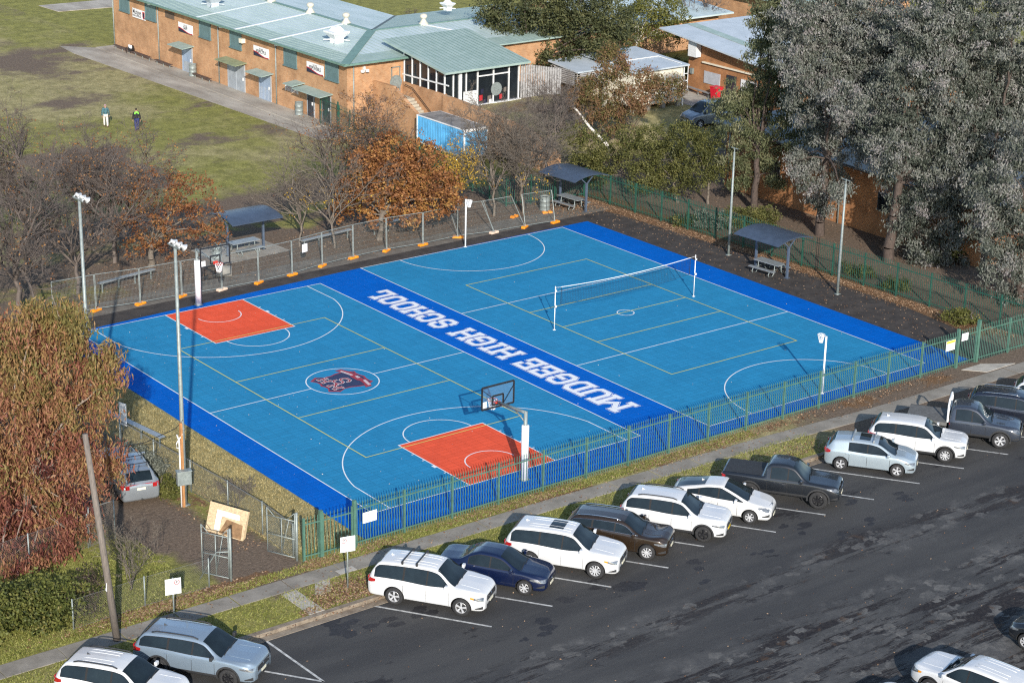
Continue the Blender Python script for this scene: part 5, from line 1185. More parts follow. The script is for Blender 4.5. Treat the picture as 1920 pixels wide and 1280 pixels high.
def top_panel(mb, B, xs, yfun, off=.006, ny=10):
    vs = []
    for i, x in enumerate(xs):
        ym = yfun(x)
        d = (B.zat(min(x+.02, B.xf), 0)-B.zat(max(x-.02, B.xr), 0))/.04; L_ = math.sqrt(1+d*d)
        for k in range(ny+1):
            y = ym*(-1+2*k/ny); vs.append((x-d/L_*off, y, B.zat(x, y)+off/L_))
    n = ny+1; mb.add(vs, [(i*n+k, (i+1)*n+k, (i+1)*n+k+1, i*n+k+1) for i in range(len(xs)-1) for k in range(ny)])
M['cglass'] = mat('car_glass', (.010, .016, .019), .05, 0, .25, 2, spec=.5)
M['lens'] = mat('headlamp_lens', (.20, .215, .23), .08, .4, .5, 14, coat=1)
M['amber'] = mat('amber_lens', (.70, .28, .02), .15, 0, .1, 9, coat=1)
M['tail'] = mat('tail_lens', (.34, .010, .012), .12, 0, .15, 9, coat=1)
M['rim'] = mat('alloy_rim', (.60, .61, .63), .35, .35, .08, 9)
M['rimd'] = mat('dark_rim', (.03, .03, .034), .3, .5, .1, 9)
M['clad'] = mat('cladding', (.028, .029, .031), .65, 0, .15, 9)
M['chrome'] = mat('chrome', (.70, .71, .73), .12, 1.0, .03, 9)
M['plate'] = mat('number_plate', (.72, .69, .55), .4, 0, .04, 9)
M['platey'] = mat('yellow_plate', (.72, .50, .02), .4, 0, .04, 9)
M['seam'] = mat('shut_line', (.012, .012, .013), .8, 0, .1, 9)
def wheel(par, x, y, r, w, side, rm, spokes):
    t = MB().lathe([(r*.60, -w/2+.01), (r*.66, -w/2), (r*.93, -w/2), (r*.985, -w/2+.03), (r, 0), (r*.985, w/2-.03), (r*.93, w/2), (r*.66, w/2), (r*.60, w/2-.01), (r*.60, -w/2+.01)], n=30, axis='Y').build('wheel', 'rubber', par, True)
    t.location = (x, y, r)
    m = MB(); s = side
    m.lathe([(r*.66, s*(w/2-.012)), (r*.615, s*(w/2-.002)), (r*.585, s*(w/2-.03)), (r*.57, s*(w/2-.09))][::s], n=30, axis='Y')
    for k in range(spokes):
        a = 2*math.pi*k/spokes+.2
        for da in ((-.12, .12) if spokes <= 6 else (0,)):
            c = Vector((math.cos(a+da), 0, math.sin(a+da))); c2 = Vector((math.cos(a), 0, math.sin(a)))
            m.bar(c2*r*.10+Vector((0, s*(w/2-.025), 0)), c*r*.60+Vector((0, s*(w/2-.012), 0)), .045 if spokes > 6 else .04, .03, up=(0, 1, 0))
    m.lathe([(r*.15, s*(w/2-.04)), (r*.14, s*(w/2-.008)), (0, s*(w/2-.004))][::s], n=14, axis='Y')
    m.build('rim', rm, t, False)
    MB().lathe([(r*.58, s*(w/2-.10)), (0, s*(w/2-.10))][::s], n=24, axis='Y').lathe([(r*.40, s*(w/2-.085)), (0, s*(w/2-.084))][::s], n=20, axis='Y').build('brake_disc', 'plastic', t)
def car(label, loc, rz, spec, pm, group=None, name='parked_car', cat='car'):
    D = dict(rm='rim', spokes=5, r=.35, wb=2.7, clad=False, rails=None, bars=None, sunroof=None, plate='plate', grille=(.5, .55, .78), black_roof=False, lamp=.16, headz=None)
    D.update(spec); sp = D; W = sp['W']; wb = sp['wb']; r = sp['r']; xf = wb/2+sp['fo']; xr = -wb/2-sp['ro'] if sp.get('xr') is None else sp['xr']
    t = thing(name, label, cat, loc, rz, group)
    B = Body(sp['top'], sp['belt'], sp['roofw'], W, xf, xr, sp.get('zb', .22), sp.get('nose', .30), sp.get('tail', .22), sp.get('nz', (.34, .7)), sp.get('tz', (.36, .8)))
    mb = MB(); B.mesh(mb); body = mb.build('body', [pm, 'clad'], t, True)
    cuts = MB().mi(1)
    for x in (wb/2, -wb/2):
        if x-.2 < xr: continue
        for s in (-1, 1):
            vs = []; n = 28; rr = r+.055
            for y in (s*(W+.3), s*(W-.32)): vs += [(x+rr*math.cos(2*math.pi*k/n), y, r+.015+rr*math.sin(2*math.pi*k/n)) for k in range(n)]
            f = [(k, (k+1) % n, n+(k+1) % n, n+k) for k in range(n)]+[tuple(range(n))[::-1], tuple(range(n, 2*n))]
            cuts.add(vs, f if s > 0 else [q[::-1] for q in f])
    co = cuts.build('cutter', ['clad', 'clad'], t)
    import bmesh
    for o_ in (co, body):
        bmm = bmesh.new(); bmm.from_mesh(o_.data); bmesh.ops.recalc_face_normals(bmm, faces=bmm.faces); bmm.to_mesh(o_.data); bmm.free()
    md = body.modifiers.new('arches', 'BOOLEAN'); md.operation = 'DIFFERENCE'; md.object = co; md.solver = 'EXACT'
    dg = bpy.context.evaluated_depsgraph_get(); me = bpy.data.meshes.new_from_object(body.evaluated_get(dg)); old = body.data; body.modifiers.clear(); body.data = me; me.name = 'body'
    bpy.data.objects.remove(co)
    nv = len(me.polygons); cc = np.zeros(nv*3); me.polygons.foreach_get('center', cc); cc = cc.reshape(-1, 3); mi_ = np.zeros(nv, int)
    for x in (wb/2, -wb/2): mi_[(np.hypot(cc[:, 0]-x, cc[:, 2]-r-.015) < r+.0565) & (np.abs(cc[:, 1]) > W-.34)] = 1
    me.polygons.foreach_set('material_index', mi_); me.set_sharp_from_angle(angle=R(42))
    # glazing
    g0, g1 = sp['glass']; zt = lambda x: float(B.params(np.array(x))[0]); zs = lambda x: float(B.params(np.array(x))[1])
    th = sp.get('th', .125)
    for s in (-1, 1):
        wa, wz = sp['win'][-1][0]-.03, sp['win'][0][1]+.02; m = MB(); cols = []
        for i in range(41):
            x = wa+(wz-wa)*i/40; zz = zs(x)+.03; z1 = min(zt(x)-th+.015, sp.get('wmax', 9))
            if z1-zz > .012: cols.append((x, zz, z1))
        side_panel(m, B, cols, s, .003); m.build('window_surround', 'seam', t, True)
        for a, b in sp['win']:
            m = MB(); cols = []
            for i in range(15):
                x = a+(b-a)*i/14; zz = zs(x)+.045; z1 = min(zt(x)-th, sp.get('wmax', 9)); 
                if z1-zz > .012: cols.append((x, zz, z1))
            if len(cols) > 1: side_panel(m, B, cols, s); m.build('side_window', 'cglass', t, True)
        if sp.get('chrome'):
            m = MB(); a, b = sp['win'][-1][0], sp['win'][0][1]
            P = [(x, s*(B.yat(x, zs(x)+.03)+.008), zs(x)+.03) for x in np.linspace(a, b, 14)]; m.tube(P, .009, 5)
            P = [(x, s*(B.yat(x, max(zs(x)+.04, zt(x)-th+.012))+.008), max(zs(x)+.04, zt(x)-th+.012)) for x in np.linspace(a, b, 24)]; m.tube(P, .009, 5); m.build('window_trim', 'chrome', t, True)
        m = MB()
        for x in sp['seams']:
            z0 = sp.get('zb', .22)+.12
            side_panel(m, B, [(x-.007, z0, zs(x)), (x+.007, z0, zs(x))], s, .004, 4)
        m.build('door_seam', 'seam', t)
        for x in sp['handles']:
            z = zs(x)-.10; y = B.yat(x, z); MB().obox((x, s*(y+.022), z), .20, .022, .032).build('door_handle', sp.get('hm', pm), t, bevel=.008)
        x = sp['mirror']; z = zs(x)+.10; y = B.yat(x, zs(x))
        m = MB(); m.obox((x, s*(y+.13), z), .11, .19, .15); m.bar((x+.02, s*(y-.03), z-.07), (x, s*(y+.06), z-.03), .05, .04); m.build('mirror', sp.get('mm', pm), t, bevel=.035)
        # lamps
        hz = sp['headz']; m = MB(); cols = []
        for i in range(8):
            x = xf-.05-sp.get('hl', .50)*i/7; cols.append((x, hz[0]+(hz[1]-hz[0])*.75*(i/7), hz[1]+.02*i/7))
        side_panel(m, B, cols, s, .006, 3); hl_ = m.build('headlight', 'lens', t, True)
        if sp.get('amber'):
            m = MB(); side_panel(m, B, cols[5:], s, .009, 3); m.build('indicator', 'amber', hl_, True)
        tz0, tz1, tl = sp['tailz']; m = MB(); side_panel(m, B, [(xr+.03+tl*i/6, tz0+(tz1-tz0)*.35*(i/6)**2, tz1-.02*i/6) for i in range(7)], s, .006, 4); m.build('tail_light', 'tail', t, True)
        m = MB(); zf = sp.get('nz', (.34, .7))[0]+.05; side_panel(m, B, [(xf-.06-.30*i/5, zf, zf+.13*(1-i/7)) for i in range(6)], s, .007, 3); m.build('bumper_vent', 'clad', t, True)
        m = MB(); z0 = sp.get('zb', .22); side_panel(m, B, [(x, z0+.03, z0+.085) for x in np.linspace(-wb/2+r+.07, wb/2-r-.07, 10)], s, .006, 2); m.build('sill', 'clad', t, True)
        y0_, y1_ = sorted((s*W*(1-B.tail)*.70, s*W*(1-B.tail)*.965)); MB().box(xr-.014, xr+.03, y0_, y1_, tz0, tz1).build('tail_light', 'tail', t, bevel=.02)
        # sills and arches
        if sp['clad']:
            m = MB(); z0 = sp.get('zb', .22)
            side_panel(m, B, [(x, z0+.035, z0+.19) for x in np.linspace(-wb/2+r+.05, wb/2-r-.05, 10)], s, .008, 3)
            for xc in (wb/2, -wb/2):
                vs = []; n = 20
                for k in range(n+1):
                    a = R(-12)+R(204)*k/n
                    for q in (r+.045, r+.075, r+.115):
                        x = xc+q*math.cos(a); z = r+.015+q*math.sin(a); x = min(max(x, xr+.02), xf-.02); vs.append((x, s*(B.yat(x, max(z, z0+.06))+.010), z))
                m.add(vs, [(3*k+j, 3*k+3+j, 3*k+4+j, 3*k+1+j) for k in range(n) for j in (0, 1)])
            m.build('wheel_arch_trim', 'clad', t, True)
        if sp['rails']:
            a, b = sp['rails']; m = MB(); P = []
            for x in np.linspace(a, b, 10): P.append((x, s*(float(B.params(np.array(x))[2])-.06), zt(x)+.035))
            P[0] = (P[0][0], P[0][1], P[0][2]-.04); P[-1] = (P[-1][0], P[-1][1], P[-1][2]-.04); m.tube(P, .024, 6); m.build('roof_rail', sp.get('railm', 'clad'), t, True)
        for x in (wb/2, -wb/2):
            if x-.2 >= xr: wheel(t, x, s*(W-.125), r, .235, s, sp['rm'], sp['spokes'])
    c0, c1 = sp['screen']; m = MB(); top_panel(m, B, np.linspace(c1, c0, 12), lambda x: float(B.params(np.array(x))[2])-.045+.10*max(0, (x-c1)/(c0-c1))*.3); ws = m.build('windscreen', 'cglass', t, True)
    m = MB(); m.bar((c0+.03, -.55, B.zat(c0+.03, .55)+.03), (c0-.06, .08, B.zat(c0-.06, .08)+.02), .025).bar((c0+.03, -.02, B.zat(c0+.03, 0)+.03), (c0-.06, .6, B.zat(c0-.06, .6)+.02), .025); m.build('wiper', 'plastic', ws)
    if sp.get('rear'):
        c0, c1 = sp['rear']; m = MB(); top_panel(m, B, np.linspace(c0, c1, 10), lambda x: float(B.params(np.array(x))[2])-.10); m.build('rear_window', 'cglass', t, True)
    gw, z0, z1 = sp['grille']; k = 1-sp.get('nose', .30)
    m = MB(); gw = min(gw, W*k*.93)
    m.box(xf-.03, xf+.012, -gw, gw, z0, z1); gr = m.build('grille', 'plastic', t, bevel=.01)
    m = MB()
    if sp.get('gchrome', True):
        for z in np.linspace(z0+.04, z1-.03, 3): m.box(xf+.008, xf+.018, -gw*.95, gw*.95, z-.008, z+.008)
        m.lathe([(.055, .0), (.045, .012), (0, .014)], (0, 0, 0), 14)
        for i in range(len(m.v)-42, len(m.v)): a, b, c = m.v[i]; m.v[i] = (xf+.014+c, a, (z0+z1)/2+.03+b)
        m.build('grille_bar', 'chrome', gr)
    m = MB(); m.box(xf-.05, xf+.014, -W*k*.78, W*k*.78, sp.get('nz', (.34, .7))[0]+.005, sp.get('nz', (.34, .7))[0]+.15); m.build('lower_grille', 'clad', t, bevel=.01)
    MB().box(xf+.012, xf+.026, -.19, .19, z0-.13, z0-.02).build('number_plate', sp['plate'], t); MB().box(xr-.02, xr-.004, -.19, .19, .78, .89).build('number_plate', sp['plate'], t)
    if sp['bars']:
        for x in sp['bars']:
            w_ = float(B.params(np.array(x))[2])-.03; MB().box(x-.03, x+.03, -w_, w_, zt(x)+.06, zt(x)+.09).box(x-.04, x+.04, -w_-.02, -w_+.05, zt(x)-.05, zt(x)+.08).box(x-.04, x+.04, w_-.05, w_+.02, zt(x)-.05, zt(x)+.08).build('roof_bar', sp.get('barm', 'plastic'), t, bevel=.012)
    if sp['sunroof']:
        a, b = sp['sunroof']; m = MB(); top_panel(m, B, np.linspace(a, b, 6), lambda x: .42, .008); m.build('sunroof', 'cglass', t, True)
    if sp.get('fin'):
        x = sp['fin']; z = zt(x); m = MB(); m.add([(x+.1, 0, z), (x-.08, .03, z), (x-.08, -.03, z), (x-.09, 0, z+.075)], [(0, 1, 3), (1, 2, 3), (2, 0, 3), (0, 2, 1)]); m.build('aerial_fin', sp.get('finm', pm), t)
    if sp.get('ribs'):
        m = MB()
        for y in (-.42, -.22, .22, .42): m.tube([(x, y, B.zat(x, y)+.004) for x in np.linspace(*sp['ribs'], 8)], .012, 5)
        m.build('roof_ribs', pm, t, True)
    if sp.get('hood'):
        m = MB()
        for y in (-.45, .45): m.tube([(x, y*(1+.12*(x-wb/2)), B.zat(x, y)+.0) for x in np.linspace(sp['screen'][0]+.1, xf-.28, 8)], .010, 5)
        m.build('bonnet_crease', pm, t, True)
    return t, B
def prof(wb, fo, ro, zn, zc, xc, xrf, zr, xrr, zrr, xrb, zrb, ztail, deck=None):
    """side outline: nose, cowl, roof front, roof peak, roof rear, rear glass base, tail"""
    xf = wb/2+fo; xr = -wb/2-ro
    P = [(xf, zn-.10), (xf-.07, zn-.02), (xf-.28, zn+.06), (xc+.35, zc-.035), (xc, zc), (xrf, zr-.06), (xrf-.35, zr-.008), (xrf-.8, zr), (xrr, zrr), (xrb, zrb)]
    if deck: P += deck
    P += [(xr+.03, ztail+.02), (xr, ztail-.08)]
    P = sorted(P); q = [P[0]]
    for p in P[1:]:
        if p[0]-q[-1][0] > .012: q.append(p)
    return q
def suv(wb=2.75, fo=.93, ro=1.02, zr=1.70, W=.93, r=.365, zc=1.10, **k):
    xf = wb/2+fo; xr = -wb/2-ro; xc = wb/2-.30; xrf = xc-.80
    s = dict(W=W, wb=wb, fo=fo, ro=ro, r=r, top=prof(wb, fo, ro, .98, zc, xc, xrf, zr, xr+.50, zr-.07, xr+.10, zc+.05, .98),
             belt=[(xr, .93), (xr+.25, 1.06), (-wb/2, 1.08), (0, 1.03), (xc, zc-.05), (xf-.4, .93), (xf, .72)], roofw=[(xr, W*.80), (xr+.5, W*.70), (xrf, W*.70), (xc, W*.80), (xf-.3, W*.80), (xf, W*.74)],
             glass=(0, 0), win=[(-.02, xc-.12), (-.98, -.08), (xr+.32, -1.06)], seams=[xc-.22, -.05, -1.02], handles=[-.22, -1.05], mirror=xc-.28, headz=(.70, .86), tailz=(.86, 1.04, .34), screen=(xc-.01, xrf+.02), rear=(xr+.14, xr+.46), zb=.26, clad=True, rails=(xr+.6, xrf-.05), grille=(.48, .60, .84), hood=True, tail=.18)
    s.update(k); return s
def sedan(wb=2.64, fo=.88, ro=1.06, zr=1.46, W=.88, **k):
    xf = wb/2+fo; xr = -wb/2-ro; xc = wb/2-.22; xrf = xc-.90
    s = dict(W=W, wb=wb, fo=fo, ro=ro, r=.32, top=prof(wb, fo, ro, .80, .96, xc, xrf, zr, -.95, zr-.10, -1.55, 1.06, .96, [(-1.75, 1.04)]),
             belt=[(xr, .80), (xr+.3, .92), (-wb/2, .95), (0, .91), (xc, .90), (xf-.4, .76), (xf, .58)], roofw=[(xr, W*.80), (-1.5, W*.78), (-.9, W*.66), (xrf, W*.67), (xc, W*.80), (xf-.3, W*.80), (xf, W*.72)],
             win=[(-.12, xc-.14), (-1.05, -.18)], seams=[xc-.24, -.15, -1.0], handles=[-.3, -1.0], mirror=xc-.30, headz=(.58, .72), tailz=(.72, .90, .30), screen=(xc-.01, xrf+.02), rear=(-1.52, -.98), zb=.20, nose=.34, th=.115, grille=(.40, .46, .58), glass=(0, 0), hl=.6)
    s.update(k); return s
def hatch(wb=2.58, fo=.82, ro=.78, zr=1.47, W=.89, **k):
    xf = wb/2+fo; xr = -wb/2-ro; xc = wb/2-.12; xrf = xc-.86
    s = dict(W=W, wb=wb, fo=fo, ro=ro, r=.32, top=prof(wb, fo, ro, .82, 1.0, xc, xrf, zr, xr+.45, zr-.07, xr+.12, 1.02, .92),
             belt=[(xr, .84), (xr+.25, .96), (-wb/2, .97), (0, .93), (xc, .93), (xf-.4, .79), (xf, .60)], roofw=[(xr, W*.80), (xr+.45, W*.70), (xrf, W*.69), (xc, W*.80), (xf-.3, W*.80), (xf, W*.72)],
             win=[(-.08, xc-.14), (-.95, -.14)], seams=[xc-.24, -.11, -.92], handles=[-.26, -.98], mirror=xc-.30, headz=(.60, .74), tailz=(.80, .98, .26), screen=(xc-.01, xrf+.02), rear=(xr+.15, xr+.42), zb=.20, th=.12, grille=(.42, .58, .68), glass=(0, 0), hl=.45)
    s.update(k); return s
def prius(**k):
    wb, fo, ro, W, zr = 2.70, .90, .85, .865, 1.49; xf = wb/2+fo; xr = -wb/2-ro; xc = wb/2-.12; xrf = xc-1.15
    s = dict(W=W, wb=wb, fo=fo, ro=ro, r=.315, top=[(xr, .90), (xr+.04, 1.02), (xr+.16, 1.10), (-1.1, 1.33), (-.5, 1.46), (.0, zr), (xrf, zr-.03), (xrf+.55, 1.24), (xc, .98), (xf-.35, .84), (xf-.08, .74), (xf, .64)],
             belt=[(xr, .86), (xr+.25, .99), (-wb/2, 1.0), (0, .93), (xc, .90), (xf-.4, .74), (xf, .56)], roofw=[(xr, W*.76), (-1.1, W*.66), (xrf, W*.68), (xc, W*.80), (xf-.3, W*.80), (xf, W*.70)],
             win=[(-.05, xc-.22), (-.92, -.11), (-1.45, -.98)], seams=[xc-.45, -.08, -.95], handles=[-.25, -1.0], mirror=xc-.5, headz=(.58, .78), tailz=(.74, 1.0, .2), screen=(xc-.02, xrf+.04), rear=(xr+.2, -.75), zb=.20, nose=.38, th=.115, grille=(.34, .40, .48), gchrome=False, glass=(0, 0), hl=.5)
    s.update(k); return s
def ute(**k):
    wb, fo, ro, W, zr = 3.05, .90, 1.30, .93, 1.79; xf = wb/2+fo; xr = -wb/2-ro; xc = wb/2-.48; xrf = xc-.75
    s = dict(W=W, wb=wb, fo=fo, ro=ro, r=.40, top=[(xr, 1.08), (xr+.04, 1.17), (xr+.2, 1.18), (-1.02, 1.18), (-.93, 1.22), (-.82, 1.66), (-.6, 1.76), (-.1, zr), (xrf, zr-.06), (xc, 1.18), (xf-.35, 1.10), (xf-.09, 1.0), (xf, .86)],
             belt=[(xr, 1.05), (xr+.3, 1.13), (-1.0, 1.13), (-.6, 1.12), (0, 1.12), (xc, 1.11), (xf-.4, 1.0), (xf, .78)], roofw=[(xr, W*.86), (-1.0, W*.86), (-.75, W*.70), (xrf, W*.70), (xc, W*.82), (xf-.3, W*.82), (xf, W*.78)],
             win=[(.16, xc-.14), (-.62, .10)], seams=[xc-.24, .13, -.78], handles=[-.02, -.70], mirror=xc-.30, headz=(.86, 1.0), tailz=(.86, 1.08, .16), screen=(xc-.01, xrf+.02), zb=.40, nose=.24, tail=.10, th=.14, grille=(.5, .70, .98), clad=True, glass=(0, 0), nz=(.46, .8), tz=(.5, .9))
    s.update(k); return s
P_ = dict(white=paint('gloss_white', (.62, .63, .635)), pearl=paint('pearl_white', (.61, .61, .60)), dblue=paint('deep_blue_pearl', (.003, .009, .040), .15), brown=paint('brown_pearl', (.030, .018, .009), .3), black=paint('blue_black', (.014, .017, .022), .2),
          silver=paint('pale_blue_silver', (.42, .50, .55), .45), steel=paint('steel_blue_silver', (.25, .32, .39), .4), slate=paint('slate_grey_pearl', (.045, .055, .075), .35), navy=paint('black_navy', (.012, .016, .028), .25), wagon=paint('cool_silver', (.28, .31, .335), .4), van=paint('grey_van', (.20, .225, .25), .4))
HD = R(-55.5); hv = Vector((math.cos(HD), math.sin(HD))); rv = Vector((hv.y, -hv.x)); GP = 'cars parked at an angle along the kerb'
def park(label, fx, fy_, spec, pm, dh=0.0, **kw):
    """fx, fy_: where the kerb-left front tyre's outer face meets the road"""
    h = HD+dh; H = Vector((math.cos(h), math.sin(h))); Rv = Vector((H.y, -H.x)); c = Vector((fx, fy_))-Rv*(spec['W']-.01)-H*(spec['wb']/2)
    return car(label, (c.x, c.y, -.15), h, spec, pm, GP, **kw)
hl_ = dict(wb=2.79, fo=.92, ro=1.14, zr=1.73, W=.96, r=.375, ribs=(-1.6, .2), amber=True, fin=-1.75, grille=(.5, .62, .86), tz=(.40, .8), zc=1.14)
park('white family wagon with two black roof bars, beside the dark blue sedan', -2.35, -9.62, suv(**hl_, bars=(-.55, -1.15), rails=None, clad=False), P_['white'])
park('dark blue sedan between two white family wagons', .76, -9.62, sedan(spokes=7, rm='rim', fin=None), P_['dblue'])
park('white family wagon with a dark sunroof, next to the brown car', 3.99, -10.15, suv(**hl_, sunroof=(-.15, -.75), rails=None, clad=False, spokes=10), P_['white'])
park('glossy dark brown estate car with silver roof rails', 6.84, -10.07, suv(wb=2.76, fo=.84, ro=.90, zr=1.52, W=.90, r=.35, zc=1.03, rails=(-1.7, .15), railm='chrome', clad=False, spokes=9, chrome=True, zb=.22, headz=(.66, .80), grille=(.34, .60, .80), tailz=(.84, 1.0, .3)), P_['brown'])
park('white sport utility car with dark wheels and a yellow plate', 9.94, -10.13, suv(wb=2.69, fo=.92, ro=1.0, zr=1.66, W=.925, r=.36, rails=(-1.6, .1), plate='platey', rm='rimd', headz=(.72, .83), fin=-1.5, grille=(.46, .58, .80)), P_['white'])
park('white rounded liftback hatchback beside the black utility truck', 12.84, -9.95, prius(spokes=7, fin=-.9), P_['pearl'])
ut, ub = park('glossy black double cab ute with a soft tray cover', 16.39, -10.57, ute(rm='rimd', r=.41, spokes=8), P_['black'], .02, name='parked_ute', cat='ute')
m = MB(); top_panel(m, ub, np.linspace(-2.72, -1.06, 8), lambda x: .77, .012); m.build('tonneau_cover', 'clad', ut, True)
park('pale silver hatchback with two roof bars and a sunroof', 21.92, -10.19, hatch(bars=(.12, -.85), barm='alu', sunroof=(-.05, -.55), spokes=5), P_['silver'], .03)
park('white crossover with dark lower trim right of the silver hatchback', 25.06, -10.32, suv(wb=2.70, fo=.92, ro=.94, zr=1.67, W=.92, r=.365, rails=None, spokes=9, headz=(.74, .86), fin=-1.45, grille=(.46, .66, .86), nose=.34), P_['white'], .01)
rg, rgb = park('slate grey double cab ute with a flat tray and pale headboard', 28.54, -10.70, ute(xr=-.93, top=[(-.93, 1.18), (-.90, 1.45), (-.82, 1.68), (-.6, 1.77), (-.1, 1.80), (.25, 1.74), (1.045, 1.18), (2.07, 1.10), (2.335, 1.0), (2.425, .86)], belt=[(-.93, 1.10), (-.6, 1.12), (0, 1.12), (1.045, 1.11), (2.0, 1.0), (2.425, .78)], roofw=[(-.93, .66), (-.75, .65), (.3, .65), (1.045, .765), (2.1, .765), (2.425, .72)], tailz=(.9, 1.0, .02), seams=[.80, .13, -.8], spokes=6, tail=.05), P_['slate'], 0, name='parked_ute', cat='ute')
MB().box(-2.95, -1.02, -.93, .93, .90, 1.0).box(-2.95, -1.02, -.95, -.91, .82, 1.0).box(-2.95, -1.02, .91, .95, .82, 1.0).build('tray', mat('tray_deck', (.12, .12, .115), .8, 0, .2, 5), rg)
MB().tube([(-1.0, -.85, 1.0), (-1.0, -.85, 1.80), (-1.0, -.5, 2.02), (-1.0, .5, 2.02), (-1.0, .85, 1.80), (-1.0, .85, 1.0)], .05, 8).box(-1.03, -.99, -.85, .85, 1.0, 1.25).build('headboard', 'white', rg)
MB().box(-2.85, -.9, -.42, -.30, .55, .9).box(-2.85, -.9, .30, .42, .55, .9).build('chassis', 'plastic', rg)
for s in (-1, 1): wheel(rg, -1.525, s*.80, .40, .25, s, 'rim', 6); MB().tube([(-1.525-.50, s*.80, .62), (-1.525-.36, s*.80, .82), (-1.525+.36, s*.80, .82), (-1.525+.50, s*.80, .62)], .03, 6).build('mudguard', 'plastic', rg)
park('dark navy estate wagon with bright roof rail feet at right', 31.75, -10.75, suv(wb=2.75, fo=.95, ro=1.05, zr=1.68, W=.92, chrome=True, rails=(-1.7, .1), railm='chrome', spokes=7), P_['navy'])
park('white car at the right edge half hidden by the navy wagon', 34.9, -10.9, suv(wb=2.66, zr=1.60, W=.92, rails=None, spokes=7), P_['white'])
park('dark car farthest right beyond the white car at the edge', 37.9, -10.9, suv(wb=2.66, zr=1.72, W=.92, rails=None, spokes=7), P_['navy'])
park('steel blue outback wagon with black roof rails by the corner bay'.replace('outback ', ''), -12.45, -9.2, suv(wb=2.74, fo=1.0, ro=1.08, zr=1.62, W=.93, r=.365, rails=(-1.75, .1), rm='rimd', spokes=7, headz=(.72, .84), fin=-1.45, finm='plastic', grille=(.50, .62, .82), zc=1.08, mm='plastic'), P_['steel'], .02)
park('white crossover with black rails cut by the bottom edge', -15.85, -9.55, suv(wb=2.75, fo=.92, ro=.95, zr=1.67, W=.93, rails=(-1.6, .1), rm='rimd', spokes=6, fin=-1.3, finm='plastic', ribs=(-1.4, -.2), headz=(.60, .72)), P_['white'], .02)
G2 = 'cars in the far row cut by the frame edge'
car('white car nosing in from the lower right corner', (8.9, -25.7, -.15), R(100), suv(wb=2.72, zr=1.66, W=.93, rails=None, amber=True, ribs=(-1.4, -.1), spokes=7, headz=(.74, .90)), P_['white'], G2)
car('dark car mostly outside the right frame edge', (14.6, -25.35, -.15), R(100), hatch(zr=1.5, spokes=7), P_['black'], G2)
car('white car roof just showing at the bottom edge', (5.95, -25.9, -.15), R(100), sedan(spokes=7), P_['white'], G2)
c_, cb_ = car('silver wagon with red tail lamps parked on the dirt driveway', (-7.2, 8.75, 0), R(78), suv(wb=2.67, fo=.98, ro=1.08, zr=1.53, W=.885, r=.335, zc=1.02, rails=(-1.75, .1), railm='alu', bars=(-.6, -1.4), rm='rimd', clad=False, zb=.24, headz=(.66, .78), tailz=(.84, 1.04, .26), spokes=7, sunroof=None), P_['wagon'])
m = MB(); 
MB().tube([(-2.4, 0, .36), (-2.56, 0, .38)], .025, 6).lathe([(0, .4), (.03, .42), (0, .47)], (-2.56, 0, -.02), 8).build('tow_bar', 'plastic', c_)
def van():
    wb, fo, ro, W, zr = 3.2, .80, 1.10, .95, 1.92; xf = wb/2+fo; xr = -wb/2-ro
    return dict(W=W, wb=wb, fo=fo, ro=ro, r=.345, top=[(xr, 1.15), (xr+.05, 1.6), (xr+.16, 1.84), (xr+.5, 1.90), (0, zr), (.55, 1.86), (1.55, 1.18), (xf-.3, 1.02), (xf-.08, .92), (xf, .80)], belt=[(xr, 1.05), (-1, 1.10), (0, 1.10), (1.55, 1.08), (xf-.3, .94), (xf, .72)],
                roofw=[(xr, W*.82), (xr+.4, W*.80), (.5, W*.78), (1.55, W*.84), (xf, W*.76)], win=[(.42, 1.30), (-.75, .30), (-2.1, -.85)], seams=[1.05, .36, -.8], handles=[.2, -.7], mirror=1.08, headz=(.70, .92), tailz=(.9, 1.25, .14), screen=(1.53, .62), rear=(xr+.03, xr+.13), zb=.24, nose=.26, tail=.1, grille=(.45, .62, .80), glass=(0, 0))
car('grey van parked behind the olive bushes', (61.9, 45.2, 0), R(172), van(), P_['van'], name='parked_van', cat='van')
# ------------------------------------------------------------------ vegetation
TD = {}
TD['red'] = ((-13, 6.5), [(-14.78,4.09,0.5,1.0),(-13.88,4.01,0.57,0.8),(-15.28,3.84,0.4,0.8),(-12.6,3.65,1.32,0.7),(-11.8,4.29,1.7,0.8),(-12.78,5.07,9.88,1.1),(-11.44,4.48,10.01,0.9),(-12.78,7.24,8.69,1.2),(-11.65,5.7,8.57,1.5),(-13.18,5.41,8.28,1.7),(-10.63,4.44,8.39,1.0),(-10.01,4.1,7.79,0.6),(-12.87,5.36,6.4,1.9),(-10.91,5.57,6.25,1.2),(-10.78,3.59,6.97,0.7),(-13.71,6.73,5.22,1.9),(-12.1,5.85,3.96,1.5),(-11.13,4.83,4.55,1.0),(-10.32,4.67,3.22,0.8),(-9.74,4.68,3.67,0.6),(-12.77,7.72,2.27,1.7),(-12.44,5.41,1.81,1.4),(-11.38,5.69,1.31,1.0),(-13.34,7.36,0.7,1.4),(-12.7,5.63,0.45,0.9),(-14.27,5.97,0.45,0.9),(-13.83,8.59,6.76,2.0),(-14.63,7.17,2.69,2.2),(-11.63,4.86,9.71,0.8),(-12.0,6.91,8.74,1.0)])
TD['oakL'] = ((8.71, 36.74), [(9.43,36.39,4.55,1.7),(10.8,35.03,4.66,1.5),(8.61,37.52,4.1,1.3),(9.58,34.86,2.95,1.5),(11.73,34.9,2.92,1.1),(8.67,36.46,2.38,1.3),(11.59,33.45,2.32,0.7),(8.15,37.58,1.2,0.9),(10.15,36.71,0.92,0.9),(7.29,37.1,2.78,0.8)])
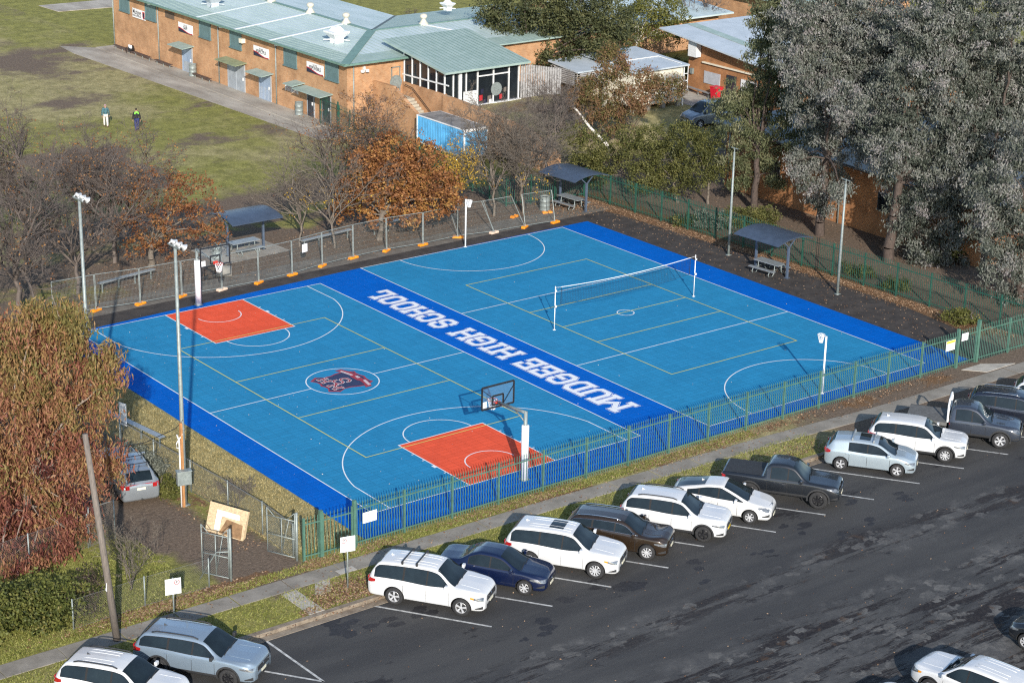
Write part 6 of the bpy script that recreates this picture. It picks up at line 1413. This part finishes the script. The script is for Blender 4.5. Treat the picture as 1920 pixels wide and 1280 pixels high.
TD['oakR'] = ((23.1, 33.7), [(23.99,33.33,4.06,1.9),(22.32,33.8,3.87,1.5),(21.77,35.35,2.92,1.0),(25.4,32.46,3.71,1.6),(25.86,30.84,3.67,1.1),(23.17,34.48,2.04,1.3),(24.55,32.97,2.18,1.4),(26.15,31.79,2.21,1.0),(24.21,33.65,5.66,1.3),(25.06,31.99,5.39,1.2),(22.84,34.56,5.15,1.0),(21.65,35.8,1.62,0.7),(26.24,30.23,2.9,0.6),(23.45,34.31,1.17,0.7),(24.77,32.13,1.66,0.7)])
TD['gumw'] = ((49.5, 40.5), [(47.23,42.22,4.99,1.2),(47.95,40.81,6.71,1.2),(47.25,42.77,3.32,1.0),(48.96,40.39,4.54,1.1),(51.37,39.98,4.91,1.1),(51.62,38.28,5.4,0.8),(50.32,40.01,5.81,0.8),(48.39,41.11,2.91,1.1),(46.51,43.13,4.32,0.8),(47.68,41.15,8.02,0.7),(49.58,39.62,4.03,0.7)])
TD['bush1'] = ((43.6, 33.4), [(41.42,35.42,3.09,1.4),(41.16,35.62,1.78,1.1),(42.32,34.49,2.24,1.2),(40.79,36.13,3.77,0.9),(41.55,34.63,1.01,0.8)])
TD['bush2'] = ((44.6, 29.8), [(42.73,31.71,3.15,1.4),(42.94,30.68,4.43,1.3),(44.08,30.79,2.78,1.5),(42.91,31.27,1.56,1.2),(44.31,30.17,1.6,1.2),(42.21,32.26,4.2,1.0)])
TD['bush3'] = ((46, 28.3), [(45.26,29.25,3.68,1.4),(46.08,28.61,4.25,1.0),(45.09,28.44,2.24,1.2),(45.99,28.14,2.72,1.0),(44.17,29.19,4.93,1.0)])
TD['pine'] = ((55.5, 60.5), [(53.81,60.88,4.86,1.3),(55.91,59.31,3.38,1.2),(59.1,58.77,3.13,1.3),(59.84,55.97,3.97,1.2),(61.23,55.4,6.09,1.4),(53.2,62.28,7.51,1.3),(55.1,61.88,6.09,2.0),(56.99,60.75,5.21,2.2),(58.28,58.96,6.67,2.2),(59.24,56.7,5.86,1.9),(60.92,56.4,6.61,1.8),(56.29,60.51,3.79,1.5),(57.01,57.95,3.72,1.4),(53.84,62.35,5.27,1.2),(58.74,57.56,8.14,2.3),(55.54,60.75,7.95,2.3),(53.3,62.74,6.56,0.9),(59.66,57.77,3.9,1.2),(56.98,59.42,7.16,2.2),(61.16,56.24,4.65,1.2)])
TD['lime'] = ((71, 65), [(71.0,64.24,4.62,1.6),(72.89,63.51,3.62,1.6),(73.87,61.8,3.33,1.2),(70.88,65.04,2.63,1.1),(72.51,63.91,5.69,1.8),(73.96,63.38,4.71,1.5),(75.0,61.61,2.54,0.9),(69.65,64.84,5.35,1.5)])
TD['eucA'] = ((47.5, 25.5), [(49.59,23.94,7.07,1.5),(48.89,23.67,8.96,1.5),(47.63,26.01,8.33,1.2),(46.06,26.34,7.92,1.0),(47.29,25.36,4.76,1.0),(46.7,27.16,3.56,0.8),(48.54,24.42,2.44,0.7),(47.33,25.25,14.39,1.8),(49.44,23.6,5.01,1.1),(48.17,24.92,11.95,1.8),(46.89,24.95,10.53,1.4),(49.03,24.42,10.21,1.5),(47.38,26.66,7.17,1.3),(46.35,26.56,5.71,1.1),(48.3,25.5,6.03,1.5),(47.88,26.33,3.21,0.9),(47.24,26.56,1.79,0.7),(48.74,25.15,8.18,1.7),(46.01,27.47,7.01,0.8),(48.52,25.51,3.66,0.9),(48.05,24.45,13.42,1.6),(47.33,25.58,12.62,1.1)])
TD['eucB'] = ((47.05, 19.0), [(47.69,17.94,11.82,2.2),(45.49,19.37,11.15,1.9),(47.77,18.69,9.67,2.0),(48.95,16.86,7.5,1.6),(47.48,19.08,7.25,1.6),(48.97,17.79,7.65,1.6),(44.14,14.93,4.54,0.6),(42.68,13.53,10.58,1.2),(48.8,16.22,11.0,2),(47.23,18.66,14.39,2.2),(45.56,19.77,4.96,0.9),(47.34,19.51,12.92,2.2),(47.55,17.15,13.94,2.3),(46.09,18.57,10.89,2.0),(48.38,18.01,10.73,2.1),(49.61,16.65,12.17,2.1),(46.43,20.07,8.89,1.7),(47.35,18.17,8.46,1.8),(48.85,16.52,9.27,1.8),(47.65,20.07,6.33,1.2),(45.84,19.03,4.21,1.0),(46.39,18.26,2.57,0.9),(47.91,17.54,6.13,1.3),(44.99,20.04,13.73,1.8),(49.85,15.83,14.58,2.2),(46.35,19.67,14.97,2),(46.93,20.64,4.92,0.9),(44.42,19.72,11.53,1.4),(47.52,18.32,3.95,0.8)])
TD['eucC'] = ((46.41, 12.57), [(47.19,12.56,14.07,2.2),(46.29,14.04,8.08,1.5),(48.43,12.77,6.4,1.6),(48.02,10.04,10.92,1.9),(49.1,10.59,4.44,1.2),(48.66,12.17,0.4,0.8),(48.23,9.56,2.15,0.9),(46.01,13.2,6.64,1.2),(47.31,10.71,4.35,1.4),(47.36,12.78,3.53,1.1),(49.41,11.79,0.3,0.6),(46.4,12.72,10.61,2.0),(46.38,10.85,12.55,2.2),(45.32,11.87,8.0,1.8),(47.51,11.4,8.78,2.0),(47.67,12.81,5.16,1.6),(47.83,10.52,5.97,1.7),(47.44,12.36,2.94,1.3),(48.28,10.76,3.02,1.4),(47.47,10.9,1.26,1.0),(47.21,12.67,1.89,0.8),(48.3,10.41,0.4,0.8),(49.3,9.85,0.3,0.6),(49.87,10.8,7.61,1.6)])
TD['eucD'] = ((50.29, 8.64), [(47.86,10.53,12.76,2.2),(49.76,10.06,15.48,2.4),(50.89,8.23,12.51,2.2),(49.5,8.05,7.58,2.0),(48.67,9.71,7.02,1.7),(51.91,8.69,9.73,2.2),(48.38,10.36,14.31,2.4),(50.69,9.98,11.9,2.2),(49.53,7.45,14.98,2.4),(48.74,9.28,9.69,2.0),(51.25,8.84,8.81,2.2),(50.04,9.5,5.88,1.8),(47.32,11.17,15.23,2.2),(50.68,8.92,3.58,1.4),(50.47,9.83,2.39,1.0),(52.34,7.69,11.48,2.2)])
TD['eucE'] = ((46.48, 2.6), [(44.53,4.24,6.91,1.3),(44.78,4.08,4.08,1.0),(46.23,3.21,5.95,1.6),(44.06,4.05,5.46,0.9),(46.62,2.92,2.79,1.3),(45.78,3.44,7.52,1.9),(45.81,3.85,4.6,1.5),(46.29,2.69,4.49,1.6),(44.89,2.63,2.53,1.2),(46.37,2.78,0.4,0.8),(46.71,3.33,9.58,1.8),(45.46,3.75,3.09,0.8),(47.41,2.24,1.54,1.2),(45.87,2.79,0.25,0.5)])
def leaf_cloud(name, pos, L_, W_, droop, tint, m, parent, spread=1.0, seed=0):
    r = np.random.default_rng(seed); N = len(pos)
    d = r.normal(size=(N, 3))*spread; d[:, 2] -= droop; d /= np.linalg.norm(d, axis=1, keepdims=True)
    q = r.normal(size=(N, 3)); s = np.cross(d, q); s /= np.maximum(np.linalg.norm(s, axis=1, keepdims=True), 1e-6)
    l = L_*(.6+.8*r.random((N, 1))); w = W_*(.6+.8*r.random((N, 1)))
    V = np.stack([pos-d*l*.5, pos+s*w*.5-d*l*.05, pos+d*l*.5, pos-s*w*.5-d*l*.05], 1).reshape(-1, 3)
    F = np.arange(4*N).reshape(N, 4)
    return np_mesh(name, V, F, m, parent, tint=np.clip(tint, 0, 1))
def clumps_in(blobs, dens, seed, inner=.55):
    """clump centres mostly in the outer part of every crown lobe"""
    r = np.random.default_rng(seed); C_ = []
    for x, y, z, rad in blobs:
        n = max(9 if dens < 22 else 3, int(dens*rad**2)); u = r.normal(size=(n, 3)); u /= np.linalg.norm(u, axis=1, keepdims=True)
        k = (inner+(1-inner)*r.random((n, 1))**.6)*rad*(.88+.30*r.random((n, 1)))
        p = np.array([x, y, z])+u*k*np.array([1, 1, .86]); C_.append(p)
    C_ = np.concatenate(C_); return C_[C_[:, 2] > .12]
def limb_segs(base, r0, tips, seed, bend=.5, fork=None):
    """trunk to fork height, then bent limbs out to the given tips"""
    r = np.random.default_rng(seed); A, B, Ra, Rb = [], [], [], []
    tips = np.asarray(tips, float); cz = tips[:, 2].mean(); b = np.array([*base, -.15]); cxy = tips[:, :2].mean(0)
    fh = fork if fork else max(.8, min(cz*.5, tips[:, 2].min()*1.0+.6)); top = np.array([b[0]+(cxy[0]-b[0])*.15, b[1]+(cxy[1]-b[1])*.15, fh])
    P = [b+(top-b)*t+np.array([*r.normal(size=2)*.07*(0 < t < 1), 0]) for t in np.linspace(0, 1, 6)]
    for i in range(5): A.append(P[i]); B.append(P[i+1]); Ra.append(r0*(1.12-.08*i)); Rb.append(r0*(1.04-.08*i))
    for tip in tips:
        st = P[5] if tip[2] > fh*.7 else P[3]; d = tip-st; ln = np.linalg.norm(d); n = max(4, int(ln/.7)); rr = r0*.42*min(1, .35+.12*ln)
        off = r.normal(size=3)*bend*ln*.12; pr = st
        for i in range(1, n+1):
            t = i/n; p = st+d*t+off*math.sin(math.pi*t)+np.array([0, 0, .12*ln*math.sin(math.pi*t)])+r.normal(size=3)*.05*ln/n
            A.append(pr); B.append(p); Ra.append(rr*(1-.8*(i-1)/n)); Rb.append(rr*(1-.8*t)); pr = p
            if i > 1 and i % 2 == 0:
                q = p+(r.normal(size=3)*.55+np.array([0, 0, .25]))*min(.7, ln*.22); A.append(p); B.append(q); Ra.append(rr*.35*(1-.6*t)+.006); Rb.append(.008)
    return A, B, Ra, Rb
def leafy(name, label, cat, key, colors, L_, W_, droop, per, dens, barkm, tr, seed, csize=.34, tintfun=None, group=None, fork=None, trans=.25, sub='crown', spread=1.0, strand=0):
    base, bl = (key if not isinstance(key, str) else TD[key]); t = thing(name, label, cat, (*base, 0), 0, group)
    r = np.random.default_rng(seed); cl = clumps_in(bl, dens, seed); n = len(cl)
    ct = r.normal(size=n)*.20+.5
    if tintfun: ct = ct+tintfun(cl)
    rad = csize*(.65+.7*r.random(n)); idx = np.repeat(np.arange(n), per); N = len(idx)
    g = r.normal(size=(N, 3))*np.array([.55, .55, .42 if droop < .8 else .62]); pos = cl[idx]+g*rad[idx][:, None]
    if droop > .8: pos[:, 2] -= np.abs(r.normal(size=N))*.28*csize/.34
    if strand:      # foliage hangs in narrow bunches below each shoot
        pos = cl[idx]+r.normal(size=(N, 3))*np.array([.13, .13, .05])*(1+1.2*r.random((N, 1))); f_ = r.random(N); pos[:, 2] -= f_*strand*(.5+.8*r.random(n))[idx]
        pos[:, :2] += (r.normal(size=(n, 2))*.25)[idx]*f_[:, None]
    keep = pos[:, 2] > .03; pos = pos[keep]; idx = idx[keep]
    tint = ct[idx]+r.normal(size=len(idx))*.13
    mk = name+label[:12]; M[mk] = leafmat(mk, colors, trans)
    o = leaf_cloud(sub, pos-np.array([*base, 0]), L_, W_, droop, tint, mk, t, spread, seed)
    if tr:
        tips = [np.array(b[:3]) for b in bl]; A, B, Ra, Rb = limb_segs(base, tr, tips, seed+1, fork=fork)
        off = np.array([*base, 0]); segs_mesh('trunk', np.array(A)-off, np.array(B)-off, Ra, Rb, barkm, t, 6)
    return t
def grow(base, h, spread, r0, seed, levels=4, trunk_h=.22, upright=.55, fan=5):
    """bare branching: returns segments and twig ends"""
    r = np.random.default_rng(seed); A, B, Ra, Rb, E = [], [], [], [], []
    def br(p, d, ln, rad, lev):
        n = max(3, int(5+ln*.9)) if lev else 5; st = ln/n; q = np.array(p)
        for i in range(n):
            d = d+r.normal(size=3)*(.17 if lev else .05)+np.array([0, 0, .05 if lev < 3 else .02]); d = d/np.linalg.norm(d)
            p2 = q+d*st; a = rad*(1-.62*i/n); b = rad*(1-.62*(i+1)/n); A.append(q); B.append(p2); Ra.append(a); Rb.append(b); q = p2
            if lev < levels and (lev > 0 or i >= 1) and i >= (1 if lev else 0):
                kk = 1 if r.random() < (.75 if lev < 2 else .9) else 2
                for _ in range(kk):
                    s = r.normal(size=3); s -= d*np.dot(s, d); s /= np.linalg.norm(s); ang = r.uniform(.45, .95)
                    nd = d*math.cos(ang)+s*math.sin(ang); nd[2] = nd[2]*.8+.18*upright; nd /= np.linalg.norm(nd)
                    br(q, nd, ln*r.uniform(.42, .66)*(1-.35*i/n), max(.0085, b*.64), lev+1)
        if lev >= levels-1: E.append(q)
    b0 = np.array([*base, -.1]); th = h*trunk_h; pr = b0
    for i in range(4):
        p = b0+np.array([r.normal()*.04*i, r.normal()*.04*i, (th+.1)*(i+1)/4]); A.append(pr); B.append(p); Ra.append(r0*(1.15-.07*i)); Rb.append(r0*(1.08-.07*i)); pr = p
    for k in range(fan):
        a = 2*math.pi*(k+r.uniform(-.3, .3))/fan; tilt = (spread/h)*r.uniform(.75, 1.3) if k else .1
        d = np.array([math.cos(a)*math.sin(tilt), math.sin(a)*math.sin(tilt), math.cos(tilt)]); br(pr, d, (h-th)*r.uniform(.62, .86), r0*.62, 1)
    br(pr, np.array([0, 0, 1.]), (h-th)*.8, r0*.7, 1)
    return A, B, Ra, Rb, E
def bare(label, base, h, spread, r0, seed, levels=4, barkm='twig', leaf=None, frac=.5, per=3, lsz=.12, upright=.55, trunk_h=.22, fan=5, group='bare winter trees', zmax=None, cat='tree', name='bare_tree'):
    t = thing(name, label, cat, (*base, 0), 0, group); A, B, Ra, Rb, E = grow((0, 0), h, spread, r0, seed, levels, trunk_h, upright, fan)
    segs_mesh('trunk', A, B, Ra, Rb, barkm, t, 3)
    if leaf:
        r = np.random.default_rng(seed+5); P = np.array(B)[np.array(Ra) < .016]; z = P[:, 2]
        w = r.random(len(P)) < frac*(1 if zmax is None else np.clip((zmax-z)/(zmax*.5), 0, 1)); P = P[w]
        if len(P):
            P = np.repeat(P, per, 0)+r.normal(size=(len(P)*per, 3))*.12; ct = np.repeat(r.normal(size=len(P)//per)*.2+.5, per)+r.normal(size=len(P))*.15
            M.setdefault(leaf[0], leafmat(leaf[0], leaf[1], .2)); leaf_cloud('crown', P, lsz, lsz*.7, .2, ct, leaf[0], t, 1, seed)
    return t
rust = [(.10, .042, .02), (.23, .095, .036), (.34, .155, .055), (.43, .25, .065)]
# big drooping tree at left
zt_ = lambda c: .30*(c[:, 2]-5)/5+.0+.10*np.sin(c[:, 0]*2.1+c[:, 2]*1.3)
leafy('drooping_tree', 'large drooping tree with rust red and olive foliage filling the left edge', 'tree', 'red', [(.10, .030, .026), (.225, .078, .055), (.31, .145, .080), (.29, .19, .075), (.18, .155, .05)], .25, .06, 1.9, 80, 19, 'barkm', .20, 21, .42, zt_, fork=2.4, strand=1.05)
# leafy trees and bushes beyond the courts
leafy('oak_tree', 'bushy autumn oak with golden brown leaves behind the open mesh panels', 'tree', 'oakR', rust, .17, .12, .25, 26, 40, 'bark', .22, 31, .30, lambda c: -.03*(c[:, 2]-3))
leafy('oak_tree', 'thin autumn oak with rusty leaves left of the blue shelter', 'tree', 'oakL', [(.09, .035, .018), (.19, .075, .032), (.28, .12, .045), (.33, .18, .06)], .15, .10, .25, 13, 30, 'bark', .2, 33, .28)
leafy('gum_tree', 'reddish brown gum with crooked white limbs before the cream classroom', 'tree', 'gumw', [(.075, .078, .028), (.14, .125, .042), (.195, .115, .06), (.25, .135, .075)], .20, .08, .8, 34, 50, 'barkd', .07, 35, .30, lambda c: .10*np.sin(c[:, 0]*1.3)+.1, fork=1.6)
ol = [(.040, .046, .013), (.085, .092, .026), (.14, .14, .042), (.20, .185, .065)]
leafy('olive_bush', 'rounded olive green bush behind the leaf covered shelter', 'bush', 'bush1', ol, .15, .07, .2, 30, 55, 'bark', .1, 41, .30, group=None)
leafy('olive_bush', 'widest olive green bush behind the shaded green fence', 'bush', 'bush2', ol, .15, .07, .2, 30, 55, 'bark', .1, 42, .30, group=None)
leafy('olive_bush', 'darker olive bush just left of the brick block corner', 'bush', 'bush3', ol, .15, .07, .2, 30, 55, 'bark', .1, 43, .30, lambda c: -.12+0*c[:, 0])
leafy('evergreen_tree', 'spreading dark green tree overhanging the annexe roof', 'tree', 'pine', [(.026, .034, .016), (.058, .068, .030), (.10, .108, .045), (.15, .148, .06)], .24, .11, .4, 24, 30, 'barkd', .28, 51, .42)
leafy('evergreen_tree', 'sunlit yellow green tree with thin pale trunks at the top', 'tree', 'lime', [(.05, .062, .014), (.10, .11, .025), (.155, .155, .036), (.20, .19, .05)], .22, .09, .4, 22, 30, 'barkp', .13, 53, .38)
gg = [(.044, .055, .042), (.098, .114, .088), (.168, .178, .148), (.255, .255, .232), (.27, .245, .24)]
pu = lambda c: .08*np.sin(c[:, 0]*.9+c[:, 1]*.6)
leafy('gum_tree', 'olive green gum tree hanging over the corner of the brick block', 'tree', 'eucA', [(.040, .050, .022), (.100, .115, .052), (.17, .178, .092), (.25, .24, .14)], .20, .07, 1.5, 90, 15, 'barkd', .24, 61, .42, fork=4, strand=.55)
leafy('gum_tree', 'tall grey green gum tree with a dark trunk before the brick wall', 'tree', 'eucB', gg, .20, .07, 1.5, 90, 18, 'barkd', .30, 62, .42, pu, fork=5, strand=.55)
leafy('gum_tree', 'grey gum tree drooping low over the dark asphalt fence', 'tree', 'eucC', gg, .20, .07, 1.5, 90, 18, 'barkd', .34, 63, .42, pu, fork=5, strand=.55)
leafy('gum_tree', 'deep grey gum tree filling the top right corner', 'tree', 'eucD', gg, .20, .07, 1.5, 90, 18, 'barkd', .30, 64, .42, pu, fork=5, strand=.55)
leafy('gum_tree', 'grey gum tree at the right edge above the green gate', 'tree', 'eucE', gg, .20, .07, 1.5, 90, 16, 'barkd', .28, 65, .42, pu, fork=4, strand=.55)
# bare winter trees
lf = ('dry_leaf', [(.12, .05, .025), (.24, .11, .045), (.36, .20, .06)])
yl = ('yellow_leaf', [(.20, .11, .02), (.40, .25, .03), (.55, .38, .05)])
bare('large bare grey tree furthest left with a few brown leaves', (3.66, 42.7), 9.2, 7.5, .22, 101, 5, leaf=lf, frac=.004)
bare('bare grey tree in front of the two walking people', (8.2, 43.5), 6.9, 6, .18, 102, 5, leaf=lf, frac=.004)
bare('bare tree with low dark branches left of the tall light pole', (-1.3, 33.0), 9.2, 8, .20, 103, 5, leaf=lf, frac=.004)
bare('bare tree tangled behind the rusty autumn oak', (7.4, 38.6), 8.2, 6, .18, 104, 5, leaf=lf, frac=.012)
bare('bare tree between the tall light pole and the thin oak', (3.0, 34.5), 7.6, 5.5, .15, 105, 4, leaf=lf, frac=.010)
bare('slim bare tree right of the blue shelter', (18.25, 35.3), 6.0, 3.6, .11, 106, 4, 'bark')
bare('slim bare tree with a tuft of gold leaves beside the long bench', (19.84, 33.8), 6.6, 3.4, .11, 107, 4, 'bark', leaf=yl, frac=.10, zmax=4)
bare('bare reddish tree rising behind the golden oak', (26.4, 38.2), 7.8, 5, .14, 108, 5, leaf=lf, frac=.03)
bare('bare tree behind the golden oak near the school corner', (24.6, 41.0), 6.8, 4.6, .12, 109, 4, leaf=lf, frac=.02)
bare('thin tree with scattered yellow leaves left of the netball post', (29.2, 33.84), 5.2, 2.6, .10, 110, 4, 'bark', leaf=yl, frac=.16)
bare('tall bare tree behind the far netball post', (32.3, 34.0), 7.6, 3.8, .13, 111, 5, 'bark', leaf=yl, frac=.05, zmax=3.2)
bare('forked bare tree by the dark green fence corner', (34.3, 33.5), 7.8, 4.2, .15, 112, 5, 'bark', leaf=yl, frac=.07, zmax=3.6)
bare('bare bushy tree right of the blue container', (41.0, 39.5), 7.0, 5.5, .12, 113, 5)
bare('bare tree below the slat screen on the terrace', (46, 44), 5.5, 4, .11, 114, 5)
bare('leafless sapling between the hedge and the timber pole', (-11.8, -.5), 3.0, 1.3, .04, 115, 4, 'bark', trunk_h=.06)
bare('leafless shrub beside the sagging chain link fence', (-4.55, 3.9), 1.5, .9, .025, 116, 4, 'bark', trunk_h=.06)
bare('bare tree before the distant green eave block', (84, 70), 6, 4.5, .14, 117, 4)
bare('bare shrub beyond the roof at the top edge', (60, 83), 3.4, 4, .08, 118, 4)
# shrubs
def bush(label, x, y, r, colors, seed, h=.8, L_=.13, W_=.07, per=26, dens=60, name='bush', kind='bush'):
    rr = np.random.default_rng(seed); bl = [(x+rr.normal()*r*.45, y+rr.normal()*r*.45, max(.25, r*h*rr.uniform(.35, .85)), r*rr.uniform(.45, .7)) for _ in range(6)]
    return leafy(name, label, kind, ((x, y), bl), colors, L_, W_, .15, per, dens, 'bark', .04, seed, .22)
sage = [(.10, .11, .085), (.18, .19, .15), (.26, .27, .22)]; yg = [(.05, .06, .012), (.12, .125, .03), (.20, .185, .055)]
bush('pale sage shrub growing through the shaded green fence', 41.7, 24.2, 1.1, sage, 201)
bush('olive shrub behind the fence left of the grey blue shelter', 44.2, 22.4, 1.3, ol, 202)
bush('small dark shrub at the foot of the shaded green fence', 41.2, 25.4, .6, ol, 203)
bush('green shrub in the sun against the far end of the brick block', 49.4, 10.6, 1.2, [(.04, .05, .012), (.09, .10, .028), (.14, .14, .045)], 204)
bush('low green weeds where the two green fences meet', 41.2, 1.6, .9, yg, 205, .5); bush('low green weeds along the shaded fence base', 42.4, 8.2, .8, ol, 206, .5); bush('low dark weeds below the drooping gum', 42.6, 11.6, .8, ol, 207, .5)
bush('silvery shrub beside the silver wagon', -6.0, 9.2, .95, sage, 208, 1.0); bush('yellow green weeds between the wagon and the meter box', -6.35, 7.1, .7, yg, 209, .7)
bush('olive shrub on the terrace below the slat screen', 51, 49.5, 1.8, ol, 210); bush('dark green shrub behind the golden oak', 33.2, 50, 1.5, ol, 211); bush('dense shrub on the terrace beside the dark green tree', 54.5, 52.5, 1.6, ol, 212)
bush('bright green shrub below the yellow green tree', 66, 60.5, 1.4, yg, 213); bush('dark shrub beside the brick hall roof corner', 70, 59.5, 1.6, ol, 214); bush('tangled shrub beside the retaining wall end', 43.8, 38.6, 1.3, sage, 215)
hb = [(x, -1.3+.35*math.sin(x*2.1), 1.0+.25*math.sin(x*1.3), .95) for x in np.arange(-23, -14.9, .62)]+[(x, -.2, .9, .85) for x in np.arange(-23, -15.6, .8)]
leafy('hedge', 'dense clipped green hedge in the lower left corner', 'hedge', ((-18, -1), [tuple(map(float, b)) for b in hb]), [(.03, .04, .012), (.08, .098, .024), (.145, .155, .038), (.21, .185, .06)], .13, .08, .1, 26, 60, 'bark', 0, 221, .26)
leafy('hedge', 'thin purplish twiggy end of the clipped hedge', 'hedge', ((-14.1, -.9), [(-14.3, -1.2, .8, .75), (-13.8, -.7, 1.0, .7), (-14.0, -1.6, .5, .5), (-13.4, -.3, 1.15, .45)]), [(.04, .028, .026), (.085, .06, .05), (.12, .095, .05)], .10, .05, .0, 16, 60, 'bark', .03, 222, .24)
# crooked white limb of the reddish gum
gt_ = [o for o in bpy.data.objects if o.get('label', '').startswith('reddish brown gum')][0]
MB().tube([tuple(Vector(p)-Vector((49.5, 40.5, 0))) for p in ((48.4, 41.3, .6), (48.12, 41.58, 1.15), (47.24, 42.27, 2.24), (46.79, 42.62, 2.93), (46.38, 42.94, 3.59), (46.14, 43.13, 3.78), (46.43, 42.9, 4.25), (46.5, 42.8, 4.7))], [.13, .12, .10, .09, .08, .06, .05, .03], 8).build('white_limb', 'barkwhite', gt_, True)
# fallen leaves: uncountable litter
def litter(name, n, fx, size, colors, seed, z=.02):
    r = np.random.default_rng(seed); P = fx(r, n); P = np.column_stack([P, np.full(len(P), z)+r.random(len(P))*.02]); N = len(P)
    a = r.random(N)*6.28; tl = r.normal(size=N)*.35; d = np.stack([np.cos(a), np.sin(a), tl*.5], 1); s = np.stack([-np.sin(a), np.cos(a), r.normal(size=N)*.25], 1); l = size*(.6+.8*r.random((N, 1)))
    V = np.stack([P-d*l*.5, P+s*l*.35, P+d*l*.5, P-s*l*.35], 1).reshape(-1, 3); V[:, 2] = np.maximum(V[:, 2], z-.012)
    M.setdefault(name, leafmat(name, colors, 0)); o = np_mesh('fallen_leaves', V, np.arange(4*N).reshape(N, 4), name, tint=r.random(N)); return tag(o, kind='stuff')
lc = [(.12, .06, .03), (.24, .13, .07), (.34, .21, .12), (.44, .31, .20)]
def mixf(*parts):
    def f(r, n):
        out = []
        for w, fn in parts: out.append(fn(r, int(n*w)))
        return np.concatenate(out)
    return f
U = lambda x0, x1, y0, y1: (lambda r, n: np.column_stack([r.uniform(x0, x1, n), r.uniform(y0, y1, n)]))
G_f = lambda x, y, sx, sy: (lambda r, n: np.column_stack([r.normal(x, sx, n), np.clip(r.normal(y, sy, n), y-2*sy, y+2*sy)]))
strip_e = lambda r, n: (lambda y: np.column_stack([40.25+(34.3-y)*.052-.15-np.abs(r.normal(0, .55, n)), y]))(r.uniform(-1, 34, n))
litter('litter_verge', 11500, mixf((.24, G_f(-11.2, -2.55, 1.9, .26)), (.08, G_f(-4.4, -2.75, .5, .2)), (.10, G_f(-5.0, -5.3, .75, .45)), (.06, U(-7.5, -3, -6.36, -5.9)), (.04, G_f(-1.6, -2.75, .8, .25)), (.07, G_f(7.0, -2.85, 1.1, .22)), (.05, G_f(4, -2.7, 1.5, .2)), (.10, G_f(16.5, -2.9, 2.4, .25)), (.12, U(12, 34, -3.1, -2.4)), (.05, U(15, 22, -6.3, -4.9)), (.04, U(-14, 34, -7.0, -6.62)), (.03, U(-14, 34, -4.1, -3.2))), .085, lc, 301, .03)
litter('litter_fence', 13000, mixf((.75, strip_e), (.17, G_f(38.2, 33.0, 1.7, 1.0)), (.08, U(36.8, 41, 0, 31))), .085, lc, 302, .022)
litter('litter_field', 9000, mixf((.30, U(-3, 39, 31.2, 38)), (.25, G_f(24, 36, 3.5, 1.6)), (.15, G_f(9, 36, 3, 2)), (.15, U(-6.8, -4.9, 0, 18)), (.15, U(42, 49.5, 3, 32))), .08, lc, 303, .022)
litter('litter_court', 320, mixf((.6, U(-1, 36, -1.5, 29)), (.4, U(-1, 6, 0, 27))), .06, [(.25, .2, .15), (.5, .45, .38), (.7, .68, .62)], 304, .07)
litter('litter_road', 500, U(-12, 30, -26, -7), .07, lc, 305, -.135)
# grass blades along the near verges and dry strip
def grass(n, fx, colors, seed, h=.10):
    r = np.random.default_rng(seed); P = fx(r, n); N = len(P); P = np.column_stack([P, np.zeros(N)]); a = r.random(N)*6.28
    s = np.stack([np.cos(a), np.sin(a), np.zeros(N)], 1)*.018; tip = np.stack([r.normal(size=N)*.05, r.normal(size=N)*.05, h*(.5+r.random(N))], 1)
    V = np.stack([P-s, P+s, P+tip], 1).reshape(-1, 3); mk = 'grass_blades%d' % seed; M[mk] = leafmat(mk, colors, .15)
    return tag(np_mesh('grass', V, np.arange(3*N).reshape(N, 3), mk, tint=r.random(N)), kind='stuff')
gc = [(.11, .135, .025), (.23, .245, .055), (.36, .34, .115)]
grass(60000, mixf((.30, U(-20, 20, -3.1, -2.45)), (.34, U(-20, 22, -6.3, -4.2)), (.36, U(-20, -9.5, -2.6, 3.5))), gc, 401, .07)
grass(32000, U(-5.1, -1.75, -1.6, 27), [(.19, .15, .06), (.33, .27, .12), (.47, .39, .19)], 402, .07)
